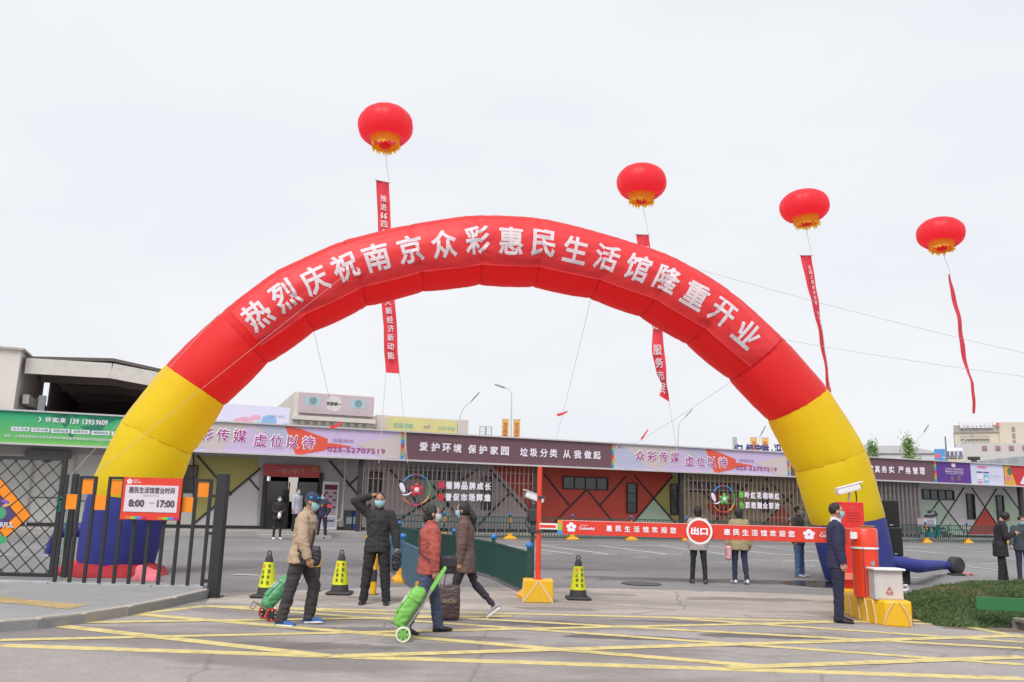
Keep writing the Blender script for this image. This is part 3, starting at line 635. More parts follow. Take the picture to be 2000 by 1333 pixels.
# ------------------------------------------------------------------ behind the hall; distance haze is put into the paler colours
def block(name, label, cat, x0, y0, x1, y1, t, depth, m, base=0, group=None):
    """a building whose front face stands on plane t behind the eave; returns (root, width, height)"""
    s0, za = FW(x0, y0, t); s1, zb = FW(x1, y1, t); z = (za+zb)/2
    e = empty(name, BW((s0+s1)/2, t, base), BANG, label, cat, group); W = s1-s0
    MB().box((0, depth/2, (z-base)/2), (W, depth, z-base)).build('wall', m, e)
    return e, W, z-base
cream = cm('far_cream', (224, 218, 210), .8, var=.05, vs=.5, dirt=.1)  # paled base colour stands in for haze, no haze volume
# concrete tower block and open steel shed on the left
e, W, Hb = block('concrete_block', 'plain pale concrete block left of the open steel shed', 'building', -140, 672, 42, 684, 16, 9, M.get('x') or cm('bare_concrete', (214, 206, 200), .9, var=.09, vs=.35, dirt=.25))
MB().box((0, 4.5, Hb+.06), (W+.3, 9.3, .12)).build('coping', 'kerb', e)
t = 17.0
sh = empty('steel_shed', BW(FW(215, 760, t)[0], t, 0), BANG, 'open sided steel shed with shallow gabled roof and dark inside', 'shed')
sc, zr = FW(215, 701, t); sL, zl = FW(44, 697, t); sR, zR = FW(400, 742, t)
L0, R0 = sL-sc, sR-sc; zl -= .0; dp = 26
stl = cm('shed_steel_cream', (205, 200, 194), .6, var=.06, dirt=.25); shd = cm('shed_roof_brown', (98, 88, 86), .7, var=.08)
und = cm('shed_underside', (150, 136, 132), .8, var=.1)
mb = MB()
for a, b in (((L0, zl), (0, zr)), ((0, zr), (R0, zR))):
    mb.add([(a[0], -.3, a[1]), (b[0], -.3, b[1]), (b[0], dp, b[1]), (a[0], dp, a[1]), (a[0], -.3, a[1]-.18), (b[0], -.3, b[1]-.18), (b[0], dp, b[1]-.18), (a[0], dp, a[1]-.18)], [(3, 2, 1, 0), (4, 5, 6, 7), (0, 1, 5, 4), (1, 2, 6, 5), (2, 3, 7, 6), (3, 0, 4, 7)])
mb.build('roof', shd, sh)
for k in range(6):
    mb = MB(); y = k*5.0
    for a, b in (((L0+.1, zl-.55), (0, zr-.75)), ((0, zr-.75), (R0, zR-.6))): mb.bar((a[0], y-(.45 if k == 0 else 0), a[1]), (b[0], y-(.45 if k == 0 else 0), b[1]), .85 if k == 0 else .5, .16, up=(0, 1, 0))
    mb.build('rafter', stl if k == 0 else und, sh)
for k in range(12):
    for a, b, n in (((L0, zl), (0, zr), 1), ((0, zr), (R0, zR), 1)):
        f = (k+.5)/12; x = a[0]+(b[0]-a[0])*f; z = a[1]+(b[1]-a[1])*f-.27
        MB().box((x, dp/2, z), (.09, dp-.4, .14)).build('purlin', und, sh)
for x in (L0+1.05, R0-.3):
    for y in (0.05, 10, 20): MB().box((x, y, 3.4), (.34, .3, 6.6+(.0))).build('column', cm('column_grey_blue', (140, 142, 150), .6, dirt=.3) if y < 1 else und, sh)
MB().box(((L0+R0)/2, dp-6, (zr-.4)/2), (R0-L0-.2, .2, zr-.4)).build('rear_wall', und, sh)
MB().box((R0-.15, dp/2+.3, (zR-.3)/2), (.15, dp-.5, zR-.3)).build('side_wall', und, sh)
s1_, zz1 = FW(30, 762, t+2)
MB().box((L0+2.0, 2.2, 2.9), (5.5, .3, 5.8)).build('inner_wall', cream, sh)
for k in range(5): MB().box((L0+.25, 4.5+k*4.4, 3.5), (.3, .3, 7.0)).build('side_post', cream, sh)
MB().box((L0+.25, dp/2, 6.45), (.3, dp, .5)).build('side_beam', cream, sh)
MB().box((L0+.6, dp/2+2.6, zl/2-.2), (.12, dp-6, zl-.5)).build('side_wall', und, sh)
# pale hoarding right of the arch leg
s0, z0 = FW(400, 790, 6); s1, z1 = FW(566, 800, 6); _, zb = FW(480, 822, 6)
hb = empty('roof_hoarding', BW((s0+s1)/2, 6, 4.33), BANG, 'pale blue advertising hoarding on the hall roof beside the arch', 'hoarding')
Hz = z1-4.33
MB().box((0, 0, Hz*.5+.15), (s1-s0, .12, Hz-.15)).build('board', cm('hoard_pale', (218, 216, 240), .5, var=.03), hb)
mb = MB()
for k in range(5): mb.bar(((s1-s0)*(-.45+.225*k), .1, 0), ((s1-s0)*(-.45+.225*k), .1, Hz), .06)
mb.build('support', 'dark', hb)
mb = MB()
for i, (u, v, a, b, c) in enumerate(((-.02, .45, .3, .12, 0), (.16, .25, .3, .16, 1), (.26, .5, .3, .18, 2), (.10, .62, .2, .08, 0), (-.12, .4, .12, .1, 0), (.47, .15, .2, .2, 2))):
    mb.add([((s1-s0)*u+a*1.2*math.cos(q*PI/5), -.065-.001*i, Hz*(v*.8+.15)+b*1.6*math.sin(q*PI/5)) for q in range(10)], [tuple(range(10))], c)
mb.build('print', [cm('hoard_pink', (228, 170, 190), .5, var=0), cm('hoard_teal', (160, 210, 220), .5, var=0), cm('hoard_blue', (140, 180, 226), .5, var=0)], hb)
mb = MB(); text_mb(mb, '清风 纸巾', ((s1-s0)*.36, -.07, Hz*.72), (1, 0, 0), (0, 0, 1), (s1-s0)*.17, None, .0, nrm=(0, -1, 0)); mb.build('lettering', cm('hoard_violet', (176, 168, 206), .5, var=0), hb)
# stair tower with pink sign
t = 24
e, W, Hb = block('stair_tower', 'beige stair tower with a dusty pink signboard at its top', 'building', 577, 764, 731, 776, t, 14, cream)
s0, za = FW(577, 762, t); _, zb = FW(577, 803, t); hs = za-zb
MB().box((.1, -.15, Hb-hs*.5-.05), (W-.3, .3, hs*.96)).build('signboard', cm('sign_dusty_pink', (208, 188, 196), .6, var=.04), e)
mb = MB(); zc = Hb-hs*.5
mb.add([(-W*.02+W*.1*math.cos(q*PI/10), -.306, zc+W*.1*math.sin(q*PI/10)) for q in range(20)], [tuple(range(20))], 0)
mb.box((-W*.28, -.306, zc+.1), (W*.19, .006, hs*.42), 1); mb.box((W*.29, -.306, zc+.1), (W*.19, .006, hs*.42), 1)
for u in (-.28, .29):
    mb.add([(W*u+W*.05*math.cos(q*PI/8), -.312, zc+.12+W*.05*math.sin(q*PI/8)) for q in range(16)], [tuple(range(16))], 2)
mb.build('print', [cm('sign_off_white', (226, 220, 216), .5, var=0), cm('sign_pale_teal', (176, 206, 214), .5, var=0), cm('sign_grey_blue', (130, 160, 172), .5, var=0)], e)
mb = MB(); text_mb(mb, '百家统一', (-W*.02, -.32, zc), (1, 0, 0), (0, 0, 1), W*.19, None, .03, nrm=(0, -1, 0)); mb.build('lettering', 'dark', e)
mb = MB()
for u in (-.28, .29):
    for k in range(3): text_mb(mb, '新鲜果蔬每日直供优惠', (W*u, -.31, zc-hs*(.22+.08*k)), (1, 0, 0), (0, 0, 1), W*(.12+.1*(k > 0)), None, .0, nrm=(0, -1, 0))
mb.build('small_print', cm('sign_off_white', (1, 1, 1)), e)
MB().box((0, .0, Hb-hs-.35), (W+.3, .5, .3)).build('ledge', cream, e)
for k in range(9): MB().box((-W/2+.6+k*(W-1)/8, -.12, Hb-hs-.78), (.28, .3, .42)).build('corbel', cm('far_grey', (150, 144, 138)), e)
MB().box((0, -.02, Hb-hs-1.9), (W*.9, .1, .16)).build('lintel', 'dark', e)
s0 = FW(552, 800, t+4)[0]
# low block with yellow sign
e, W, Hb = block('storage_block', 'low beige storage block with a yellow sign behind the hall', 'building', 737, 810, 915, 822, 27, 10, cm('far_beige', (220, 208, 200), .8, var=.05, vs=.5))  # beige paled to carry the haze of distance
yw = FW(892, 830, 27)[0]-FW(756, 830, 27)[0]; yc = (FW(892, 830, 27)[0]+FW(756, 830, 27)[0])/2-(FW(737, 810, 27)[0]+FW(915, 822, 27)[0])/2
MB().box((yc, -.06, Hb-.95), (yw, .1, 1.7)).build('signboard', cm('sign_pale_yellow', (224, 216, 150), .6, var=.08, vs=.8), e)
mb = MB(); text_mb(mb, '欢迎光临', (yc-yw*.28, -.12, Hb-.7), (1, 0, 0), (0, 0, 1), yw*.28, None, .02, nrm=(0, -1, 0)); text_mb(mb, '众彩市场', (yc+yw*.34, -.12, Hb-.75), (1, 0, 0), (0, 0, 1), yw*.25, None, .0, nrm=(0, -1, 0)); mb.build('lettering', cm('sign_teal', (140, 200, 180), .5, var=0), e)
mb = MB(); text_mb(mb, '大厅', (yc+yw*.06, -.12, Hb-.72), (1, 0, 0), (0, 0, 1), yw*.1, None, .02, nrm=(0, -1, 0)); mb.build('heading', cm('sign_violet', (150, 140, 176), .5, var=0), e)
for i, (u, c) in enumerate(((-.48, (110, 170, 210)), (-.33, (150, 200, 200)), (-.22, (220, 100, 110)), (.0, (90, 170, 150)), (.1, (190, 80, 110)), (.22, (210, 80, 70)), (.3, (220, 190, 160)), (.46, (120, 200, 120)))):
    MB().box((yc+yw*u, -.13, Hb-1.62), (.45, .03, .22), bev=.01).build('print', cm('fruit%d' % i, c, .5, var=0), e)
mb = MB(); text_mb(mb, '库房', (W*.43, -.02, Hb-1.5), (1, 0, 0), (0, 0, 1), .9, None, .02, nrm=(0, -1, 0)); mb.build('door_number', cm('sign_brick', (150, 60, 60), .5, var=0), e)
# small roof hoarding frames
def frame_board(px, py0, w, h, label, glass=True, t=9):
    s, z = FW(px, py0, t); e = empty('roof_frame', BW(s, t, 4.33), BANG, label, 'roof frame'); H_ = z-4.33; mb = MB()
    mb.bar((0, 0, 0), (0, 0, H_), .07)
    for x in (-w/2, w/2): mb.bar((x, 0, H_-h), (x, 0, H_), .035)
    for zz in (H_-h, H_): mb.bar((-w/2, 0, zz), (w/2, 0, zz), .035)
    for k in range(3): mb.bar((-w/2, 0, H_-h*(k+1)/4), (w/2, 0, H_-h*(k+1)/4), .02)
    mb.build('frame', 'steel', e)
frame_board(949, 834, .7, .55, 'small open metal frame on the hall roof left of the flagged lamp post'); frame_board(1435, 855, .28, .9, 'narrow metal frame on the hall roof near the blue roof letters')
# rooftop dark blue letters
e = empty('roof_letters', BW(FW(1490, 880, 5)[0], 5, 4.2), BANG, 'dark blue rooftop letters half hidden by the billboard', 'roof letters')
for ch, px in (('归', 1443), ('恒', 1464), ('宇', 1481), ('誉', 1495), ('·', 1508), ('冯', 1519), ('记', 1540)):
    s, z = FW(px, 878, 5); mb = MB(); text_mb(mb, ch, (s-FW(1490, 880, 5)[0], 0, FW(px, 879, 5)[1]-4.2-.02), (1, 0, 0), (0, 0, 1), None if ch == '·' else .55, .12 if ch == '·' else .72, .045, nrm=(0, -1, 0)); mb.build('letter', cm('letter_navy', (70, 66, 130), .5), e)
mb = MB(); mb.box((0, .08, .05), (3.6, .04, .06)); mb.build('rail', 'steel', e)
# street lamps behind
def lamp(px, ytop, Y, label, side=-1, arm=1.6, flags=False, tilt=0, rise=.0):
    b = G(px, 2000, 0); top = D(px, ytop, Y); e = empty('street_lamp', (top.x, Y, 0), 0, label, 'street lamp'); h = top.z
    rr = .06
    pts = [(0, 0, 0), (0, 0, h*.6), (0, 0, h-1.2), (side*arm*.06, 0, h-.5), (side*arm*.3, 0, h-.12+rise*.3), (side*arm, 0, h+rise)]
    MB().tube(pts, [rr*1.2, rr, rr*.8, rr*.7, rr*.6, rr*.5], 8).build('pole', cm('lamp_grey', (206, 208, 216), .5), e, smooth=True)
    d = Vector((side*arm*.7, 0, rise+.12)).normalized(); p = Vector((side*arm, 0, h+rise))
    MB().loft([[p+d*x+Vector((0, y*.13*k, z*.05*k)) for y, z in ((-1, -1), (1, -1), (.7, 1), (-.7, 1))] for x, k in ((-.1, .5), (.15, 1), (.7, .9), (.8, .4))]).build('lamp_head', cm('lamp_head', (120, 120, 126), .5), e)
    if flags:
        for sd, xc in ((-1, -.42), (1, .42)):
            f = MB().box((xc, 0, flags-.7), (.5, .03, 2.0)).build('flag', cm('flag_amber', (226, 180, 96), .6), e)
            mb = MB(); text_mb(mb, '冻\n品\n市\n场' if sd < 0 else '欢\n迎\n光\n临', (xc, -.03, flags-.7), (1, 0, 0), (0, 0, 1), .34, 1.6, .01, nrm=(0, -1, 0)); mb.build('lettering', cm('flag_red', (196, 84, 70), .5, var=0), f)
            MB().box((xc, -.02, flags-1.62), (.5, .03, .14)).build('hem', cm('flag_red', (196, 84, 70)), f)
            MB().box((xc, 0, flags+.32), (.6, .03, .04)).build('bracket', 'steel', f)
lamp(1000, 758, 62, 'tall lamp post carrying two amber flags behind the hall', -1, .55, flags=D(1000, 828, 62).z)
lamp(898, 798, 55, 'curved lamp post rising behind the yellow sign', 1, .75, rise=.5)
lamp(1324, 822, 60, 'lamp post behind the second lilac billboard', 1, .55, rise=.3)
lamp(1778, 870, 75, 'lamp post among the young trees', 1, 1.3, rise=1.2)
lamp(1868, 868, 90, 'lamp post in front of the hotel block', 1, 1.6, rise=.9)
lamp(1483, 850, 62, 'thin post with amber flags beside the narrow roof frame', 1, .1, flags=D(1484, 864, 62).z)
# low warehouses far right
def wedge(name, label, cat, px0, px1, ytop, Y, m, h2=None, dep=20):
    a = D(px0, ytop, Y); b = D(px1, ytop, Y); az = math.atan2((a.x+b.x)/2, Y); e = empty(name, ((a.x+b.x)/2, Y, 0), -az, label, cat); W = (b.x-a.x)*math.cos(az); h = a.z
    MB().box((0, dep/2, h/2), (W, dep, h)).build('wall', m, e); return e, W, h
e, W, h = wedge('far_warehouse', 'long pale warehouse beyond the trees', 'building', 1640, 1840, 884, 150, cm('far_pale', (206, 204, 206), .8, var=.03))  # far_ colours have the distance haze painted in as paleness
n = 10; MB().loft([[(-W/2+W*(.5+.5)*i/n, y, h+.05+1.4*math.sin(PI*i/n)) for i in range(n+1)] for y in (-.3, 20.3)]).build('roof', cm('far_roof', (196, 194, 196)), e)
for k in range(8): MB().box((-W/2+W*(k+.5)/8, -.06, h-1.5), (W/14, .1, 1.0)).build('window', cm('far_window', (150, 152, 160)), e)
e, W, h = wedge('far_shop', 'small shop with a bright blue signboard and round red logo', 'shop', 1824, 1864, 877, 110, cream, dep=8)
MB().box((0, -.1, h-.9), (W, .2, 1.8)).build('signboard', cm('shop_blue', (88, 150, 214), .5), e)
mb = MB(); mb.add([(-W*.34+.33*math.cos(q*PI/7), -.22, h-.9+.33*math.sin(q*PI/7)) for q in range(14)], [tuple(range(14))]); mb.build('logo', cm('shop_red', (220, 110, 120), .5, var=0), e)
mb = MB(); text_mb(mb, '冻品大世界', (W*.12, -.22, h-1.1), (1, 0, 0), (0, 0, 1), W*.5, None, .02, nrm=(0, -1, 0)); mb.build('lettering', wht, e)
e, W, h = wedge('gate_house', 'small white rounded gate house with cream walls in front of the hotel', 'gate house', 1847, 1882, 897, 95, cm('gh_cream', (222, 206, 176), .7), dep=5)
MB().box((0, 2.5, h+.7), (W*1.02, 5.2, 1.2), bev=.3).build('upper', cm('gh_white', (226, 226, 232), .6), e)
for k in range(4): MB().box((-W*.36+W*.24*k, -.14, h+.6), (W*.16, .06, .55)).build('window', cm('gh_window', (110, 112, 140), .3), e)
# mast
p = D(1846, 853, 92); o = MB().tube([(0, 0, 0), (0, 0, p.z)], [.12, .07], 6).build('mast', cm('lamp_head', (1, 1, 1))); o.location = (p.x, 92, 0); tag(o, 'thin dark mast in front of the blue shop sign', 'mast')
# hotel
KH = 2.82; p0, p1 = D(1862, 829, 480), D(1948, 822, 470)
ho = empty('hotel_block', (p0.x, 480, 0), math.atan2(p1.y-p0.y, p1.x-p0.x), 'large beige hotel block with pale rooftop lettering', 'hotel'); W = (p1-p0).length/KH*1.02; h = p0.z/KH; ho.scale = (KH,)*3
hm_ = cm('hotel_beige', (205, 194, 176), .8, var=.03); 
MB().box((W/2, 4, h/2-.5), (W, 8, h-1)).build('wall', hm_, ho)
MB().box((W/2, .0, h-1.0), (W*1.01, .5, 1.5)).build('parapet', cm('hotel_grey', (170, 160, 156), .8), ho)
for fl in range(4):
    z = h-2.6-fl*1.02
    MB().box((W*.46, -.1, z), (W*.62, .2, .5)).build('window_band', cm('hotel_glass', (164, 160, 160), .4, var=.2, vs=1.2), ho)
    MB().box((W*.46, -.25, z-.38), (W*.64, .5, .16)).build('sill', hm_, ho)
    for k in range(11): MB().box((W*(.17+.058*k), -.22, z), (.12, .1, .5)).build('mullion', hm_, ho)
e2 = MB(); text_mb(e2, '南京银城智选酒店', (W*.5, -.7, h-.35), (1, 0, 0), (0, 0, 1), W*.72, 1.25, .05, nrm=(0, -1, 0)); e2.build('lettering', cm('hotel_letter', (225, 222, 226), .5, var=0), ho)
e2 = MB()
for k in range(10): e2.bar((W*(.14+.08*k), -.5, h-1.4), (W*(.14+.08*k), -.5, h+.3), .08)
e2.build('sign_frame', cm('far_window', (1, 1, 1)), ho)
MB().lathe([(.35, 0), (.35, .1)], (W*.97, -.8, h-.2), 16, axis=(0, 1, 0)).build('logo', cm('shop_red', (1, 1, 1)), ho)
MB().box((W+2.3, 3.9, h/2+.1), (4.6, 8.4, h+.2)).build('wing', hm_, ho)
for k in range(5): MB().box((W+2.4, -.36, h-1.2-1.3*k), (.5, .12, .9)).build('window', cm('hotel_dark', (140, 136, 140), .4), ho)
MB().box((W+11, 5, h/2-.9), (12, 8, h-1.8)).build('wing', hm_, ho)
for k in range(4):
    for j in range(4): MB().box((W+6.6+j*2.6, .95, h-2.8-1.5*k), (1.4, .2, .9)).build('window', cm('hotel_dark', (1, 1, 1)), ho)
MB().box((W*1.3, -3, (h-4.3)/2), (W*2.6, 5.2, h-4.3)).build('podium', cm('hotel_podium', (200, 196, 194), .8), ho)
for k in range(6): MB().box((W*(.62+.28*k), -5.7, h-5.2), (.8, .2, .8)).build('window', cm('hotel_brick', (160, 120, 120), .5), ho)
# corrugated grey fence wall
a, b = D(1872, 905, 80), D(2120, 878, 70); wlen = (b-a).length
fw_ = empty('site_fence', (a.x, a.y, 0), math.atan2(b.y-a.y, b.x-a.x), 'tall grey sheet hoarding running below the hotel', 'fence')
n = 22
for k in range(n):
    f = (k+.5)/n; hh = a.z+(b.z-a.z)*f
    MB().box((wlen*f, (k % 2)*.06, hh/2), (wlen/n-.03, .06, hh)).build('sheet_panel', cm('sheet_grey%d' % (k % 3), ((168, 172, 180), (160, 166, 174), (176, 178, 186))[k % 3], .6, var=.05), fw_)
# small booth left of fence
e, W, h = wedge('guard_booth', 'little grey and brown booth at the end of the sheet hoarding', 'booth', 1896, 1908, 896, 72, cm('booth', (110, 100, 100), .6), dep=2)
MB().box((0, 1, h+.08), (W+.5, 2.4, .16)).build('roof', 'dark', e); MB().box((0, -.03, h-.6), (W*.7, .06, .5)).build('window', 'glass', e)

# ---- trees
def tree(px, ybase, ytop, Y, wpx, label, seed):
    rnd = random.Random(seed); top = D(px, ytop, Y); e = empty('young_tree', (top.x, Y, 0), 0, label, 'tree', 'young trees beyond the hall'); h = top.z; W = wpx/FPX*Y
    MB().tube([(0, 0, 0), (.05, 0, h*.4), (-.03, .02, h*.75), (0, 0, h*.97)], [.16, .12, .07, .02], 8).build('trunk', cm('bark', (120, 104, 90), .9, bump=.4), e)
    mb = MB(); tips = []
    for k in range(34):
        f = .42+.56*k/34; a = k*2.4+rnd.uniform(-.4, .4); ln = W*.5*(1.05-f)**.8*1.5*rnd.uniform(.5, 1.15)
        p = Vector((0, 0, h*f)); q = p+Vector((math.cos(a)*ln, math.sin(a)*ln, ln*rnd.uniform(.2, .6))); mid = p.lerp(q, .5)+Vector((0, 0, -.05*ln)); mb.tube([p, mid, q], [.035, .022, .008], 5)
        for j in range(5): tips.append((p.lerp(q, .3+.7*j/4), ln))
    mb.build('limb', M['bark'], e)
    mb = MB(); V = []; F_ = []; MI = []
    for c, ln in tips:
        for j in range(9):
            p = c+Vector([rnd.gauss(0, .17) for _ in range(3)]); u = Vector([rnd.gauss(0, 1) for _ in range(3)]).normalized(); v = u.orthogonal().normalized(); s = rnd.uniform(.07, .13)
            o = len(V); V += [p-u*s, p+v*s*.5, p+u*s, p-v*s*.5]; F_.append((o, o+1, o+2, o+3)); MI.append(rnd.choice((0, 0, 1)))
    mb.add(V, F_); mb.m = MI; mb.build('crown', [cm('leaf_spring', (150, 176, 112), .7, trans=.4), cm('leaf_dark', (116, 146, 88), .7, trans=.35)], e, kind='stuff')
tree(1703, 900, 862, 56, 48, 'young feathery tree next to the yellow arch leg', 3); tree(1774, 900, 852, 54, 52, 'fuller young tree behind the plum billboard', 5)

# ------------------------------------------------------------------ inflatable arch
XS = [((145, 1112), (298, 1117)), ((171, 962), (337, 982)), ((238, 822), (376, 889)), ((324, 713), (440, 792)), ((430, 613), (523, 712)), ((537, 532), (616, 649)), ((670, 471), (718, 600)),
      ((799, 440), (828, 571)), ((928, 421), (937, 559)), ((1055, 427), (1042, 563)), ((1192, 461), (1152, 585)), ((1311, 500), (1250, 622)), ((1418, 563), (1342, 676)), ((1525, 657), (1425, 746)),
      ((1612, 755), (1500, 826)), ((1687, 872), (1551, 925)), ((1728, 1006), (1583, 1029)), ((1748, 1110), (1612, 1140))]
PL, PR = G(222, 1120), G(1682, 1140); AU = (PR-PL); AU.z = 0; AU.normalize(); AN = Vector((AU.y, -AU.x, 0))   # AN looks to the camera
def arch_pt(px): return onplane(px[0], px[1], PL, AN)
arch = empty('inflatable_arch', (PL+PR)/2, math.atan2(AU.y, AU.x), 'huge red, yellow and blue inflatable arch with an opening banner', 'inflatable arch')
AO = (PL+PR)/2
def AL(p): q = p-AO; return Vector((q.dot(AU), q.dot(-AN), q.z))
CS = []
for o, i in XS:
    a, b = AL(arch_pt(o)), AL(arch_pt(i)); a.y = b.y = 0; vr = (arch_pt(o)+arch_pt(i))/2-EYEV; vr = Vector((vr.dot(AU), vr.dot(-AN), vr.z)).normalized(); e0_ = (a-b).normalized(); CS.append(((a+b)/2, e0_, (a-b).length/2*math.sqrt(1-e0_.dot(vr)**2)*1.0))
# bring both legs down to the ground
for idx in (0, -1):
    c, e_, r = CS[idx]; c = Vector((c.x, 0, .05)); CS[idx] = (c, Vector((e_.x, 0, 0)).normalized(), r)
def arch_S(k, f, ph, off=0.0):
    """k segment, f 0..1 along it, ph angle from the camera side towards the outer side"""
    (c0, e0, r0), (c1, e1, r1) = CS[k], CS[k+1]
    c = c0.lerp(c1, f); e_ = (e0.lerp(e1, f)).normalized(); r = r0+(r1-r0)*f
    pin = abs(2*f-1); r *= 1+.016*(1-pin**3)-.014*pin**14
    inner = max(0, -math.sin(ph)); r *= 1-.012*inner*pin**4
    d = Vector((0, -1, 0))*math.cos(ph)+e_*math.sin(ph)
    p = c+d*(r+off)
    wv = .016*noise.noise(Vector((k*3.1+f*2.5, ph*3, 1)))*(.3+pin**2)-.026*abs(noise.noise(Vector((k*5.1+f*6+ph*1.5, ph*3.2-f*3, 7))))*(.3+pin)
    # gathers fan out from each seam
    g = max(0, pin-.72)/.28; wv += .014*g*math.sin(ph*26+k*1.7)*(1-pin*.3)
    return p+d*wv
NR = 48
names = ['blue', 'yellow', 'yellow']+['red']*11+['yellow', 'yellow', 'blue']
colmap = dict(blue='blu', yellow='yel', red='red')
for k in range(len(CS)-1):
    nn = 14; rings = [[arch_S(k, i/nn, a*2*PI/NR) for a in range(NR)] for i in range(nn+1)]
    MB().loft(rings, cap=(k == 0, k == len(CS)-2)).build('tube_segment', colmap[names[k]], arch, smooth=True)
# seam cords
for k in range(1, len(CS)-1):
    MB().tube([arch_S(k, 0, a*2*PI/36, -.004) for a in range(37)], .006, 4).build('seam', cm('seam_%s' % names[k], {'red': (150, 26, 34), 'yellow': (190, 140, 10), 'blue': (30, 34, 90)}[names[k]], .7, var=0), arch)
# arc length table
cum = [0.0]
for k in range(len(CS)-1): cum.append(cum[-1]+(CS[k+1][0]-CS[k][0]).length)
def arch_at(s, ph, off):
    k = 0
    while k < len(CS)-2 and cum[k+1] < s: k += 1
    return arch_S(k, (s-cum[k])/(cum[k+1]-cum[k]), ph, off)
# banner cloth laid on the camera side
b0, b1 = cum[4]+.18, cum[13]-.05; p0_, p1_ = rad(-38), rad(42)
rings = []; nb = 200
def ban_off(s, ph):
    e_ = min(1, (min(ph-p0_, p1_-ph))/rad(6)); 
    return .022+.012*noise.noise(Vector((s*2.2, ph*2, 4)))+.026*max(0, noise.noise(Vector((s*1.1, ph*4+s*.6, 8))))+.012*(1-e_)
def ban_grid(o): return [[arch_at(b0+(b1-b0)*i/nb, p0_+(p1_-p0_)*j/22, ban_off(b0+(b1-b0)*i/nb, p0_+(p1_-p0_)*j/22)+o) for j in range(23)] for i in range(nb+1)]
ga, gb_ = ban_grid(0), ban_grid(-.018)
rings = [a+b[::-1] for a, b in zip(ga, gb_)]
MB().loft(rings).build('banner', 'redban', arch, smooth=True)
# hem cord of the banner
MB().tube([arch_at(b0+(b1-b0)*i/nb, p0_, .04) for i in range(nb+1)], .018, 6).build('banner_hem', 'redban', arch, smooth=True)
# letters bent to the tube
LP = [('热', 498, 612), ('烈', 557, 577), ('庆', 616, 547), ('祝', 679, 518), ('南', 737, 502), ('京', 803, 485), ('众', 866, 478), ('彩', 935, 469), ('惠', 997, 469), ('民', 1062, 477), ('生', 1122, 487), ('活', 1187, 504), ('馆', 1244, 524), ('隆', 1300, 548), ('重', 1355, 574), ('开', 1414, 607), ('业', 1459, 653)]
def locate(px, py):
    best = None
    for i in range(0, 400):
        s = cum[3]+(cum[14]-cum[3])*i/400
        for j in range(-6, 12):
            ph = rad(4*j); p = arch_at(s, ph, 0); q = AO+AU*p.x+AN*(-p.y)+Vector((0, 0, p.z)); v = CM.transposed() @ (q-EYEV)
            X, Y = 1000-v.x/v.z*FPX, 666.5+v.y/v.z*FPX; d = (X-px)**2+(Y-py)**2
            if best is None or d < best[0]: best = (d, s, ph)
    return best
ls = [locate(x, y) for _, x, y in (LP[0], LP[4], LP[8], LP[12], LP[16])]
phm = sum(l[2] for l in ls)/5
import bisect
for n_, (ch, x, y) in enumerate(LP):
    f = n_/4; i = min(3, int(f)); s = ls[i][1]+(ls[i+1][1]-ls[i][1])*(f-i); ph0 = ls[i][2]+(ls[i+1][2]-ls[i][2])*(f-i); ph0 = .5*ph0+.5*phm
    vs, fs_ = glyph(ch, .026); bmm = bmesh.new(); vv = [bmm.verts.new(v) for v in vs]
    for fc in fs_:
        try: bmm.faces.new([vv[a] for a in fc])
        except ValueError: pass
    x0, x1 = min(v.x for v in vs), max(v.x for v in vs); y0, y1 = min(v.y for v in vs), max(v.y for v in vs)
    for a in range(1, 9):
        for pl, no in (((0, y0+(y1-y0)*a/9, 0), (0, 1, 0)), ((x0+(x1-x0)*a/9, 0, 0), (1, 0, 0))):
            bmesh.ops.bisect_plane(bmm, geom=bmm.verts[:]+bmm.edges[:]+bmm.faces[:], plane_co=pl, plane_no=no, dist=1e-5)
    sz = .63; cx, cyy = (x0+x1)/2, (y0+y1)/2; ww = .555
    k = bisect.bisect(cum, s)-1; r = CS[k][2]
    for v in bmm.verts:
        dx = (v.co.x-cx)/(x1-x0)*ww; dy = (v.co.y-cyy)/(y1-y0)*sz
        ss = s+dx; pp = ph0+dy/r; v.co = arch_at(ss, pp, ban_off(ss, pp)+.007+max(0, v.co.z)*.03)
    me = bpy.data.meshes.new('character'); bmm.to_mesh(me); bmm.free(); me.materials.append(M['letter'])
    o = bpy.data.objects.new('character', me); COL.objects.link(o); o.parent = arch
# inflation sleeves and red ground skirt of the left leg
c = CS[0][0]; r = CS[0][2]
MB().tube([(c.x-r*.9, -.1, .85), (c.x-r-.15, -.12, .84), (c.x-r-.38, -.15, .82)], [.15, .15, .13], 14).build('inflation_sleeve', 'blu', arch, smooth=True)
MB().tube([(c.x-r-.36, -.15, .82), (c.x-r-.46, -.16, .6), (c.x-r-.50, -.14, .38)], [.08, .07, .09], 10).build('sleeve_end', 'blu', arch, smooth=True)
c2 = CS[-1][0]; r2 = CS[-1][2]
q0 = G(1772, 1108, 0); bl = G(1868, 1124)
blL = AL(bl)
MB().tube([(c2.x+r2*.7, -.2, .52), (c2.x+r2+.5, -.25, .42), (blL.x-.4, blL.y, .26), (blL.x-.12, blL.y, .24)], [.15, .15, .12, .10], 16).build('inflation_sleeve', 'blu', arch, smooth=True)
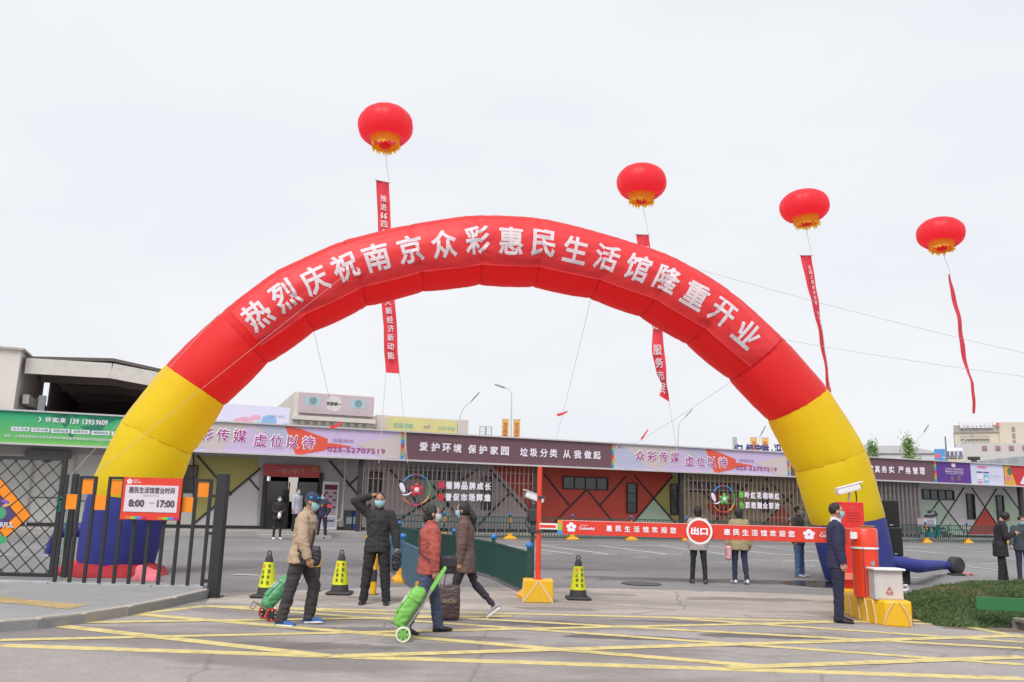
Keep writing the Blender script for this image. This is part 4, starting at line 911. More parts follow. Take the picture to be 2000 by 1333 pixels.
# crumpled red ground cloth and pink rucked cloth under the left leg
def crumple(pos, rx, ry, h, m, name, label, cat, seed, amp=.35):
    mb = MB(); rings = []
    n = 40
    for i in range(8):
        f = i/7; rings.append([Vector((math.cos(a*2*PI/n)*rx*math.cos(f*PI/2*.96), math.sin(a*2*PI/n)*ry*math.cos(f*PI/2*.96), h*math.sin(f*PI/2))) for a in range(n)])
    for rg in rings:
        for v in rg:
            q = 1+amp*noise.noise(Vector((v.x*4+seed, v.y*4, v.z*5)))+amp*.5*noise.noise(Vector((v.x*11+seed, v.y*11, v.z*13))); v.x *= q; v.y *= q; v.z = max(0, v.z*(.7+.6*q-.3))
    mb.loft(rings); o = mb.build(name, m, smooth=True); o.location = pos; return tag(o, label, cat)
g = G(215, 1131); crumple((PL.x, PL.y-.05, .002), 1.05, .98, .30, mat('red_ground_cloth', (.34, .012, .02), .75, bump=.5, bs=14), 'ground_cloth', 'crumpled dark red cloth spread under the left arch leg', 'cloth', 3, .12)
g = G(283, 1133); crumple(g, .27, .2, .26, mat('pink_cloth', (.66, .16, .2), .7, var=.25, vs=6, bump=.5, bs=14), 'bundled_cloth', 'bundled pink and white cloth at the foot of the left arch leg', 'cloth bundle', 9, .5)
g = G(137, 1122); crumple(g, .22, .25, .28, mat('red_sandbag_cloth', (.50, .03, .04), .7, bump=.5, bs=14), 'sandbag', 'red cloth sandbag left of the left arch leg', 'sandbag', 5, .3)
# blower
be = empty('air_blower', bl, 0, 'round black air blower at the end of the blue sleeve', 'air blower')
MB().lathe([(.10, -.13), (.20, -.12), (.225, -.09), (.225, .09), (.20, .12), (.10, .13)], (0, 0, .26), 28, axis=(.35, -1, 0)).build('housing', 'rubber', be, smooth=True)
for r_ in (.06, .10, .14, .18): MB().tube([(Vector((0, 0, .26))+Vector((.33, -.944, 0))*.13+Vector((.944, .33, 0))*r_*math.cos(a*PI/12)+Vector((0, 0, 1))*r_*math.sin(a*PI/12)) for a in range(25)], .006, 5).build('grille_ring', 'dark', be)
MB().box((0, 0, .03), (.36, .3, .05), bev=.01).build('foot', 'dark', be)
MB().tube([(.12, -.05, .05), (.3, -.1, .06), (.42, -.05, .03), (.38, .05, .03)], .02, 6).build('handle', 'bored', be)
# arch guy ropes with small red flags
def rope(pts, r, m, label, flag=None, sag=0.0):
    P = [Vector(p) for p in pts]
    if len(P) == 2 and sag: P = [P[0].lerp(P[1], i/12)-Vector((0, 0, sag*4*(i/12)*(1-i/12))) for i in range(13)]
    o = MB().tube(P, r, 5).build('guy_rope', m, origin=P[-1]); tag(o, label, 'rope'); return o
def AW(k, ph, off=0): p = arch_S(k, 0, ph, off); return AO+AU*p.x-AN*p.y+Vector((0, 0, p.z))
def red_flag(p, label, d=(1, 0, .4)):
    d = Vector(d).normalized()*.2; mb = MB(); mb.loft([[p-d+Vector((0, 0, -.05)), p-d+Vector((0, .01, .05))], [p+Vector((0, .05, -.05)), p+Vector((0, .06, .04))], [p+d+Vector((0, -.02, .0)), p+d+Vector((0, .0, .06))]], close=False, cap=(0, 0))
    o = mb.build('warning_ribbon', 'redban', origin=p); sol = o.modifiers.new('s', 'SOLIDIFY'); sol.thickness = .01; tag(o, label, 'ribbon')
# ropes to the near left: from high on the arch across in front of the left leg
rope([AW(7, rad(75), .03), D(127, 972, 14.9)], .0035, M['rope'], 'long thin rope from the arch crown down across the left yellow leg', sag=.0)
rope([AW(4, rad(70), .02), D(128, 940, 14.9)], .004, M['rope'], 'short thin rope from the left shoulder of the arch to the gate')
e1 = D(680, 930, 33); rope([AW(5, rad(-80)), e1], .004, M['rope'], 'thin rope slanting from the arch to the hall left of centre', sag=.05); red_flag(AW(5, rad(-80)).lerp(e1, .52), 'small red ribbon tied on the rope near the stair tower')
e1 = D(1085, 862, 36); rope([AW(10, rad(-85)), e1], .004, M['rope'], 'thin near-vertical rope hanging from the arch crown', sag=.1); red_flag(AW(10, rad(-85)).lerp(e1, .70), 'small red ribbon on the rope in the middle of the arch', (1, 0, .3))
e1 = D(1190, 893, 36); rope([AW(13, rad(-60)), e1], .004, M['rope'], 'thin rope slanting left from the right shoulder of the arch', sag=.1); red_flag(AW(13, rad(-60)).lerp(e1, .60), 'small red ribbon on the slanting rope right of centre', (.7, 0, .9))
rope([AW(11, rad(100)), D(2250, 745, 17)], .004, M['rope'], 'upper rope running from the arch crown out to the right', sag=.12)
rope([AW(13, rad(90)), D(2250, 765, 17)], .004, M['rope'], 'lower rope running from the right arch shoulder out to the right', sag=.08)

# ------------------------------------------------------------------ lantern balloons with hanging banners
FG = mat('fringe_gold', (.88, .62, .08), .6, trans=.7)
def balloon(px, py, wpx, hpx, Y, label, tilt=0):
    c = D(px, py, Y); R = wpx/2/FPX*Y*1.02; Hh = hpx/2/FPX*Y*.98; Hh *= .95; e = empty('lantern_balloon', c, 0, label, 'lantern balloon', 'red lantern balloons over the arch'); e.rotation_euler.y = tilt
    ng = 12
    for g_ in range(ng):
        rings = []
        for i in range(15):
            th = PI*.985*i/14+.02; rr = math.sin(th)**.78; z = math.cos(th)
            if th > 2.35: rr = max(rr, .46)
            rings.append([Vector((R*rr*(1+.035*math.sin(PI*j/4)*math.sin(th))*math.cos((g_+j/4)*2*PI/ng), R*rr*(1+.035*math.sin(PI*j/4)*math.sin(th))*math.sin((g_+j/4)*2*PI/ng), Hh*z)) for j in range(5)])
        rings = [r_ for i, r_ in enumerate(rings) if i < 12]
        MB().loft(rings, close=False, cap=(0, 0)).build('gore', M['lantern'] if g_ % 1 == 0 else 'red', e, smooth=True)
    zb = -Hh*.74; rb = R*.50
    MB().lathe([(rb*1.12, zb+.06), (rb*1.06, zb-.05), (rb*.98, zb-.28), (rb*.96, zb-.27), (rb*1.04, zb-.05), (rb*1.10, zb+.06)], n=28, caps=(0, 0)).build('collar', FG, e, smooth=True)
    rn = random.Random(int(px)); mb = MB()
    for k in range(64):
        a = k*2*PI/64; l = rn.uniform(.08, .27); d = Vector((math.cos(a), math.sin(a), 0)); tq = Vector((-d.y, d.x, 0)); p = d*rb*rn.uniform(.92, 1.0)+Vector((0, 0, zb-.22)); q = p+d*rn.uniform(-.02, .1)+Vector((-.10*rn.random(), 0, -l)); w_ = .06
        mb.loft([[p-tq*w_, p+tq*w_], [p.lerp(q, .5)-tq*w_*.8+d*.02, p.lerp(q, .5)+tq*w_*.8], [q-tq*w_*.3, q+tq*w_*.3]], close=False, cap=(0, 0))
    mb.build('fringe', FG, e)
    MB().ell((0, 0, zb-.30), (rb*.45, rb*.45, .12), 12, 8).build('tassel_knot', 'red', e)
    return e, c, zb
M['lantern'] = mat('lantern_red', (.87, .085, .12), .4, var=.03, trans=.7, sheen=.3)
def hanger(rows, Y, wd, label, text, tx, flip=1, rod=True, n=24, tside=0):
    """rows: surveyed left/right edge of the ribbon from top to bottom; real width wd, turning about its length"""
    P = []
    for xl, yl_, xr, yr in rows:
        a, b = D(xl, yl_, Y), D(xr, yr, Y); m = (a+b)/2; v = b-a; app = v.length; dy = math.sqrt(max(0, wd*wd-min(app, wd)**2)); vd = (m-EYEV).normalized(); P.append((m, (v+vd*dy*flip).normalized()*wd/2))
    # resample
    L_ = [0]
    for a, b in zip(P, P[1:]): L_.append(L_[-1]+(b[0]-a[0]).length)
    def at(s):
        s = min(max(s, 0), L_[-1]); k = max(i for i in range(len(L_)-1) if L_[i] <= s+1e-9) if s < L_[-1] else len(L_)-2; f = (s-L_[k])/(L_[k+1]-L_[k]); return P[k][0].lerp(P[k+1][0], f), P[k][1].lerp(P[k+1][1], f).normalized()*wd/2
    org = P[0][0]; e = empty('hanging_banner', org, 0, label, 'hanging banner', 'red banners under the lantern balloons')
    rings = []
    for i in range(61):
        s = L_[-1]*i/60; m, v = at(s); nr = v.cross(Vector((0, 0, -1))).normalized(); wv = .035*math.sin(s*1.7)+.02*math.sin(s*4.1+1)
        row = [m+v*(-1+2*j/6)+nr*(wv+.02*math.sin(j*1.3+s*2)) for j in range(7)]; rings.append([p-org for p in row]+[p-org+nr*.008 for p in row[::-1]])
    MB().loft(rings).build('cloth', M['hangcloth'], e, smooth=True)
    if rod: m, v = at(0); MB().cyl(m-v*1.25-org, m+v*1.25-org, .02, n=6).build('rod', 'paler', e)
    mb = MB(); s = tx[0]
    for ch in text:
        if ch != ' ':
            m, v = at(s+tx[1]/2); m2, _ = at(s+tx[1]/2+.05); dn = (m-m2).normalized(); nr = v.cross(Vector((0, 0, -1))).normalized()
            if nr.y > 0: nr = -nr
            wv = .035*math.sin(s*1.7)
            text_mb(mb, ch, m+v*tside-org+nr*.075, v, dn, tx[1]*.72, tx[1]*.80, .02, nrm=nr, off=.0)
        s += tx[1]
        if s > L_[-1]-.2: break
    mb.build('lettering', M['letter'], e); return e, P
M['hangcloth'] = mat('hanging_red_cloth', (.78, .06, .085), .7, var=.05, bump=.2, bs=5, trans=.3)
BL = [((753, 247, 110, 90), 34, 'largest lantern balloon, first from the left above the arch', [(736, 352, 759, 357), (737, 420, 763, 425), (741, 520, 768, 522), (743, 590, 773, 590), (750, 640, 775, 640), (749, 690, 778, 690), (753, 728, 781, 730)], 1, '推进“四化”建设 加快壮大新经济新动能'),
      ((1253, 357, 98, 80), 38, 'lantern balloon second from the left, above the right half of the arch', [(1242, 458, 1268, 459), (1250, 520, 1277, 522), (1260, 580, 1284, 582), (1274, 640, 1291, 640), (1275, 690, 1297, 690), (1284, 730, 1301, 730), (1294, 752, 1303, 755), (1287, 773, 1306, 785)], -1, '打造惠民生活馆 服务市民 百姓满意 口碑第一'),
      ((1571, 404, 95, 72), 40, 'lantern balloon third from the left, right of the arch crown', [(1563, 499, 1586, 499), (1575, 550, 1594, 550), (1584, 600, 1600, 600), (1598, 640, 1606, 640), (1605, 680, 1612, 680), (1611, 730, 1618, 730), (1613, 765, 1623, 766)], 1, '全国文明城市创建 众彩惠民生活馆开业大吉 农副产品质优价廉'),
      ((1837, 457, 88, 66), 44, 'lantern balloon farthest to the right over the hotel', [(1853, 536, 1857, 536), (1859, 580, 1868, 580), (1868, 630, 1878, 630), (1876, 680, 1886, 680), (1888, 730, 1894, 730), (1895, 748, 1903, 750), (1897, 775, 1904, 776), (1901, 808, 1905, 808)], 1, '')]
for (px, py, w_, h_), Y, lb, rows, fl, tx in BL:
    e, c, zb = balloon(px, py, w_, h_, Y, lb, tilt=rad({753: 5, 1253: 2, 1571: 4, 1837: 7}[px])); e.rotation_euler.z = px*.37
    hb_, P = hanger(rows, Y, .56 if px < 1000 else .6, 'red hanging banner below the ' + {753: 'first balloon from the left, square cut at its lower end', 1253: 'second balloon from the left, its end curled', 1571: 'third balloon from the left, twisting narrow', 1837: 'rightmost balloon, seen almost edge on'}[px], tx, (.62 if px < 1000 else .5, {753: .378, 1253: .6, 1571: .26, 1837: .4}[px]), fl, rod=px != 1837)
    o = MB().tube([c+Vector((0, 0, zb-.3)), P[0][0]+P[0][1]], .012, 5).build('tether', 'paler', origin=c); tag(o, 'white string from the '+{753: 'first', 1253: 'second', 1571: 'third', 1837: 'rightmost'}[px]+' lantern balloon down to its banner', 'string')
    if px < 1800:
        bt = P[-1]
        for sgn, dx in ((-1, -26), (1, 30)):
            if px != 753 and sgn < 0: continue
            q = D({753: 766, 1253: 1318, 1571: 1640}[px]+(dx if px == 753 else 8), 905, Y); o = MB().tube([bt[0]+bt[1]*sgn, q], .012, 5).build('tether', 'paler', origin=q)
            tag(o, 'faint string from the '+('left' if sgn < 0 else 'right')+' lower corner of the '+{753: 'first', 1253: 'second', 1571: 'third'}[px]+' hanging banner', 'string')
# ------------------------------------------------------------------ left boundary: plinth wall, bar fence, gate
FY = 14.25
def fx(px, y=1060): return D(px, y, FY).x
def fz(px, py): return D(px, py, FY).z
pl0, pl1 = G(-500, 1138).x, D(398, 1148, FY).x
e = empty('plinth_wall', (pl0, FY, 0), 0, 'low pale grey plinth wall under the bar fence and gate', 'wall')
zpl = fz(250, 1141)
nb_ = 9
for k in range(nb_):
    MB().box(((pl1-pl0)*(k+.5)/nb_, .1, zpl/2), ((pl1-pl0)/nb_-.008, .26, zpl), bev=.012).build('plinth_block', 'plinth', e)
MB().box((fx(405)-pl0-.06, .1, zpl/2-.03), (.12, .24, zpl-.06)).build('plinth_end', 'kerb', e)
pst = empty('gate_post', (D(424, 1050, 14.05).x-.0, 14.05, 0), 0, 'thick black square post at the right end of the bar fence', 'post'); pst.location.x = G(413, 1168).x
zp = D(424, 925, 14.05).z
MB().box((0, 0, zp/2), (.17, .17, zp), bev=.008).build('shaft', 'black', pst); MB().box((0, 0, .01), (.26, .26, .02)).build('foot_plate', 'black', pst)
for z in (.25, 1.0, 1.6): MB().box((-.12, 0, z), (.1, .05, .05)).build('hinge', 'black', pst)
# bar fence: pairs of flat bars, joined at alternate heights by orange plates
bf = empty('bar_fence', (fx(125), FY, zpl), 0, 'black fence of tall flat bars with orange square plates', 'fence'); X0 = fx(125)
bpx = [135, 163, 189, 216, 245, 272, 300, 328, 356, 384, 409]
bx = [D(p, 1050, FY).x-X0 for p in (117, 150, 179, 206, 234, 262, 290, 319, 348, 377, 403)]
pitch = (bx[-1]-bx[0])/10
bx = [bx[0]+pitch*i for i in range(11)]
zt = fz(200, 931)-zpl; zt2 = fz(395, 938)-zpl
tops = [zt-.0]+[zt]*9+[zt]
for i, x in enumerate(bx):
    h = zt if i != 0 else zt+.02
    MB().box((x, 0, h/2), (.048, .045, h)).build('bar', 'black', bf)
pw = pitch-.055; ph_ = .245
for i in range(10):
    a, b = bx[i]+.03, bx[i+1]-.03; up = i % 2 == 1
    if i in (3, 4, 5, 6, 7) and up is False: pass
    zc = zt-.05-ph_/2 if up else zt-.05-ph_*1.5-.01
    if up: MB().box(((bx[i]+bx[i+1])/2, 0, zt+.002-.0225), (pw+.0, .058, .045)).build('top_link', 'black', bf)
    MB().box(((a+b)/2, 0, zc), (b-a, .02, ph_)).build('plate', 'orange', bf)
# opening hours board tied to the fence
c0, c1, c2, c3 = D(243, 932, FY-.08), D(357, 935, FY-.08), D(350, 1018, FY-.08), D(235, 1014, FY-.08)
cen = (c0+c1+c2+c3)/4; W = ((c1-c0).length+(c2-c3).length)/2; Hh = ((c3-c0).length+(c2-c1).length)/2
ob = empty('opening_hours_board', cen, 0, 'red edged opening hours board hung on the bar fence', 'sign')
MB().box((0, 0, 0), (W, .03, Hh)).build('board', cm('board_red', (226, 66, 46), .45, var=.02), ob)
pn = MB().box((0, -.018, -.0), (W*.90, .012, Hh*.63)).build('panel', cm('board_white', (222, 212, 224), .45, var=.02), ob)
mb = MB(); fd = dict(nrm=(0, -1, 0))
def bt(body, x, z, w=None, h=None, bold=.02, mi=0, y=-.026): text_mb(mb, body, (x*W, y, z*Hh), (1, 0, 0), (0, 0, 1), w and w*W, h and h*Hh, bold, nrm=(0, -1, 0), mi=mi)
bt('惠民生活馆营业时间', 0, .20, .78, .15, .02, 0); bt('BUSINESS HOURS', 0, .075, .26, .045, .0, 1); bt('8:00', -.24, -.11, .27, .18, .045, 0); bt('17:00', .26, -.11, .30, .18, .045, 0); bt('—', .02, -.10, .10, None, .0, 0)
mb.build('lettering', [cm('board_ink', (92, 76, 84), .5, var=0), cm('board_dim', (190, 180, 190), .5, var=0)], pn)
mb = MB(); bt('JUNHE', -.29, .425, .09, .035, .01, 0, -.02); bt('Colourful', -.27, .385, .15, .045, .01, 0, -.02)
for k in range(5):
    a = rad(90+72*k); P_ = [(-.40*W+.028*W*math.cos(a)+.02*W*math.cos(q*PI/6), -.0165-.001*(k % 2), .40*Hh+.028*W*math.sin(a)+.02*W*math.sin(q*PI/6)) for q in range(12)]; mb.add(P_, [tuple(range(12))])
mb.build('logo', cm('board_logo_white', (240, 232, 236), .5, var=0), ob)
mb = MB(); cs = [(230, 120, 40), (150, 200, 60), (30, 150, 230), (200, 40, 110)]
for x0_ in (-.37, .18):
    for k in range(4): mb.box(((x0_+.09*k)*W, -.018, -.455*Hh), (.088*W, .01, .06*Hh), k)
mb.build('colour_band', [cm('band_%d' % i, c, .5, var=0) for i, c in enumerate(cs)], ob)
# lattice gate
GY = 14.7
gp = lambda px, py: D(px, py, GY)
xr = gp(112, 1060).x; xl = xr-3.3; zb_, zt_ = zpl+.03, gp(100, 893).z
ga_ = empty('lattice_gate', (xr, GY, 0), 0, 'black diamond lattice gate with orange squares and a purple poster', 'gate')
f = .07
for n_, c, d in (('stile', (-.035, 0, (zb_+zt_)/2), (f, f, zt_-zb_)), ('stile', (-3.3+.035, 0, (zb_+zt_)/2), (f, f, zt_-zb_)), ('rail', (-1.65, 0, zt_-.03), (3.3-2*f, f, .06)), ('rail', (-1.65, 0, zb_+.03), (3.3-2*f, f, .06))): MB().box(c, d).build(n_, 'black', ga_)
MB().box((.17, .02, (zb_+zt_)/2-.14), (.085, .08, zt_-zb_-.28)).build('lock_post', 'black', ga_)
cell = .185*1.0; rc = gp(62, 1007); RCx, RCz = rc.x-xr, rc.z
dg_ = cell*math.sqrt(2)
xa, xb, za_, zb2 = -3.3+f, -f, zb_+.06, zt_-.06
def clipline(c, sgn):
    # z = sgn*x + c inside the frame
    pts = []
    for x in (xa, xb):
        z = sgn*x+c
        if za_ <= z <= zb2: pts.append((x, z))
    for z in (za_, zb2):
        x = (z-c)*sgn
        if xa < x < xb: pts.append((x, z))
    return sorted(pts)[:2] if len(pts) >= 2 else None
for sgn in (1, -1):
    cc = RCz-sgn*RCx
    for k in range(-30, 31):
        q = clipline(cc+k*dg_, sgn)
        if q and (Vector(q[0])-Vector(q[1])).length > .08:
            MB().bar((q[0][0], .008*sgn, q[0][1]), (q[1][0], .008*sgn, q[1][1]), .014, .016, up=(0, 1, 0)).build('bar', 'black', ga_)
# orange ring of lattice cells round the poster: N cells to a side
Nn = 8; h45 = cell/math.sqrt(2)
for i in range(Nn):
    for j in range(Nn):
        if i in (0, Nn-1) or j in (0, Nn-1):
            cx = RCx-h45*(i+j+1); czz = RCz+h45*(i-j)
            MB().box((cx, -.004, czz), (cell-.02, .014, cell-.02), rot=Matrix.Rotation(rad(45), 3, 'Y')).build('orange_plate', 'orange', ga_)
ccx = RCx-h45*Nn; pw_ = cell*(Nn-2)
po = MB().box((ccx, -.006, RCz), (pw_, .016, pw_), rot=Matrix.Rotation(rad(45), 3, 'Y')).build('poster', cm('poster_purple', (84, 62, 120), .5, var=.1, vs=1.5), ga_)
mb = MB()
def dsc(x, z, r, mi, rz=1, a=0): mb.add([(x+r*math.cos(q*PI/9)*math.cos(a)-r*rz*math.sin(q*PI/9)*math.sin(a), -.0165-.001*mi, z+r*math.cos(q*PI/9)*math.sin(a)+r*rz*math.sin(q*PI/9)*math.cos(a)) for q in range(18)], [tuple(range(18))], mi)
ex = RCx-cell*1.9
dsc(ex-.18, RCz+.02, .10, 0); dsc(ex-.08, RCz+.17, .09, 1, .3, .4); dsc(ex-.12, RCz+.22, .08, 2, .35, -.3); dsc(ex-.28, RCz+.12, .1, 3, .4, 1.1); dsc(ex-.30, RCz-.42, .30, 0, .35, 0)
text_mb(mb, 'COLOURFUL', (ex-.22, -.022, RCz-.17), (1, 0, 0), (0, 0, 1), .6, .09, .03, nrm=(0, -1, 0), mi=4)
mb.build('print', [cm('pp_green', (70, 160, 110), .5, var=0), cm('pp_gold', (220, 170, 90), .5, var=0), cm('pp_violet', (130, 90, 180), .5, var=0), cm('pp_crimson', (170, 40, 80), .5, var=0), cm('pp_white', (210, 220, 230), .5, var=0)], po)
# cable tie / teal cord knotted at the gate
kx, kz = gp(122, 988).x, gp(122, 984).z
mb = MB(); rn = random.Random(2)
pts = [Vector((kx+rn.uniform(-.10, .12), GY-.09+rn.uniform(-.03, .03), kz+rn.uniform(-.14, .12))) for _ in range(16)]
mb.tube(pts, .009, 5); mb.tube([pts[0], pts[0]+Vector((.03, 0, -.4)), pts[0]+Vector((-.02, .02, -.9))], .007, 5); mb.tube([pts[3]+Vector((.0, 0, 0)), pts[3]+Vector((.06, 0, -.5)), pts[3]+Vector((.02, .02, -1.05))], .007, 5)
tag(mb.build('knotted_cord', cm('teal_cord', (40, 130, 110)), origin=pts[0]), 'teal cord knotted round the gate stile', 'cord')
MB_ = MB().tube([gp(120, 1100), gp(124, 1118), gp(128, 1137)], .008, 5); tag(MB_.build('yellow_cord', cm('yellow_cord', (220, 180, 40)), origin=gp(120, 1100)), 'short yellow cord hanging at the foot of the gate', 'cord')

# ------------------------------------------------------------------ railings
def post_with_base(parent, x, h, m, base=True, reflect=False):
    MB().box((x, 0, h/2+.03), (.07, .07, h-.06)).build('post', m, parent)
    MB().ell((x, 0, h+.045), (.068, .068, .06), 14, 8).build('cap', 'cap', parent, smooth=True)
    if reflect: MB().box((x, -.037, h*.80), (.05, .008, .22)).build('reflector', 'orange', parent)
    if base:
        MB().loft([[Vector((x+a*.5*sx, b*.5*sy, z)) for a, b in ((-1, -.7), (-.7, -1), (.7, -1), (1, -.7), (1, .7), (.7, 1), (-.7, 1), (-1, .7))] for sx, sy, z in ((.62, .34, 0), (.62, .34, .05), (.50, .26, .09), (.22, .2, .14), (.18, .18, .26))]).build('base', 'ybase', parent)
def railing_section(name, p, q, h, m, label, group, sp=.06, top=.075, dense=False, reflect=False, last=False, lb=True, z0=.10, first=True, barw=.012):
    p, q = Vector((p[0], p[1], 0)), Vector((q[0], q[1], 0)); d = q-p; ln = d.length
    e = empty(name, p, math.atan2(d.y, d.x), label, 'railing', group)
    zt_ = h-.08
    if first: post_with_base(e, 0, h, m, reflect=reflect)
    if last: post_with_base(e, ln, h, m, reflect=reflect, base=lb)
    rails = [zt_, z0] if dense else [zt_, zt_-.24, z0]
    for z in rails: MB().box((ln/2, 0, z), (ln-.07, .035, .045)).build('rail', m, e)
    mb = MB(); n = int((ln-.07)/sp)
    for i in range(1, n):
        mb.box((.035+(ln-.07)*i/n, 0, (zt_+z0)/2), (barw, .024 if not dense else .03, zt_-z0-.05))
    mb.build('bars', m, e, kind='stuff')
    return e
# dense green row running towards the camera
ga0, gb0 = Vector((-3.95, 27.1)), Vector((.40, 15.15)); gd = (gb0-ga0).normalized()
u0 = Vector((G(962, 1133).x, G(962, 1133).y))
ordn = ['nearest', 'second', 'third', 'fourth', 'fifth', 'sixth']
N_ = int((u0-ga0).length//3.0)+1
railing_section('railing', gb0, u0, .84, 'greenr', 'green railing length ending behind the red barrier pole', 'dense green railings across the forecourt', .075, dense=True, last=True, lb=False, barw=.034)
for k in range(4):
    a = u0-gd*3.0*(k+1); b = u0-gd*3.0*k
    railing_section('railing', a, b, .84, 'greenr', 'green railing length '+('just left of the one by the barrier pole, behind the two women', 'third from the barrier pole, by the black clad man', 'fourth from the barrier pole, towards the hall', 'farthest of the dense green row, close to the hall')[k], 'dense green railings across the forecourt', .075, dense=True, barw=.034)
bp = [Vector((G(*p).x, G(*p).y)) for p in ((745, 1110), (783, 1136), (812, 1168))]
bdir = (bp[2]-bp[0]).normalized(); bmid = bp[1]
railing_section('railing', bmid, bmid+bdir*2.8, .84, 'bluer', 'blue railing length nearest the red jacketed woman', 'blue railings beside the black clad man', .06, dense=True, last=True, barw=.052)
railing_section('railing', bmid-bdir*2.9, bmid, .84, 'bluer', 'blue railing length behind the hand of the black clad man', 'blue railings beside the black clad man', .06, dense=True, barw=.052)
railing_section('railing', bmid-bdir*5.8, bmid-bdir*2.9, .84, 'bluer', 'blue railing length farthest back behind the black clad man', 'blue railings beside the black clad man', .06, dense=True, barw=.052)
# open green row along the hall
sA = FW(866, 1058, -.35)[0]; pit = (FW(1342, 1058, -.35)[0]-sA)/4
posn = {-1: 'at the back end of the dense green row', 0: 'between the brown coated woman and the red pole', 1: 'left of the red barrier pole', 2: 'right of the red barrier pole', 3: 'left of the exit disc', 4: 'below the khaki screen emblem', 5: 'behind the man in the grey jacket', 6: 'hidden mostly by the right arch leg', 7: 'beside the speakers, in front of the teal bicycle', 8: 'right of the delivery crate', 9: 'behind the man reading his phone', 10: 'at the right edge of the picture'}
for k in range(-1, 11):
    a = BW(sA+pit*k, -.35, 0); b = BW(sA+pit*(k+1), -.35, 0)
    railing_section('railing', a, b, 1.02, 'greenr', 'open barred green railing length '+posn[k], 'open green railings along the hall', .135, reflect=True, last=k == 10, barw=.026)

# ------------------------------------------------------------------ cones, bollards
def cone(px, py, label):
    g_ = G(px, py); e = empty('traffic_cone', g_, rad(random.uniform(-12, 12)), label, 'traffic cone', 'black cones in yellow sleeves'); s = .76/.72
    MB().box((0, 0, .025), (.42, .42, .05), bev=.02).build('base', 'rubber', e)
    MB().lathe([(.155, .045), (.135, .18), (.128, .18), (.06, .62), (.045, .66), (.02, .68)], n=20).build('body', 'rubber', e, smooth=True)
    MB().lathe([(.140, .165), (.082, .56), (.078, .56), (.136, .165)], n=24).build('sleeve', 'coney', e, smooth=True)
    MB().tube([(.0+.032*math.cos(a*PI/8), 0, .70+.036*math.sin(a*PI/8)) for a in range(17)], .011, 6).build('ring_handle', 'rubber', e, smooth=True)
    mb = MB()
    for dx, tx in ((-.035, '禁止停车'), (.045, '专用车位')):
        for i, ch in enumerate(tx):
            z = .50-.085*i; r_ = .140-(z-.165)/(.395)*.058+.004; a = -PI/2+dx/r_*1.15
            n_ = Vector((math.cos(a), math.sin(a), 0)); text_mb(mb, ch, n_*r_+Vector((0, 0, z)), (-n_.y, n_.x, 0), Vector((-n_.x*.146, -n_.y*.146, 1)), .05, .065, .03, nrm=n_, off=.002, mi=1 if i == 0 and dx < 0 else 0)
    mb.build('lettering', [cm('cone_ink', (90, 86, 20), .6, var=0), cm('cone_orange', (230, 150, 30), .5, var=0)], e)
cone(520, 1167, 'yellow sleeved black cone left of the beige jacketed man'); cone(663, 1161, 'yellow sleeved black cone between the beige jacketed man and the black clad man'); cone(1129, 1171, 'yellow sleeved black cone standing alone right of the yellow block')
def bollard(px, py, label):
    e = empty('bollard', G(px, py), 0, label, 'bollard', 'yellow and black steel bollards'); r_ = .057
    for i, (a, b, m) in enumerate(((0, .22, 'boyel'), (.22, .42, 'rubber'), (.42, .66, 'boyel'))): MB().cyl((0, 0, a), (0, 0, b), r_, n=18).build('yellow_band' if m == 'boyel' else 'black_band', m, e, smooth=True)
    MB().lathe([(r_, .66), (r_*.8, .68), (.002, .685)], n=18).build('top', 'boyel', e, smooth=True); MB().lathe([(.1, 0), (.1, .01)], n=16).build('foot_plate', 'dark', e)
bollard(617, 1155, 'yellow and black bollard just behind the beige jacketed man'); bollard(728, 1162, 'yellow and black bollard behind the legs of the black clad man')

# ------------------------------------------------------------------ exit barrier
pb_ = G(1050, 1175); blk = empty('barrier_post', (pb_.x, pb_.y, 0), 0, 'orange red barrier pole standing on a yellow block', 'barrier pole')
MB().box((0, 0, .18), (.50, .42, .36), bev=.012).build('block', 'boyel', blk)
mb = MB()
for a, b in (((-.25, .0), (0, .35)), ((0, .35), (.25, .0))): mb.bar((a[0], -.214, a[1]+.01), (b[0], -.214, b[1]+.0), .022, .006, up=(0, 1, 0))
mb.bar((-.25, -.2, .01), (-.25, -.2, .35), .012); mb.build('painted_stripe', cm('stripe_cream', (230, 200, 170)), blk)
ztop = D(1057, 912, pb_.y).z
MB().tube([(0, 0, .35), (-.005, 0, ztop)], .042, 14).build('pole', 'bored', blk, smooth=True)
MB().box((0, 0, .365), (.16, .16, .012)).build('foot_plate', 'bored', blk)
zb3 = D(1055, 1030, pb_.y).z
MB().box((0, 0, zb3-.065), (.12, .12, .03)).build('rest', 'dark', blk); MB().box((.03, -.05, D(1055, 972, pb_.y).z), (.12, .04, .05)).build('clamp', 'dark', blk)
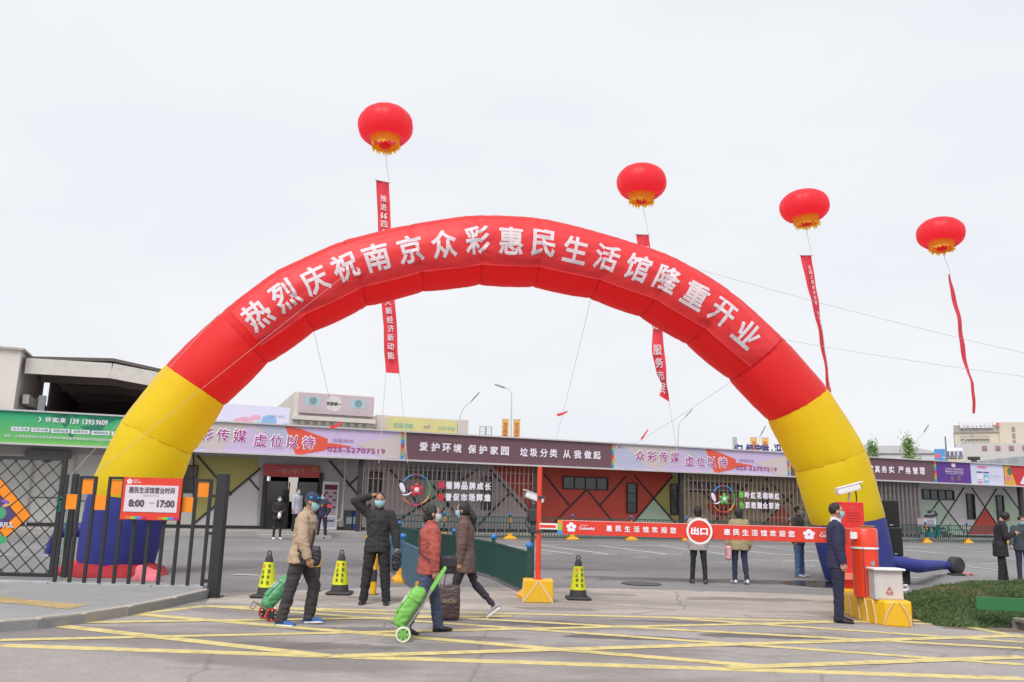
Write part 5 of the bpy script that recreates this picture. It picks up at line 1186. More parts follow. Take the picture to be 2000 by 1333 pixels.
# boom
cyl_g = Vector((5.52, 13.25, 0)); isl_h = .36
bs_ = Vector((pb_.x+.02, pb_.y-.02, D(1065, 1028, pb_.y).z)); be_ = Vector((cyl_g.x-.2, cyl_g.y-.1, D(1690, 1047, 13.1).z+.0))
bvec = be_-bs_; blen = bvec.length; bax = math.atan2(bvec.y, bvec.x)
boom = empty('barrier_boom', bs_, bax, 'white and red barrier boom hung with a long red welcome banner', 'barrier boom'); boom.rotation_euler = (0, -math.asin(bvec.z/blen), bax)
MB().box((blen/2, 0, 0), (blen+.1, .045, .10), bev=.01).build('arm', 'white', boom)
MB().box((.14, -.026, 0), (.28, .006, .045)).build('red_stripe', 'bored', boom)
def bxs(px): 
    r = ray(px, 1045); n_ = Vector((-bvec.y, bvec.x, 0)); k = (bs_-EYEV).dot(n_)/r.dot(n_); return (EYEV+r*k-bs_).dot(bvec.normalized())
x0_, x1_ = bxs(1090), bxs(1660)
bh = .235; zc_ = -.005
bn = MB().box(((x0_+x1_)/2, -.04, zc_), (x1_-x0_, .012, bh)).build('banner', cm('boom_red', (222, 60, 44), .45, var=.02), boom)
MB().box(((x0_+x1_)/2, -.0465, zc_+bh/2-.006), (x1_-x0_, .003, .008)).build('edge', cm('boom_edge', (230, 190, 190)), bn)
mb = MB()
def bw(body, px, h=.09, w=None, dz=0, bold=.03, mi=0): text_mb(mb, body, (bxs(px), -.050, zc_+dz), (1, 0, 0), (0, 0, 1), w, h, bold, nrm=(0, -1, 0), mi=mi)
for i, ch in enumerate('惠民生活馆欢迎您'): bw(ch, 1191+i*17.8, .098, .098)
for i, ch in enumerate('惠民生活馆欢迎您'): bw(ch, 1420.5+i*17.9, .098, .098)
bw('JUNHE', 1142, .022, .13, .035, .01); bw('Colourful', 1147, .05, .26, -.01, .03); bw('JUNHE', 1611, .022, .13, .035, .01); bw('Colourful', 1618, .05, .26, -.01, .03)
for cx_ in (1117, 1580):
    for k in range(5):
        a = rad(90+72*k); c_ = (bxs(cx_)+.05*math.cos(a), .05*math.sin(a)+zc_); mb.add([(c_[0]+.04*math.cos(q*PI/6), -.051-.0006*(k % 3), c_[1]+.033*math.sin(q*PI/6)) for q in range(12)], [tuple(range(12))], 0)
mb.build('lettering', wht, bn)
mb = MB(); 
for k in range(4): mb.box((x0_+.045, -.048, zc_+bh*(.375-.25*k)), (.08, .004, bh/4-.002), k)
mb.build('colour_band', [cm('bd_orange', (230, 150, 60), .5, var=0), cm('bd_olive', (170, 190, 70), .5, var=0), cm('bd_green', (130, 200, 70), .5, var=0), cm('bd_blue', (40, 150, 230), .5, var=0)], bn)
dc = (bxs(1367), -.07, zc_)
ds = MB().lathe([(.205, 0), (.205, .012)], dc, 40, axis=(0, -1, 0)).build('exit_disc', 'white', boom)
MB().lathe([(.172, 0), (.172, .004)], (dc[0], dc[1]-.0125, dc[2]), 40, axis=(0, -1, 0)).build('red_face', M['boom_red'], ds)
mb = MB(); text_mb(mb, '出口', (dc[0], dc[1]-.018, dc[2]), (1, 0, 0), (0, 0, 1), .27, .12, .05, nrm=(0, -1, 0)); mb.build('lettering', wht, ds)

# island with cabinet, tower and box
isl = empty('barrier_island', (5.9, 13.6, 0), 0, 'yellow painted concrete island with pale stripes under the barrier machine', 'barrier island')
prof = [(5.95, 15.3), (5.70, 14.85), (5.50, 14.3), (5.42, 13.7), (5.41, 13.2), (5.45, 12.88), (5.54, 12.70), (5.66, 12.62), (5.89, 12.62), (5.97, 13.2), (6.16, 15.3)]
prof = [(x-5.9, y-13.6) for x, y in prof]
MB().loft([[Vector((x*.985, y*.99, 0)) for x, y in prof], [Vector((x, y, .02)) for x, y in prof], [Vector((x, y, isl_h-.03)) for x, y in prof], [Vector((x*.97, y*.985, isl_h)) for x, y in prof]]).build('body', 'boyel', isl)
st = cm('stripe_cream', (1, 1, 1))
def stripe(f0, f1, top):
    # pale painted line climbing the side wall between two places on the outline
    def P(f, z): i = int(f); a, b = prof[i], prof[min(i+1, len(prof)-1)]; t_ = f-i; x = a[0]+(b[0]-a[0])*t_; y = a[1]+(b[1]-a[1])*t_; d = Vector((b[0]-a[0], b[1]-a[1])).normalized(); return Vector((x+d.y*-.0-abs(d.y)*.004*(-1 if x > 0 else 1)*-1*-1, y-.004, z))
    n_ = 8; pts = []
    for i in range(n_+1):
        u = i/n_; pts.append(P(f0+(f1-f0)*u**1.6, .01+(isl_h-.02)*u))
    c_ = Vector((.05, .3, 0)); pts = [p+(Vector((p.x-c_.x, (p.y-c_.y)*.3, 0))).normalized()*.006 for p in pts]
    MB().tube(pts, .011, 5).build('painted_stripe', st, isl)
for a, b in ((2.5, 2.35), (3.2, 3.0), (3.85, 3.65), (4.5, 4.3), (5.2, 4.95), (5.9, 6.9), (7.95, 7.25)): stripe(a, b, True)
# chipped paint patches
rn = random.Random(8); mb = MB()
for k, x_ in enumerate((-.02, .05, .12)):
    pts = [Vector((-.12+x_+rn.uniform(-.012, .012), -.972, .04+.28*i/8)) for i in range(9)]; mb = MB().tube(pts, [rn.uniform(.002, .009) for _ in pts], 5); mb.build('paint_chip', cm('chip', (120, 84, 30)), isl)
cab = empty('barrier_cabinet', (cyl_g.x, cyl_g.y, isl_h), 0, 'round orange barrier drive cabinet on the yellow island', 'barrier cabinet')
R_ = .19; Hc = 1.02
MB().lathe([(R_, 0), (R_, Hc-.30), (R_+.006, Hc-.298), (R_+.006, Hc-.03), (R_*.9, Hc), (.01, Hc+.004)], n=36).build('housing', 'bored', cab, smooth=True)
MB().lathe([(R_+.012, Hc-.315), (R_+.012, Hc-.285)], n=36).build('white_band', 'white', cab)
MB().lathe([(.035, 0), (.035, .012)], (.03, -R_, Hc-.52), 14, axis=(0, -1, 0)).build('lock', 'steel', cab)
MB().box((-.10, -.180, .38), (.006, .012, .7), rot=Matrix.Rotation(rad(-30), 3, 'Z')).build('door_seam', 'dark', cab)
mb = MB()
for k in range(7): mb.bar((-.1+.03*k, -.05+.02*(k % 2), Hc+.012), (.0+.03*k, .02, Hc+.03), .02)
mb.build('top_bracket', cm('bracket_tan', (150, 110, 70)), cab)
tw = empty('camera_tower', (5.85, 14.6, isl_h), 0, 'tall red control tower behind the barrier cabinet carrying a white camera', 'control tower')
Ht = D(1650, 981, 14.75).z-isl_h
MB().box((0, 0, Ht/2), (.38, .3, Ht), bev=.01).build('housing', mat('tower_red', (.66, .02, .015), .4, coat=.3), tw)
for k in range(4): MB().box((.0, -.152, Ht-.18-.045*k), (.22, .006, .012)).build('louvre', cm('louvre_red', (170, 30, 24)), tw)
MB().lathe([(.012, 0), (.012, .01)], (0, -.15, Ht-.09), 8, axis=(0, -1, 0)).build('lock', 'steel', tw)
MB().box((-.06, -.1, .2), (.42, .32, .1)).build('foot_plate', cm('foot_pink', (230, 130, 120)), tw)
def cctv(parent_name, loc, yaw, pitch_, label, ln=.42, r=.065, base=.12):
    e = empty('surveillance_camera', loc, yaw, label, 'camera'); R3 = Matrix.Rotation(pitch_, 3, 'Y'); c_ = Vector((0, 0, base+.1))
    MB().box(c_, (ln, r*2, r*1.7), rot=R3, bev=.02).build('housing', 'white', e, smooth=False)
    MB().box(c_+R3 @ Vector((.03, 0, r*.95)), (ln*1.12, r*2.3, .012), rot=R3).build('sunshield', 'white', e)
    MB().lathe([(r*.72, 0), (r*.72, .012)], c_+R3 @ Vector((ln/2, 0, 0)), 16, axis=R3 @ Vector((1, 0, 0))).build('lens', 'glass', e)
    MB().tube([(0, 0, 0), (0, 0, base*.5), (.02, 0, base+.04)], .018, 8).build('bracket', 'steel', e)
    MB().tube([c_+R3 @ Vector((ln*.3, .03, -r)), c_+Vector((ln*.36, .03, -.16)), c_+Vector((ln*.3, .0, -.23)), c_+Vector((.05, 0, -.24))], .012, 6).build('cable', 'rubber', e)
    return e
cctv('c', (5.85, 14.6, isl_h+Ht), 0, rad(-16), 'white surveillance camera on the red control tower')
ebx = empty('electric_box', (5.66, 12.90, isl_h), 0, 'grey white electrical box with a red warning triangle', 'electrical box')
MB().box((0, 0, .21), (.42, .22, .42), bev=.008).build('case', cm('box_grey_white', (206, 200, 200), .5), ebx)
MB().box((0, -.02, .435), (.47, .3, .03), bev=.008).build('rain_cap', 'white', ebx); MB().box((0, -.113, .2), (.37, .006, .36)).build('door', cm('box_grey_white', (1, 1, 1)), ebx)
mb = MB(); tri = [(.0, .185), (-.05, .1), (.05, .1)]
for i in range(3): mb.bar((tri[i][0]+.0, -.12, tri[i][1]), (tri[(i+1) % 3][0], -.12, tri[(i+1) % 3][1]), .012, .004, up=(0, 1, 0))
mb.bar((.008, -.12, .165), (-.008, -.12, .14), .004, .008, up=(0, 1, 0)); mb.bar((-.008, -.12, .14), (.008, -.12, .115), .004, .008, up=(0, 1, 0))
text_mb(mb, '有电危险', (0, -.117, .075), (1, 0, 0), (0, 0, 1), .1, .025, .01, nrm=(0, -1, 0)); mb.build('warning_print', cm('warn_red', (196, 90, 84), .5, var=0), ebx)
MB().tube([(.21, -.05, .2), (.27, -.1, .22), (.3, -.08, .17), (.25, -.06, .13), (.22, -.1, .15)], .013, 6).build('cable_end', 'white', ebx, smooth=True)
# camera on black stand behind the red pole
ch = empty('camera_stand', (D(1041, 1000, 16.5).x, 16.5, 0), 0, 'slim black camera stand behind the red barrier pole', 'camera stand'); zc2 = D(1041, 985, 16.5).z
MB().cyl((0, 0, 0), (0, 0, zc2), .045, .035).build('mast', 'dark', ch); MB().box((0, 0, zc2-.22), (.22, .16, .26), bev=.03).build('light_unit', 'rubber', ch); MB().box((.02, -.02, zc2-.48), (.16, .12, .14), bev=.02).build('mount', 'dark', ch); MB().lathe([(.16, 0), (.14, .03)], n=16).build('foot_plate', 'dark', ch)
MB().tube([(-.08, -.09, zc2-.2), (-.15, -.1, zc2-.35), (-.05, -.08, zc2-.5)], .012, 5).build('cable', 'rubber', ch)
cctv('c', (ch.location.x+.02, 16.5, zc2), rad(180+15), rad(-18), 'white box camera on the black stand beside the red pole', .38, .07, .03)

# ------------------------------------------------------------------ speakers
def speaker(px0, py0, px1, py1, Y, label, z0=None, dep=.5):
    a, b = D(px0, py0, Y), D(px1, py1, Y); W = b.x-a.x; H_ = a.z-b.z; zz = b.z if z0 is None else z0
    e = empty('loudspeaker', ((a.x+b.x)/2, Y+dep/2, zz), rad(-4), label, 'loudspeaker', 'stacked black loudspeakers')
    MB().box((0, 0, H_/2), (W, dep, H_-.01), bev=.015).build('cabinet', 'rubber', e)
    MB().box((0, -dep/2-.004, H_/2), (W*.9, .012, H_*.92)).build('grille', mat('speaker_grille', (.012, .012, .013), .8, bump=.4, bs=200), e)
    MB().box((0, -dep/2-.012, H_*.08), (W*.2, .006, .03)).build('badge', 'steel', e)
    for s_ in (-1, 1): MB().box((s_*W/2, 0, H_*.6), (.014, .14, .05)).build('handle', 'dark', e)
    return zz+H_, (a.x+b.x)/2
z1_, _ = speaker(1745, 1081, 1780, 1136, 19.8, 'lowest black loudspeaker standing on the tarmac right of the arch leg', 0)
z2_, _ = speaker(1733, 1023, 1766, 1080, 20.0, 'middle black loudspeaker of the stack', z1_); speaker(1722, 968, 1759, 1022, 20.05, 'topmost black loudspeaker of the stack', z2_)

# ------------------------------------------------------------------ grass island on the right
gk = [G(x, y, .14) for x, y in ((2300, 1290), (2000, 1212), (1960, 1203), (1935, 1198), (1928, 1190))]
kerb_run([G(1936, 1196, .14), G(1965, 1203, .14), G(2000, 1211, .14), G(2150, 1245, .14)], .14, .14, .9, 'k')
gpoly = [(6.35, 12.8), (6.9, 12.72), (7.35, 12.8), (7.6, 12.84), (9.3, 12.72), (14, 12.6), (30, 12.6), (30, 18.5), (11, 18.2), (8.6, 17.0), (6.9, 15.6), (6.4, 14.6)]
from mathutils.geometry import intersect_point_line
def inpoly(x, y, P):
    c_ = False; j = len(P)-1
    for i in range(len(P)):
        if (P[i][1] > y) != (P[j][1] > y) and x < (P[j][0]-P[i][0])*(y-P[i][1])/(P[j][1]-P[i][1])+P[i][0]: c_ = not c_
        j = i
    return c_
def edge(x, y, P):
    m_ = 9
    for i in range(len(P)):
        a, b = Vector(P[i]), Vector(P[(i+1) % len(P)]); q, t_ = intersect_point_line(Vector((x, y)), a, b); t_ = min(1, max(0, t_)); m_ = min(m_, (a.lerp(b, t_)-Vector((x, y))).length)
    return m_
def gh(x, y):
    if not inpoly(x, y, gpoly): return -.05
    d = edge(x, y, gpoly); return .42*(1-math.exp(-d/.55))+.07*noise.noise(Vector((x*.9, y*.9, 2)))+.05*min(1, d)*noise.noise(Vector((x*3, y*3, 5)))
mb = MB(); gx, gy_ = 120, 44; V = []
for j in range(gy_+1):
    for i in range(gx+1): x = 6.2+i*(12.0/gx); y = 10.2+j*(8.4/gy_); V.append((x, y, gh(x, y)))
mb.add(V, [(j*(gx+1)+i, j*(gx+1)+i+1, (j+1)*(gx+1)+i+1, (j+1)*(gx+1)+i) for j in range(gy_) for i in range(gx) if any(V[q][2] > -.04 for q in (j*(gx+1)+i, j*(gx+1)+i+1, (j+1)*(gx+1)+i+1, (j+1)*(gx+1)+i))])
soil = mb.build('grass_mound', mat('mound_turf_soil', (.05, .065, .03), .9, var=.3, vs=4, dirt=.4, bump=.5), smooth=True); soil['kind'] = 'structure'
rn = random.Random(4); V = []; F_ = []; MI = []
cnt = 0
while cnt < 110000:
    x = rn.uniform(6.3, 12.5); y = rn.uniform(11.0, 18.3)
    z = gh(x, y)
    if z < -.01: continue
    if rn.random() > 1.25-(y-11)/9: continue
    tuft = noise.noise(Vector((x*2.2, y*2.2, 0)))
    if tuft < -.42 and rn.random() < .8: continue
    cnt += 1; h_ = rn.uniform(.03, .085)*(1+.9*max(-.4, tuft)); a = rn.uniform(0, 2*PI); wn = Vector((math.cos(a), math.sin(a), 0))*.006; ld = Vector((rn.gauss(.25, .5), rn.gauss(0, .5), 0))*h_
    o_ = len(V); p = Vector((x, y, z-.01)); V += [p-wn, p+wn, p+ld*.45+Vector((0, 0, h_*.7))+wn*.7, p+ld+Vector((0, 0, h_*.92))]; F_.append((o_, o_+1, o_+2, o_+3)); 
    dry = noise.noise(Vector((x*1.3+9, y*1.3, 3)))+rn.uniform(-.15, .15); MI.append(2 if dry > .27 else (0 if rn.random() < .55 else 1))
mb = MB(); mb.add(V, F_); mb.m = MI
mb.build('grass', [mat('grass_green', (.11, .17, .06), .7, var=.25, vs=1.5, trans=.2), mat('grass_deep', (.07, .12, .045), .7, var=.25, vs=1.5, trans=.2), mat('grass_dry', (.20, .165, .08), .8, var=.2, trans=.2)], kind='stuff')
# green edging board
pg = [G(1905, 1178, .18), G(2010, 1190, .18)]
o = MB().box((0, 0, 0), (4.2, .05, .18), bev=.01).build('edging_board', cm('edging_green', (44, 112, 66), .5, dirt=.2)); a_, b_ = D(1906, 1183, 12.75), D(2000, 1186, 12.6)
dv = b_-a_; o.location = a_+dv.normalized()*2.1; o.rotation_euler.z = math.atan2(dv.y, dv.x); tag(o, 'bright green edging board set into the grass mound', 'edging board')
# concrete trail of drier soil at the mound foot
sheet('verge_soil', [(7.46, 8), (30, 8), (30, 12.7), (7.46, 12.78)], .11, mat('verge_turf', (.075, .085, .045), .95, var=.35, vs=5, bump=.6, bs=60), kind='structure')
MB().box((18.7, 12.8, .05), (22.5, .04, .12)).build('verge_edge', 'kerb', kind='structure')
sheet('soil_edge', [(6.3, 12.62), (7.5, 12.3), (8.1, 12.25), (8.2, 12.45), (7.6, 12.7), (6.6, 12.9)], .006, mat('soil_spill', (.15, .115, .085), .95, var=.25, vs=6, bump=.5), kind='structure')
# ------------------------------------------------------------------ people
def voxel(mb, vox, name, m, parent, smooth_it=2, wr=0.0, wfreq=9, seed=0, dec=None):
    me = bpy.data.meshes.new(name); me.from_pydata(mb.v, [], mb.f); ob = bpy.data.objects.new(name, me)
    bm_ = bmesh.new(); bm_.from_mesh(me); bmesh.ops.recalc_face_normals(bm_, faces=bm_.faces[:]); bm_.to_mesh(me); bm_.free()
    r_ = ob.modifiers.new('r', 'REMESH'); r_.mode = 'VOXEL'; r_.voxel_size = vox; r_.use_smooth_shade = True
    s_ = ob.modifiers.new('s', 'SMOOTH'); s_.iterations = smooth_it; s_.factor = .5
    me2 = evaluated(ob)
    if wr:
        nrm = [v.normal.copy() for v in me2.vertices]
        for v, n_ in zip(me2.vertices, nrm):
            c = v.co; w1 = noise.noise(Vector((c.x*wfreq+seed, c.y*wfreq, c.z*wfreq*1.9))); w2 = noise.noise(Vector((c.x*wfreq*2.3+c.z*6, c.y*wfreq*2.3+seed, c.z*wfreq*1.2)))
            v.co = c+n_*wr*(-abs(w1)*1.6+.5+.5*w2)
    me2.name = name; me2.materials.clear(); me2.materials.append(m if not isinstance(m, str) else M[m])
    me2.polygons.foreach_set('use_smooth', [True]*len(me2.polygons))
    o = bpy.data.objects.new(name, me2); COL.objects.link(o); o.parent = parent; return o
def ering(c, ax, ay, n=20, R=None, sq=1.0):
    out_ = []
    for i in range(n):
        a = i*2*PI/n; x, y = math.cos(a), math.sin(a); x = math.copysign(abs(x)**sq, x); y = math.copysign(abs(y)**sq, y)
        out_.append(Vector(c)+Vector((x*ax, y*ay, 0)))
    return out_
def person(label, loc, ang, H=1.70, fem=False, lean=0, legL=(0, 0, 2), legR=(0, 0, 2), armL=((0, .12, -1), (.1, .04, -1)), armR=((0, -.12, -1), (.1, -.04, -1)), head=(0, 0), skin='skin', top=None, hem=.86, fit=1.0, sleeve=.058,
           trousers=None, leg_w=1.0, shoes=None, hair=('hairb', 'short'), mask='mask', vox=.008, cuff=0, fist=(.6, .6), collar=None, cap=None, foot=(None, None), wr=.010, seed=1, skirt=1.0, sole=None, group=None, shirt=None, z=0, bodyonly=False, twist=0):
    root = empty('person', loc, ang, label, 'person'); sc_ = H/1.70; root.scale = (sc_,)*3
    hipz, TL, SL = .90, .415, .405
    sw = .165 if not fem else .148; hw = .092
    UP = Matrix.Translation((0, 0, hipz)) @ Matrix.Rotation(rad(lean), 4, 'Y') @ Matrix.Translation((0, 0, -hipz))
    U = lambda p: UP @ Vector(p)
    joints = {}
    low = 9
    for sgn, lg, nm in ((1, legL, 'L'), (-1, legR, 'R')):
        th, kn, outw = rad(lg[0]), rad(lg[1]), rad(lg[2]); hip = Vector((0, sgn*hw, hipz))
        d1 = Vector((math.sin(th), sgn*math.sin(outw), -math.cos(th))).normalized(); knee = hip+d1*TL
        sh_ = th-kn; d2 = Vector((math.sin(sh_), sgn*math.sin(outw)*.8, -math.cos(sh_))).normalized(); ank = knee+d2*SL
        fp = lg[3] if len(lg) > 3 else 0
        joints[nm] = (hip, knee, ank, fp); 
        toe = ank.z-.075-(math.sin(rad(-fp))*.16 if fp < 0 else 0)
        low = min(low, toe)
    dz = -low+z
    root_off = Vector((0, 0, dz))
    # ---- body: one continuous surface
    mb = MB()
    tw_ = 1.0
    prof_ = [(.80, .06, .13), (.86, .10, .155), (.93, .105, .165 if not fem else .17), (1.03, .09, .14 if not fem else .125), (1.14, .098, .15 if not fem else .135), (1.27, .108, .165 if not fem else .145), (1.36, .098, sw), (1.41, .075, sw*.75), (1.445, .055, .07)]
    mb.loft([[U(p) for p in ering((0, 0, z_), a*.93, b*.93, 20)] for z_, a, b in prof_])
    mb.capsule(U((-.005, 0, 1.40)), U((.012, 0, 1.53)), .056, .052)
    HM = UP @ Matrix.Translation((.012, 0, 1.50)) @ Matrix.Rotation(rad(head[0]), 4, 'Z') @ Matrix.Rotation(rad(head[1]), 4, 'Y')
    Hh = lambda p: HM @ Vector(p)
    hc = Vector((.014, 0, .095))
    rings = []
    for i in range(14):
        t_ = PI*(i+.25)/13.5; zz = -math.cos(t_)*.118; r_ = math.sin(t_); lowf = max(0, -zz/.118)
        rings.append([Hh(hc+Vector(((.094-.018*lowf)*r_*math.cos(a*2*PI/20)+.012*lowf, (.074-.022*lowf)*r_*math.sin(a*2*PI/20), zz))) for a in range(20)])
    mb.loft(rings)
    mb.capsule(Hh(hc+Vector((.088, 0, .012))), Hh(hc+Vector((.104, 0, -.022))), .009, .013, 8)      # nose
    mb.capsule(Hh(hc+Vector((.078, -.018, -.058))), Hh(hc+Vector((.078, .018, -.058))), .010, .010, 8)   # lips
    mb.ell(Hh(hc+Vector((.066, 0, -.098))), (.022, .026, .018), 10, 6)
    for s_ in (-1, 1): mb.ell(Hh(hc+Vector((-.004, s_*.078, -.008))), (.018, .010, .030), 10, 8); mb.capsule(Hh(hc+Vector((.083, s_*.02, .03))), Hh(hc+Vector((.072, s_*.048, .032))), .007, .006, 6)
    hands = {}
    for sgn, ar, nm, fc in ((1, armL, 'L', fist[0]), (-1, armR, 'R', fist[1])):
        sh = U((0, sgn*(sw+.012), 1.385)); d1 = Vector(ar[0]).normalized(); d2 = Vector(ar[1]).normalized(); el = sh+d1*.285; wr_ = el+d2*.245
        mb.capsule(U((0, sgn*sw*.5, 1.36)), sh, .055, .05); mb.capsule(sh, el, .044, .034); mb.capsule(el, wr_, .035, .023)
        # hand
        pd = d2; side = Vector(ar[2]).normalized() if len(ar) > 2 else (Vector((0, -sgn, 0))-pd*pd.dot(Vector((0, -sgn, 0)))).normalized()   # palm normal, faces the body
        ax = pd.cross(side).normalized()
        if ax.x < 0: ax = -ax
        if abs(ax.x) < .2 and ax.z < 0: ax = -ax
        pc_ = wr_+pd*.045
        mb.loft([[wr_+pd*l+ax*a*wd+side*b*th for a, b in ((-1, -.6), (-.6, -1), (.6, -1), (1, -.6), (1, .6), (.6, 1), (-.6, 1), (-1, .6))] for l, wd, th in ((-.01, .024, .018), (.02, .034, .016), (.06, .042, .015), (.092, .040, .012))])
        for f_ in range(4):
            b_ = wr_+pd*(.088-.004*abs(f_-1))+ax*(.031-.0205*f_); L1 = (.040, .045, .042, .033)[f_]; cur = fc*(1+.08*f_); 
            q0 = b_; dirs = [pd*math.cos(cur*.9)+side*math.sin(cur*.9), pd*math.cos(cur*2.0)+side*math.sin(cur*2.0), pd*math.cos(cur*2.8)+side*math.sin(cur*2.8)]
            q1 = q0+dirs[0]*L1; q2 = q1+dirs[1]*L1*.62; q3 = q2+dirs[2]*L1*.5
            mb.capsule(q0-pd*.012, q1, .0095, .0085, 7, k=2); mb.capsule(q1, q2, .0085, .008, 7, k=2); mb.capsule(q2, q3, .008, .0068, 7, k=2)
        t0 = wr_+pd*.025+ax*.028; t1 = t0+(ax*.6+pd*.75+side*.35).normalized()*.042; t2 = t1+(pd*.9+side*.5*fc+ax*.1).normalized()*.032
        mb.capsule(t0, t1, .012, .0105, 7, k=2); mb.capsule(t1, t2, .010, .008, 7, k=2)
        hands[nm] = wr_+pd*.085+side*.02
        joints['arm'+nm] = (sh, el, wr_)
    for nm in 'LR':
        hip, knee, ank, fp = joints[nm]; mb.capsule(hip, knee, .078, .052); mb.capsule(knee, ank, .054, .034); mb.capsule(ank, ank+Vector((.03, 0, -.03)), .032, .024)
    body = voxel(mb, vox, 'body', skin, root, 1); body.location = root_off
    kids = []
    def put(o): o.location = o.location+root_off; kids.append(o); return o
    # eyes, brows
    e_ = MB()
    for s_ in (-1, 1): e_.ell(Hh(hc+Vector((.086, s_*.031, .013))), (.006, .012, .006), 8, 6)
    put(e_.build('eyes', 'eye', root)); e_ = MB()
    for s_ in (-1, 1): e_.capsule(Hh(hc+Vector((.091, s_*.017, .036))), Hh(hc+Vector((.079, s_*.049, .037))), .004, .003, 6)
    put(e_.build('eyebrows', 'hairb', root))
    # ---- trousers
    mb = MB(); lw = leg_w
    mb.loft([[U(p) if z_ > .9 else Vector(p) for p in ering((0, 0, z_), a, b, 20)] for z_, a, b in ((.80, .085, .12), (.86, .112, .158), (.95, .108, .158), (1.02, .095, .145))])
    for nm in 'LR':
        hip, knee, ank, fp = joints[nm]; d = (ank-knee).normalized()
        mb.capsule(hip+Vector((0, 0, -.01)), knee, .098*(.5+.5*lw), .066*lw, 14); mb.capsule(knee, knee.lerp(ank, .55), .066*lw, .062*lw, 14)
        c0 = knee.lerp(ank, .5); c1 = ank+d*(.012 if leg_w > .9 else -.04)
        mb.loft([ering(p, r*1.05, r*.92, 16) for p, r in ((c0, .062*lw), (c0.lerp(c1, .5), .060*lw), (c1, .059*lw), (c1+Vector((0, 0, -.02)), .060*lw))])
    put(voxel(mb, vox*1.15, 'trousers', trousers, root, 2, wr*1.0, 8, seed+3))
    # ---- shoes
    for nm, s_ in (('L', 1), ('R', -1)):
        hip, knee, ank, fp = joints[nm]; R4 = Matrix.Translation(ank) @ Matrix.Rotation(rad(s_*6), 4, 'Z') @ Matrix.Rotation(rad(-fp), 4, 'Y'); T_ = lambda p: R4 @ Vector(p); mb = MB()
        secs = [(-.078, .026, .060), (-.055, .040, .090), (0, .045, .100), (.045, .046, .080), (.10, .052, .062), (.150, .050, .048), (.188, .036, .034), (.202, .016, .022)]
        mb.loft([[T_((x_, wdt*math.cos(a), -.075+hh_*(.5+.5*math.sin(a)))) for a in [q*2*PI/14 for q in range(14)]] for x_, wdt, hh_ in secs])
        mb.capsule(T_((-.01, 0, -.02)), T_((-.012, 0, .03)), .038, .037)
        so_ = put(voxel(mb, max(.008, vox), 'shoe', shoes, root, 1))
        if sole:
            mb = MB(); P_ = [(-.066, 0), (-.058, .028), (-.02, .040), (.05, .040), (.11, .050), (.16, .045), (.192, .018), (.194, 0)]; P_ = P_+[(x_, -y_) for x_, y_ in P_[::-1][1:-1]]
            mb.loft([[T_((x_*1.02, y_*k, z_)) for x_, y_ in P_] for z_, k in ((-.079, 1), (-.060, 1.03), (-.056, .95))]); s2 = mb.build('sole', sole, so_)
    # ---- upper garment
    mb = MB(); ft = fit
    tp = [(1.03, .115, .158 if not fem else .145), (1.14, .120, .165 if not fem else .150), (1.27, .128, .180 if not fem else .163), (1.36, .118, sw+.032), (1.405, .095, sw*.80+.02), (1.45, .070, .078), (1.475, .066, .072)]
    lo = []
    z_ = hem
    hemw = .145*skirt
    lo.append((hem-.001, .128*skirt, .185*skirt)); lo.append((hem+.012, .130*skirt, .188*skirt))
    if hem < .9: lo.append((.92, .128*(1+(skirt-1)*.5), .182*(1+(skirt-1)*.5)))
    allr = [(a, b*ft, c*(.4+.6*ft) if a > 1.3 else c*ft) for a, b, c in lo+tp]
    def TT(p): return U(p) if p[2] > .88 else Vector((p[0]+U((0, 0, .88)).x*.0, p[1], p[2]))
    mb.loft([[TT(p) for p in ering((0, 0, a), b, c, 24)] for a, b, c in allr])
    for nm, sgn in (('L', 1), ('R', -1)):
        sh, el, wr_ = joints['arm'+nm]; mb.capsule(U((0, sgn*sw*.45, 1.375)), sh, .066, .068*ft); mb.capsule(sh, el, .068*ft, sleeve*ft+.004, 14)
        mb.capsule(el, el.lerp(wr_, .5), sleeve*ft+.004, sleeve*.93*ft, 14); d = (wr_-el).normalized(); x_, y_ = basis(d); c0 = el.lerp(wr_, .45); c1 = wr_+d*(.012-cuff)
        mb.loft([[c+x_*r_*math.cos(q*2*PI/14)+y_*r_*math.sin(q*2*PI/14) for q in range(14)] for c, r_ in ((c0, sleeve*.92*ft), (c0.lerp(c1, .6), sleeve*.84*ft), (c1, sleeve*.74*ft))])
    if bodyonly is False: jk = put(voxel(mb, vox*1.15, top[1], top[0], root, 2, wr, 7.5, seed))
    if hem < .9 and vox < .012 and label[:5] != 'woman':
        mb = MB(); zz = [hem+.01+(1.40-hem)*q/12 for q in range(13)]
        def fx_(z_):
            P_ = sorted(allr); 
            for (a0, b0, c0), (a1, b1, c1) in zip(P_, P_[1:]):
                if a0 <= z_ <= a1: return b0+(b1-b0)*(z_-a0)/max(1e-6, a1-a0)
            return P_[-1][1]
        mb.tube([TT((fx_(q)+.001, .004, q)) for q in zz], .006, 5); put(mb.build('front_closure', 'dark', root))
        for s_ in (-1, 1):
            a_ = 1.08; mb = MB(); r0 = fx_(hem+.14)*1.0; mb.bar(TT((r0*math.cos(a_)+.003, s_*.178*ft*math.sin(a_), hem+.08)), TT((r0*math.cos(a_)*.95+.004, s_*.18*ft*math.sin(a_), hem+.20)), .010, .010); put(mb.build('pocket', 'dark', root))
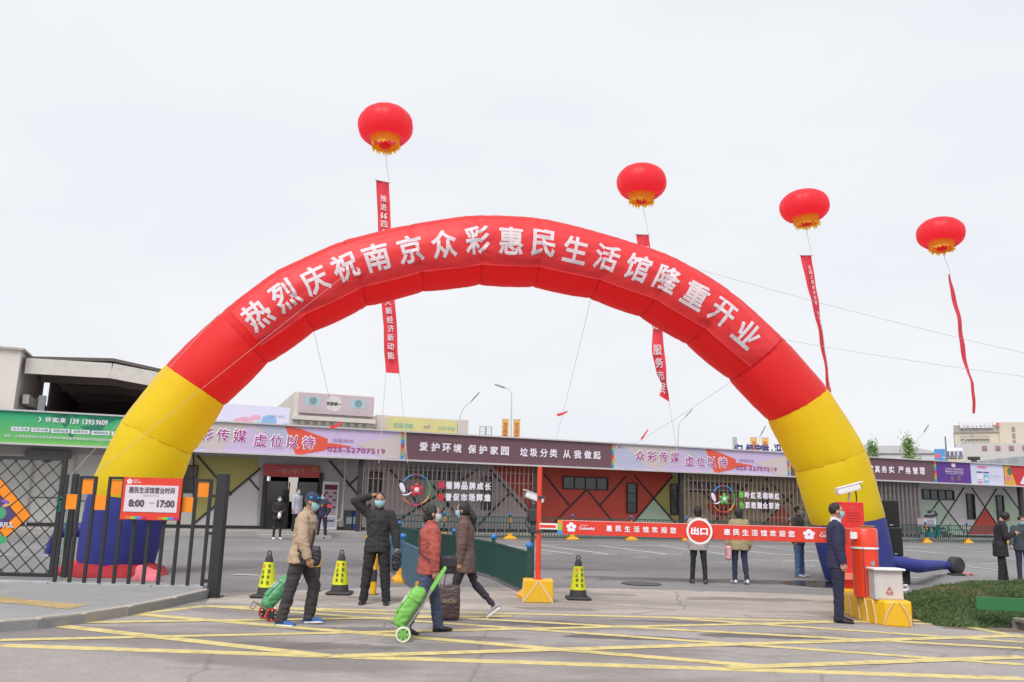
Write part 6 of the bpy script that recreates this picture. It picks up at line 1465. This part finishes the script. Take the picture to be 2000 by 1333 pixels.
    if collar:
        mb = MB(); cr = [[U((.006+r_*1.08*math.cos(a)+dx, r_*.98*math.sin(a), z_+.018*math.cos(a)*(-1))) for a in [q*2*PI/20 for q in range(20)]] for r_, z_, dx in ((.078, 1.435, 0), (.070, 1.475, .004), (.069, 1.502, .010), (.058, 1.500, .010), (.058, 1.44, 0))]
        mb.loft(cr, cap=(0, 0)); put(mb.build('collar', collar, root, smooth=True))
    if shirt:
        mb = MB(); mb.loft([[U((.1*ft+.0-.008, -.055*k, 1.43)), U((.118*ft, 0, 1.43-.2)), U((.1*ft-.008, .055*k, 1.43))] for k in (1, .9)], cap=(0, 0), close=False)
    # ---- hair
    style = hair[1]; hmn = hair[0]
    if style != 'none':
        mb = MB(); up = .020 if style in ('short', 'crew') else .006
        rad_ = {'crew': (.092, .077, .098), 'short': (.094, .081, .100), 'bob': (.100, .088, .118), 'curly': (.104, .094, .112), 'bun': (.099, .084, .112), 'pony': (.100, .085, .116), 'messy': (.104, .090, .106)}[style]
        mb.ell(Hh(hc+Vector((-.020, 0, up+.012))), (rad_[0], rad_[1], rad_[2]), 20, 14)
        if style in ('bob', 'curly'): mb.ell(Hh(hc+Vector((-.045, 0, -.045))), (.072, .082, .085), 16, 10)
        if style == 'bob': mb.ell(Hh(hc+Vector((-.050, 0, -.11))), (.055, .078, .07), 14, 8)
        if style == 'bun': mb.ell(Hh(hc+Vector((-.088, 0, -.065))), (.048, .058, .055), 14, 8); mb.ell(Hh(hc+Vector((-.04, 0, -.04))), (.07, .074, .07), 14, 8)
        if style == 'pony': mb.ell(Hh(hc+Vector((-.1, 0, -.005))), (.04, .04, .04), 12, 8); mb.capsule(Hh(hc+Vector((-.115, 0, -.01))), Hh(hc+Vector((-.16, 0, -.13))), .038, .050); mb.capsule(Hh(hc+Vector((-.16, 0, -.12))), Hh(hc+Vector((-.155, 0, -.24))), .050, .022); mb.ell(Hh(hc+Vector((-.035, 0, -.02))), (.07, .078, .075), 14, 8)
        put(voxel(mb, max(.006, vox*.8), 'hair', hmn, root, 1,   .012 if style in ('curly', 'messy') else .007, 42 if style in ('curly', 'messy') else 30, seed))
    if mask:
        V1 = []; V2 = []; na, nz_ = 12, 8
        for j in range(nz_+1):
            z_ = -.112+.118*j/nz_
            for i in range(na+1):
                a = rad(-74+148*i/na); zf = z_/.118; lowf = max(0, -zf); r_ = math.sqrt(max(.05, 1-min(.96, zf*zf)))
                bx_ = (.094-.018*lowf)*r_*math.cos(a)+.012*lowf; by_ = (.074-.022*lowf)*r_*math.sin(a); bulge = .016+.012*math.cos(a)*(1-abs(2*j/nz_-1))+.0025*math.sin(j*3.1)
                q = Vector((bx_, by_, 0)); q = q*(1+bulge/q.length); q.x = max(q.x, .02+.05*math.cos(a)); V1.append(Hh(hc+Vector((q.x, q.y, z_)))); q2 = q*(1-.003/q.length); V2.append(Hh(hc+Vector((q2.x, q2.y, z_))))
        mb = MB(); n1 = na+1; F_ = [(j*n1+i, j*n1+i+1, (j+1)*n1+i+1, (j+1)*n1+i) for j in range(nz_) for i in range(na)]
        mb.add(V1, F_); mb.add(V2, [f[::-1] for f in F_])
        mk = put(mb.build('mask', mask, root, smooth=True))
        mb = MB()
        for s_, ii in ((-1, 0), (1, na)):
            for j in (1, nz_-1): mb.tube([V1[j*n1+ii], Hh(hc+Vector((-.004, s_*.084, .01 if j > 2 else -.03)))], .0018, 4)
        mb.build('ear_loop', 'white', mk)
    if cap:
        mb = MB(); rings = []
        for i in range(8):
            t_ = PI/2*i/7; rings.append([Hh(hc+Vector((-.010+.106*math.cos(t_)**.8*math.cos(a*2*PI/24), .090*math.cos(t_)**.8*math.sin(a*2*PI/24), .030+.098*math.sin(t_)))) for a in range(24)])
        mb.loft(rings); cp = put(mb.build('cap', cap, root, smooth=True))
        mb = MB(); mb.loft([[Hh(hc+Vector((x_, y_*math.sqrt(max(0, 1-((x_-.07)/.112)**2)) if x_ > .07 else y_, .040-.25*(x_-.07)+z_-.6*y_*y_/.01*.012))) for y_ in [(-.078+.156*q/10) for q in range(11)]] for x_, z_ in ((.06, 0), (.09, 0), (.13, 0), (.165, 0), (.18, 0), (.178, -.006), (.13, -.006), (.06, -.006))], close=False, cap=(0, 0)); mb.build('brim', cap, cp, smooth=True)
        mb = MB()
        for s_ in (-1, 1): mb.ell(Hh(hc+Vector((.0, s_*.088, .062))), (.02, .006, .018), 10, 6); mb.ell(Hh(hc+Vector((.082, s_*.045, .075))), (.014, .010, .016), 10, 6)
        mb.build('badge', cm('cap_badge_blue', (30, 150, 220), .5, var=0), cp)
    W_ = lambda p: root.matrix_basis @ (Vector(p)+root_off)
    info = dict(root=root, hands={k: W_(v) for k, v in hands.items()}, U=lambda p: W_(U(p)), off=root_off, put=put, Ul=U, joints=joints, Hh=Hh, hc=hc, kids=kids)
    return info
def cl(name, rgb, **k): return cm('cloth_'+name, rgb, .85, **{**dict(var=.10, vs=7, bump=.35, bs=70), **k})
sh_blk = cm('shoe_black', (34, 32, 34), .5, var=.05)
def ga3(x, y, z=0): return G(x, y, z)
# 1 beige jacket
p1 = person('elderly man in beige jacket and navy cap striding right, pulling a green cart', ga3(579, 1221), rad(-4), 1.70, lean=5, legR=(-11, 2, 1, 0), legL=(24, 30, 1, 3), armR=((.12, -.30, -1), (.42, -.02, -1)), armL=((-.25, .12, -1), (-.45, .02, -1)), head=(-6, 8), skin='skin2',
            top=(cl('beige', (182, 158, 134)), 'jacket'), hem=.81, fit=1.14, skirt=1.10, sleeve=.062, trousers=cl('charcoal', (62, 58, 62)), leg_w=1.18, shoes=cm('shoe_blue', (44, 96, 170), .6), sole='white', hair=('hairg', 'crew'), mask='mask', cap=cl('navy_cap', (48, 56, 84)), collar=M['cloth_beige'], wr=.013, seed=3, vox=.0075)
# 2 black clad man, hand on his head
p2 = person('man in black work clothes with a blue mask shading his brow with one hand', ga3(731, 1180), rad(-88), 1.72, legL=(3, 3, 7), legR=(2, 2, 6), armR=((.30, -.68, .66), (-.15, .92, .36), (0, 0, -1)), armL=((.04, .36, -1), (.18, .16, -1)), head=(4, 6), skin='skin2',
            top=(cl('black_jacket', (48, 46, 50)), 'jacket'), hem=.80, fit=1.10, sleeve=.064, trousers=cl('black_trousers', (38, 36, 40)), leg_w=1.2, shoes=sh_blk, hair=('hairb', 'crew'), collar=M['cloth_black_jacket'], fist=(.9, .35), wr=.013, seed=8, vox=.0075)
# 3 woman in rust jacket
p3 = person('woman in rust red jacket and jeans pulling a lime green shopping trolley', ga3(832, 1238), rad(16), 1.58, fem=True, legL=(16, 6, 1, 4), legR=(-16, 10, 1, -14), armR=((.06, -.26, -1), (.10, -.02, -1)), armL=((.15, .12, -1), (.5, .1, -1)), head=(-8, 2),
            top=(cl('rust', (172, 84, 76), bump=.25), 'jacket'), hem=.80, fit=1.17, sleeve=.066, trousers=cl('jeans', (70, 80, 108)), leg_w=1.15, shoes=sh_blk, hair=('hairb', 'bun'), mask='maskw', collar=M['cloth_rust'], wr=.012, seed=15, vox=.0075)
# 4 woman in brown coat
p4 = person('woman with a ponytail in a long brown coat striding left', ga3(905, 1210), rad(176), 1.63, fem=True, lean=3, legL=(18, 8, 1, 4), legR=(-22, 22, 1, -38), armL=((.05, .16, -1), (.1, .0, -1)), armR=((-.02, -.16, -1), (.15, .02, -1)), head=(-4, 2),
            top=(cl('brown', (104, 82, 78), bump=.25), 'coat'), hem=.70, fit=1.10, sleeve=.060, skirt=1.04, trousers=cl('dark_slacks', (50, 46, 58)), leg_w=.88, shoes=cm('shoe_grey', (156, 150, 158), .6), sole='white', hair=('hairb', 'pony'), collar=M['cloth_brown'], wr=.011, seed=21, vox=.0075)
# 5 security guard
p5 = person('guard in a navy suit and blue mask standing upright beside the barrier cabinet', ga3(1640, 1216), rad(-12), 1.73, legL=(2, 2, 2), legR=(-1, 1, 2), armR=((-.05, -.14, -1), (.22, .0, -1)), armL=((-.05, .14, -1), (.2, 0, -1)), head=(4, 0),
            top=(cl('navy_suit', (44, 46, 78), bump=.15), 'suit_jacket'), hem=.78, fit=1.04, sleeve=.058, skirt=1.0, trousers=cl('navy_trousers', (38, 40, 66), bump=.15), leg_w=1.1, shoes=sh_blk, hair=('hairb', 'crew'), collar=cm('shirt_white', (226, 226, 232)), wr=.008, seed=30, vox=.0075)
V2_ = .011
person('woman with short curly hair in a grey coat seen from behind, under the exit disc', ga3(1365, 1140), rad(84), 1.62, fem=True, legL=(3, 4, 4), legR=(-3, 4, 4), top=(cl('stone_grey', (170, 160, 160)), 'coat'), hem=.74, fit=1.12, trousers=cl('black_leggings', (36, 34, 38)), leg_w=.92, shoes=cm('shoe_brown', (84, 60, 56)), hair=('hairb', 'curly'), mask=None, vox=V2_, collar=M['cloth_stone_grey'], seed=41)
p7 = person('woman in khaki jacket and jeans seen from behind, walking to the hall', ga3(1446, 1141), rad(96), 1.60, fem=True, legL=(5, 5, 2), legR=(-5, 6, 2, -8), armL=((.05, .3, -1), (.1, .15, -1)), armR=((0, -.34, -1), (.1, -.1, -1)), top=(cl('khaki', (160, 146, 112)), 'jacket'), hem=.76, fit=1.18, skirt=1.05, trousers=cl('dark_jeans', (42, 50, 74)), leg_w=.98, shoes=cm('shoe_white', (215, 212, 220)), hair=('hairb', 'bob'), mask=None, vox=V2_, seed=47)
person('man in a dark grey jacket and blue jeans with his mask under his chin', ga3(1562, 1127), rad(-38), 1.70, legL=(2, 2, 3), legR=(1, 2, 3), head=(10, 0), armR=((-.15, -.12, -1), (.1, .05, -1)), top=(cl('slate', (84, 84, 82)), 'jacket'), hem=.78, fit=1.12, trousers=cl('blue_jeans', (82, 106, 146)), leg_w=1.1, shoes=cm('shoe_pale', (176, 174, 184)), hair=('hairb', 'crew'), vox=V2_, collar=M['cloth_slate'], seed=52, skin='skin2')
def gd_(x, y): return G(x, y)
person('woman in black with a white mask holding a white bag at the hall step', gd_(540, 1054), rad(-60), 1.60, fem=True, legL=(0, 2, 3), legR=(0, 2, 3), armL=((.1, .2, -1), (.7, -.5, -.1)), armR=((.1, -.2, -1), (.7, .5, -.2)), top=(cl('black_down', (44, 40, 44)), 'jacket'), hem=.78, fit=1.16, trousers=M['cloth_black_leggings'], leg_w=.85, shoes=M['shoe_white'], hair=('hairb', 'curly'), mask='maskw', vox=.013, seed=60)
sz_ = BW(FW(577, 1030, .6)[0], .6, .19)
person('young man in a pale grey hooded coat standing in the hall doorway', sz_, rad(-30), 1.72, legL=(0, 2, 3), legR=(0, 2, 3), head=(-10, 0), top=(cl('pale_grey', (186, 186, 200)), 'coat'), hem=.70, fit=1.12, trousers=M['cloth_black_trousers'], leg_w=1, shoes=sh_blk, hair=('hairb', 'short'), vox=.013, collar=M['cloth_pale_grey'], seed=66)
p11 = person('guard in dark navy with a red armband, hand at his mouth by the poster case', gd_(627, 1051), rad(-100), 1.72, legL=(0, 2, 6), legR=(0, 2, 6), armR=((.4, -.3, -.8), (.45, .35, .9)), armL=((.0, .38, -1), (.2, -.3, -.8)), head=(-20, 4), top=(cl('guard_navy', (44, 46, 72)), 'jacket'), hem=.80, fit=1.06, trousers=M['cloth_navy_trousers'], leg_w=1.08, shoes=sh_blk, hair=('hairb', 'crew'), vox=.013, seed=71)
s_, el_, w_ = p11['joints']['armL']; m_ = s_.lerp(el_, .55); d_ = (el_-s_).normalized()
p11['put'](MB().tube([m_-d_*.07, m_+d_*.07], .078, 16).build('armband', cm('armband_red', (220, 50, 40)), p11['root'])); p11['put'](MB().ell(p11['Ul']((.135, 0, 1.28)), (.02, .04, .07), 8, 6).build('badge', cm('badge_gold', (226, 160, 60)), p11['root']))
person('person in dark clothes inside the doorway, a dim silhouette', BW(FW(556, 1020, 5.5)[0], 5.5, .19), rad(10), 1.70, top=(cl('black_down', (1, 1, 1)), 'jacket'), hem=.8, fit=1.1, trousers=M['cloth_black_trousers'], shoes=sh_blk, hair=('hairb', 'short'), mask=None, vox=.016, seed=75)
pm = D(1957, 1115, 20.3)
p12 = person('man in a long black coat with tousled hair looking down at his phone', (pm.x, 20.3, 0), rad(-20), 1.72, lean=7, legL=(8, 3, 2), legR=(-3, 2, 2), armR=((.15, -.2, -1), (.85, .55, .35)), armL=((.2, .2, -1), (.9, -.35, .3)), head=(-6, 34), top=(cl('black_coat', (40, 38, 42)), 'coat'), hem=.66, fit=1.14, skirt=1.1, trousers=M['cloth_black_trousers'], leg_w=1.0, shoes=sh_blk, hair=('hairb', 'messy'), mask=None, vox=V2_, seed=80)
pm = D(1992, 1100, 21.5)
person('man in dark teal jacket and blue mask cut off by the right picture edge', (D(1999, 1100, 21.8).x, 21.8, 0), rad(-100), 1.60, head=(10, 20), armR=((.2, -.3, -1), (.5, -.3, -.6)), top=(cl('dark_teal', (60, 70, 78)), 'jacket'), hem=.8, fit=1.16, trousers=M['cloth_dark_jeans'], shoes=sh_blk, hair=('hairb', 'short'), vox=V2_, seed=85)
pm = D(1598, 1125, 20.9)
person('person in dark jeans almost wholly hidden behind the right arch leg', (D(1634, 1125, 21.2).x, 21.6, 0), rad(-60), 1.68, top=(M['cloth_slate'], 'jacket'), hem=.8, fit=1.05, trousers=M['cloth_dark_jeans'], shoes=M['shoe_brown'], hair=('hairb', 'short'), vox=.014, seed=88)
rt = .55
rs = FW(1818, 1040, rt)[0]
person('rider in dark clothes with a raised arm sitting behind the delivery crate', BW(rs, rt+.1, -.0), BANG+rad(20), 1.62, lean=8, legL=(62, 70, 8), legR=(60, 72, 8), armR=((.2, -.8, .3), (.1, .5, .8)), armL=((.6, .2, -.8), (1, 0, -.2)), top=(cl('dark_indigo', (50, 48, 62)), 'jacket'), hem=.84, fit=1.12, trousers=M['cloth_dark_jeans'], shoes=sh_blk, hair=('hairb', 'short'), mask='mask', vox=.014, seed=90, z=.33)

# ------------------------------------------------------------------ things carried, carts, e-bike
def wheel(parent, c, r_, wd, tyre, hub, axis=(0, 1, 0), spokes=6, name='wheel'):
    c = Vector(c); x_, y_ = basis(axis); a_ = Vector(axis).normalized(); pr = [(r_*.76, -wd/2), (r_*.95, -wd/2), (r_, -wd*.25), (r_, wd*.25), (r_*.95, wd/2), (r_*.76, wd/2), (r_*.76, -wd/2)]
    wv = MB().loft([[c+a_*z+x_*r*math.cos(a*2*PI/28)+y_*r*math.sin(a*2*PI/28) for a in range(28)] for r, z in pr], cap=(0, 0)).build(name, tyre, parent, smooth=True)
    mb = MB(); x_, y_ = basis(axis); a_ = Vector(axis).normalized()
    for k in range(spokes): d = x_*math.cos(k*2*PI/spokes)+y_*math.sin(k*2*PI/spokes); mb.bar(c+d*r_*.1, c+d*r_*.82, r_*.34, wd*.7, up=axis)
    mb.cyl(c-a_*wd*.6, c+a_*wd*.6, r_*.24); mb.build('hub', hub, wv); return wv
def trolley(loc, ang, tilt, label, bagcol, tyre, hub, hl, wr_=.085):
    e = empty('shopping_trolley', loc, ang, label, 'shopping trolley'); R3 = Matrix.Rotation(tilt, 3, 'Y'); o_ = Vector((0, 0, wr_)); T_ = lambda p: o_+R3 @ Vector(p)
    for s_ in (-1, 1): wheel(e, (0, s_*.17, wr_), wr_, .035, tyre, hub)
    mb = MB(); mb.cyl((0, -.19, wr_), (0, .19, wr_), .009, n=8)
    for s_ in (-1, 1): mb.tube([T_((.0, s_*.11, 0)), T_((.02, s_*.11, .4)), T_((.02, s_*.10, hl-.12))], .010, 8)
    mb.tube([T_((-.02, -.12, .02)), T_((-.24, -.11, .0)), T_((-.24, .11, .0)), T_((-.02, .12, .02))], .009, 8); mb.tube([T_((-.24, -.09, 0)), T_((-.22, -.09, -.09)), T_((-.22, .09, -.09)), T_((-.24, .09, 0))], .008, 6)
    mb.build('frame', 'steel', e, smooth=True)
    MB().tube([T_((.02, -.10, hl-.30)), T_((.02, -.10, hl-.06)), T_((.02, -.06, hl)), T_((.02, .06, hl)), T_((.02, .10, hl-.06)), T_((.02, .10, hl-.30))], .017, 10).build('handle', bagcol, e, smooth=True)
    mb = MB(); mb.loft([[T_(p) for p in ering((x_, 0, z_), a, b, 24, sq=.6)] for x_, z_, a, b in ((-.085, .03, .06, .105), (-.095, .06, .075, .125), (-.105, .20, .09, .135), (-.10, .36, .085, .135), (-.09, .47, .07, .13), (-.08, .51, .055, .115))])
    bg_ = voxel(mb, .008, 'bag', bagcol, e, 2, .007, 9, 5)
    mb = MB(); mb.loft([[T_(p) for p in ering((x_, 0, z_), a, b, 24, sq=.6)] for x_, z_, a, b in ((-.10, .38, .098, .146), (-.095, .46, .088, .142), (-.085, .53, .06, .11), (-.075, .545, .02, .04))]); voxel(mb, .008, 'flap', bagcol, bg_, 2, .008, 9, 7)
    MB().box(T_((-.196, 0, .22)), (.008, .17, .14), rot=R3).build('pocket', bagcol, bg_)
    mb = MB()
    for s_ in (-1, 1): mb.bar(T_((-.200, s_*.06, .27)), T_((-.188, s_*.06, .42)), .02, .008)
    mb.build('strap', 'white', bg_); return e
w1 = G(523, 1212); trolley(w1, rad(30), rad(40), 'dark green shopping trolley with red rimmed wheels behind the beige jacketed man', cm('trolley_green', (84, 156, 108), .5, var=.1, bump=.2, bs=20), cm('tyre_red', (196, 56, 50), .5), 'rubber', .95, .088)
w1 = G(786, 1251); trolley(w1, rad(8), rad(31), 'lime green shopping trolley with pale wheels pulled by the woman in rust red', cm('trolley_lime', (122, 190, 88), .6, var=.08, bump=.2, bs=20), cm('tyre_cream', (226, 232, 200), .5), M['trolley_lime'], .88, .09)
# bags
def softbag(loc, ang, dims, label, m, cat='bag', seed=1, strap=None, name='shoulder_bag', parts=()):
    e = empty(name, loc, ang, label, cat); a, b, h_ = dims
    mb = MB(); mb.loft([ering((0, 0, z_), a*k/2, b*k2/2, 22, sq=.6) for z_, k, k2 in ((-h_/2, .82, .7), (-h_/2+.02, .95, .95), (-.1*h_, 1, 1.05), (h_*.3, .98, .85), (h_/2-.01, .92, .5), (h_/2, .85, .3))]); voxel(mb, .007, 'body', m, e, 2, .008, 12, seed)
    if strap: MB().tube([Vector(p) for p in strap], .011, 6).build('strap', m, e, smooth=True)
    return e
blk_ = cm('bag_black', (44, 42, 50), .55, var=.08, bump=.2, bs=60)
def rel(info, p, base): return None
h1 = p1['hands']['R']; bl_ = Vector(h1)+Vector((-.06, .09, .10))
e = softbag(bl_, rad(-4), (.34, .11, .25), 'black crossbody bag at the hip of the man in the beige jacket', blk_, seed=2)
q = [p1['U']((-.02, .1, 1.43)), p1['U']((.10, -.02, 1.36)), p1['U']((.145, -.07, 1.2)), p1['U']((.15, -.12, 1.05)), bl_+Vector((.05, -.03, .1))]
MB().tube([v-bl_ for v in q], .012, 6).build('strap', blk_, e)
h3 = p3['hands']['R']; bl_ = p3['U']((.20, -.12, .93))
e = softbag(bl_, rad(10), (.30, .10, .22), 'black shoulder bag hanging in front of the woman in rust red', blk_, seed=4); MB().box((0, -.05, .03), (.27, .04, .11), bev=.015).build('flap', blk_, e)
q = [p3['U']((-.06, .10, 1.42)), p3['U']((-.155, .0, 1.25)), p3['U']((-.165, -.09, 1.08)), p3['U']((-.02, -.235, .95)), bl_+Vector((-.1, -.03, .1))]
MB().tube([v-bl_ for v in q], .011, 6).build('strap', blk_, e)
h4 = G(876, 1212)
tb = empty('shopping_bag', h4+Vector((0, -.02, .0)), rad(4), 'large dark brown shopping bag with gold lettering held between the two women', 'shopping bag')
mb = MB(); mb.loft([ering((0, 0, z_), a, b, 24, sq=.45) for z_, a, b in ((.02, .135, .06), (.05, .15, .08), (.25, .155, .09), (.42, .145, .06), (.48, .14, .035))]); voxel(mb, .008, 'body', cm('bag_brown', (76, 58, 62), .5, var=.06), tb, 2, .008, 9, 4)
for y_ in (-.03, .03): MB().tube([(-.08, y_, .46), (-.07, y_, .58), (-.03, y_, .66), (.03, y_, .66), (.07, y_, .58), (.08, y_, .46)], .008, 6).build('handle', M['bag_brown'], tb, smooth=True)
mb = MB(); text_mb(mb, 'SENCINI', (0, -.096, .27), (1, 0, 0), (0, 0, 1), .19, .05, .01, nrm=(0, -1, 0)); mb.build('lettering', cm('bag_gold', (170, 150, 120), .5, var=0), tb)
h2 = p2['hands']['L']; mb = MB(); mb.ell((0, 0, -.10), (.075, .05, .15), 16, 10); mb.ell((.02, -.01, -.02), (.06, .05, .08), 12, 8)
e = voxel(mb, .008, 'held_cap', blk_, None, 2, .02, 12, 3); e.location = h2+Vector((.01, -.01, -.03)); tag(e, 'crumpled black cap held low by the man in black work clothes', 'cap')
h7 = p7['hands']['L']; mb = MB(); mb.box((0, 0, -.06), (.10, .22, .30), bev=.03); e = voxel(mb, .01, 'hand_bag', cm('bag_pink', (216, 160, 172), .6), None, 2, .01, 10, 3); e.location = h7+Vector((0, -.05, -.03)); tag(e, 'pale pink bag in the left hand of the woman in khaki', 'bag')
hd = p12['hands']['L']; e = MB().box((0, 0, 0), (.08, .012, .15), rot=Matrix.Rotation(rad(-50), 3, 'X'), bev=.006).build('phone', M['glass']); e.location = hd+Vector((0, .0, .03)); tag(e, 'dark phone held up by the man in the long black coat', 'phone')
gs = G(541, 1054); o = voxel(MB().ell((0, 0, 0), (.07, .05, .11), 12, 8), .012, 'hand_bag', M['white'], None, 1, .01, 10, 2); o.location = gs+Vector((.10, -.30, .88)); tag(o, 'small white bag held by the woman in black at the hall step', 'bag')
# electric bicycle with crate behind the green railing
teal = cm('bike_teal', (36, 150, 150), .45); ebk = empty('electric_bicycle', BW(rs, rt, 0), BANG, 'teal electric bicycle with a white delivery crate behind the railings', 'bicycle')
wheel(ebk, (-.62, 0, .27), .27, .06, 'rubber', 'steel', spokes=10); wheel(ebk, (.62, 0, .27), .27, .06, 'rubber', 'steel', spokes=10)
mb = MB(); mb.tube([(-.62, 0, .27), (-.25, 0, .42), (.25, 0, .40), (.42, 0, .85), (.62, 0, .27)], .03, 8); mb.tube([(-.25, 0, .42), (-.32, 0, .78)], .03, 8); mb.tube([(.42, 0, .85), (.36, 0, 1.05), (.30, .22, 1.08)], .018, 8); mb.tube([(.36, 0, 1.05), (.30, -.22, 1.08)], .018, 8); mb.build('frame', teal, ebk, smooth=True)
MB().box((-.25, 0, .80), (.42, .2, .09), bev=.03).build('seat', 'rubber', ebk); MB().box((0, 0, .42), (.5, .2, .26), bev=.03).build('battery_case', teal, ebk); MB().loft([[(x_, y_, z_) for y_ in (-.2, 0, .2)] for x_, z_ in ((.46, .35), (.55, .6), (.50, .9))], close=False, cap=(0, 0)).build('leg_shield', teal, ebk)
MB().tube([(.3, 0, .78), (.42, -.02, .95), (.5, -.04, 1.25), (.42, -.06, 1.4)], .02, 6).build('wind_screen_stay', teal, ebk)
cr = empty('delivery_crate', BW(rs-.35, rt-.1, .86), BANG, 'white printed delivery crate on the rack of the teal bicycle', 'crate')
MB().box((0, 0, .22), (.85, .5, .46), bev=.015).build('body', cm('crate_white', (206, 196, 206), .6), cr); MB().box((0, 0, .44), (.87, .52, .03)).build('lid', cm('crate_lid', (190, 170, 180)), cr)
MB().box((0, -.256, .22), (.5, .01, .3)).build('print', cm('crate_print', (160, 152, 164)), cr)
# a second parked two-wheeler beside it
e = empty('electric_bicycle', BW(rs+1.15, rt+.15, 0), BANG+rad(8), 'dark parked electric bicycle right of the teal one behind the railings', 'bicycle')
wheel(e, (-.6, 0, .25), .25, .06, 'rubber', 'steel', spokes=8); wheel(e, (.6, 0, .25), .25, .06, 'rubber', 'steel', spokes=8)
mb = MB(); mb.tube([(-.6, 0, .25), (-.2, 0, .42), (.25, 0, .4), (.4, 0, .85), (.6, 0, .25)], .03, 8); mb.tube([(.4, 0, .85), (.33, .22, 1.05)], .016, 6); mb.tube([(.4, 0, .85), (.33, -.22, 1.05)], .016, 6); mb.build('frame', 'dark', e, smooth=True); MB().box((-.2, 0, .76), (.5, .2, .1), bev=.03).build('seat', 'rubber', e); MB().box((0, 0, .45), (.5, .2, .3), bev=.04).build('battery_case', 'dark', e)
bpy.data.scenes.remove(TMP)
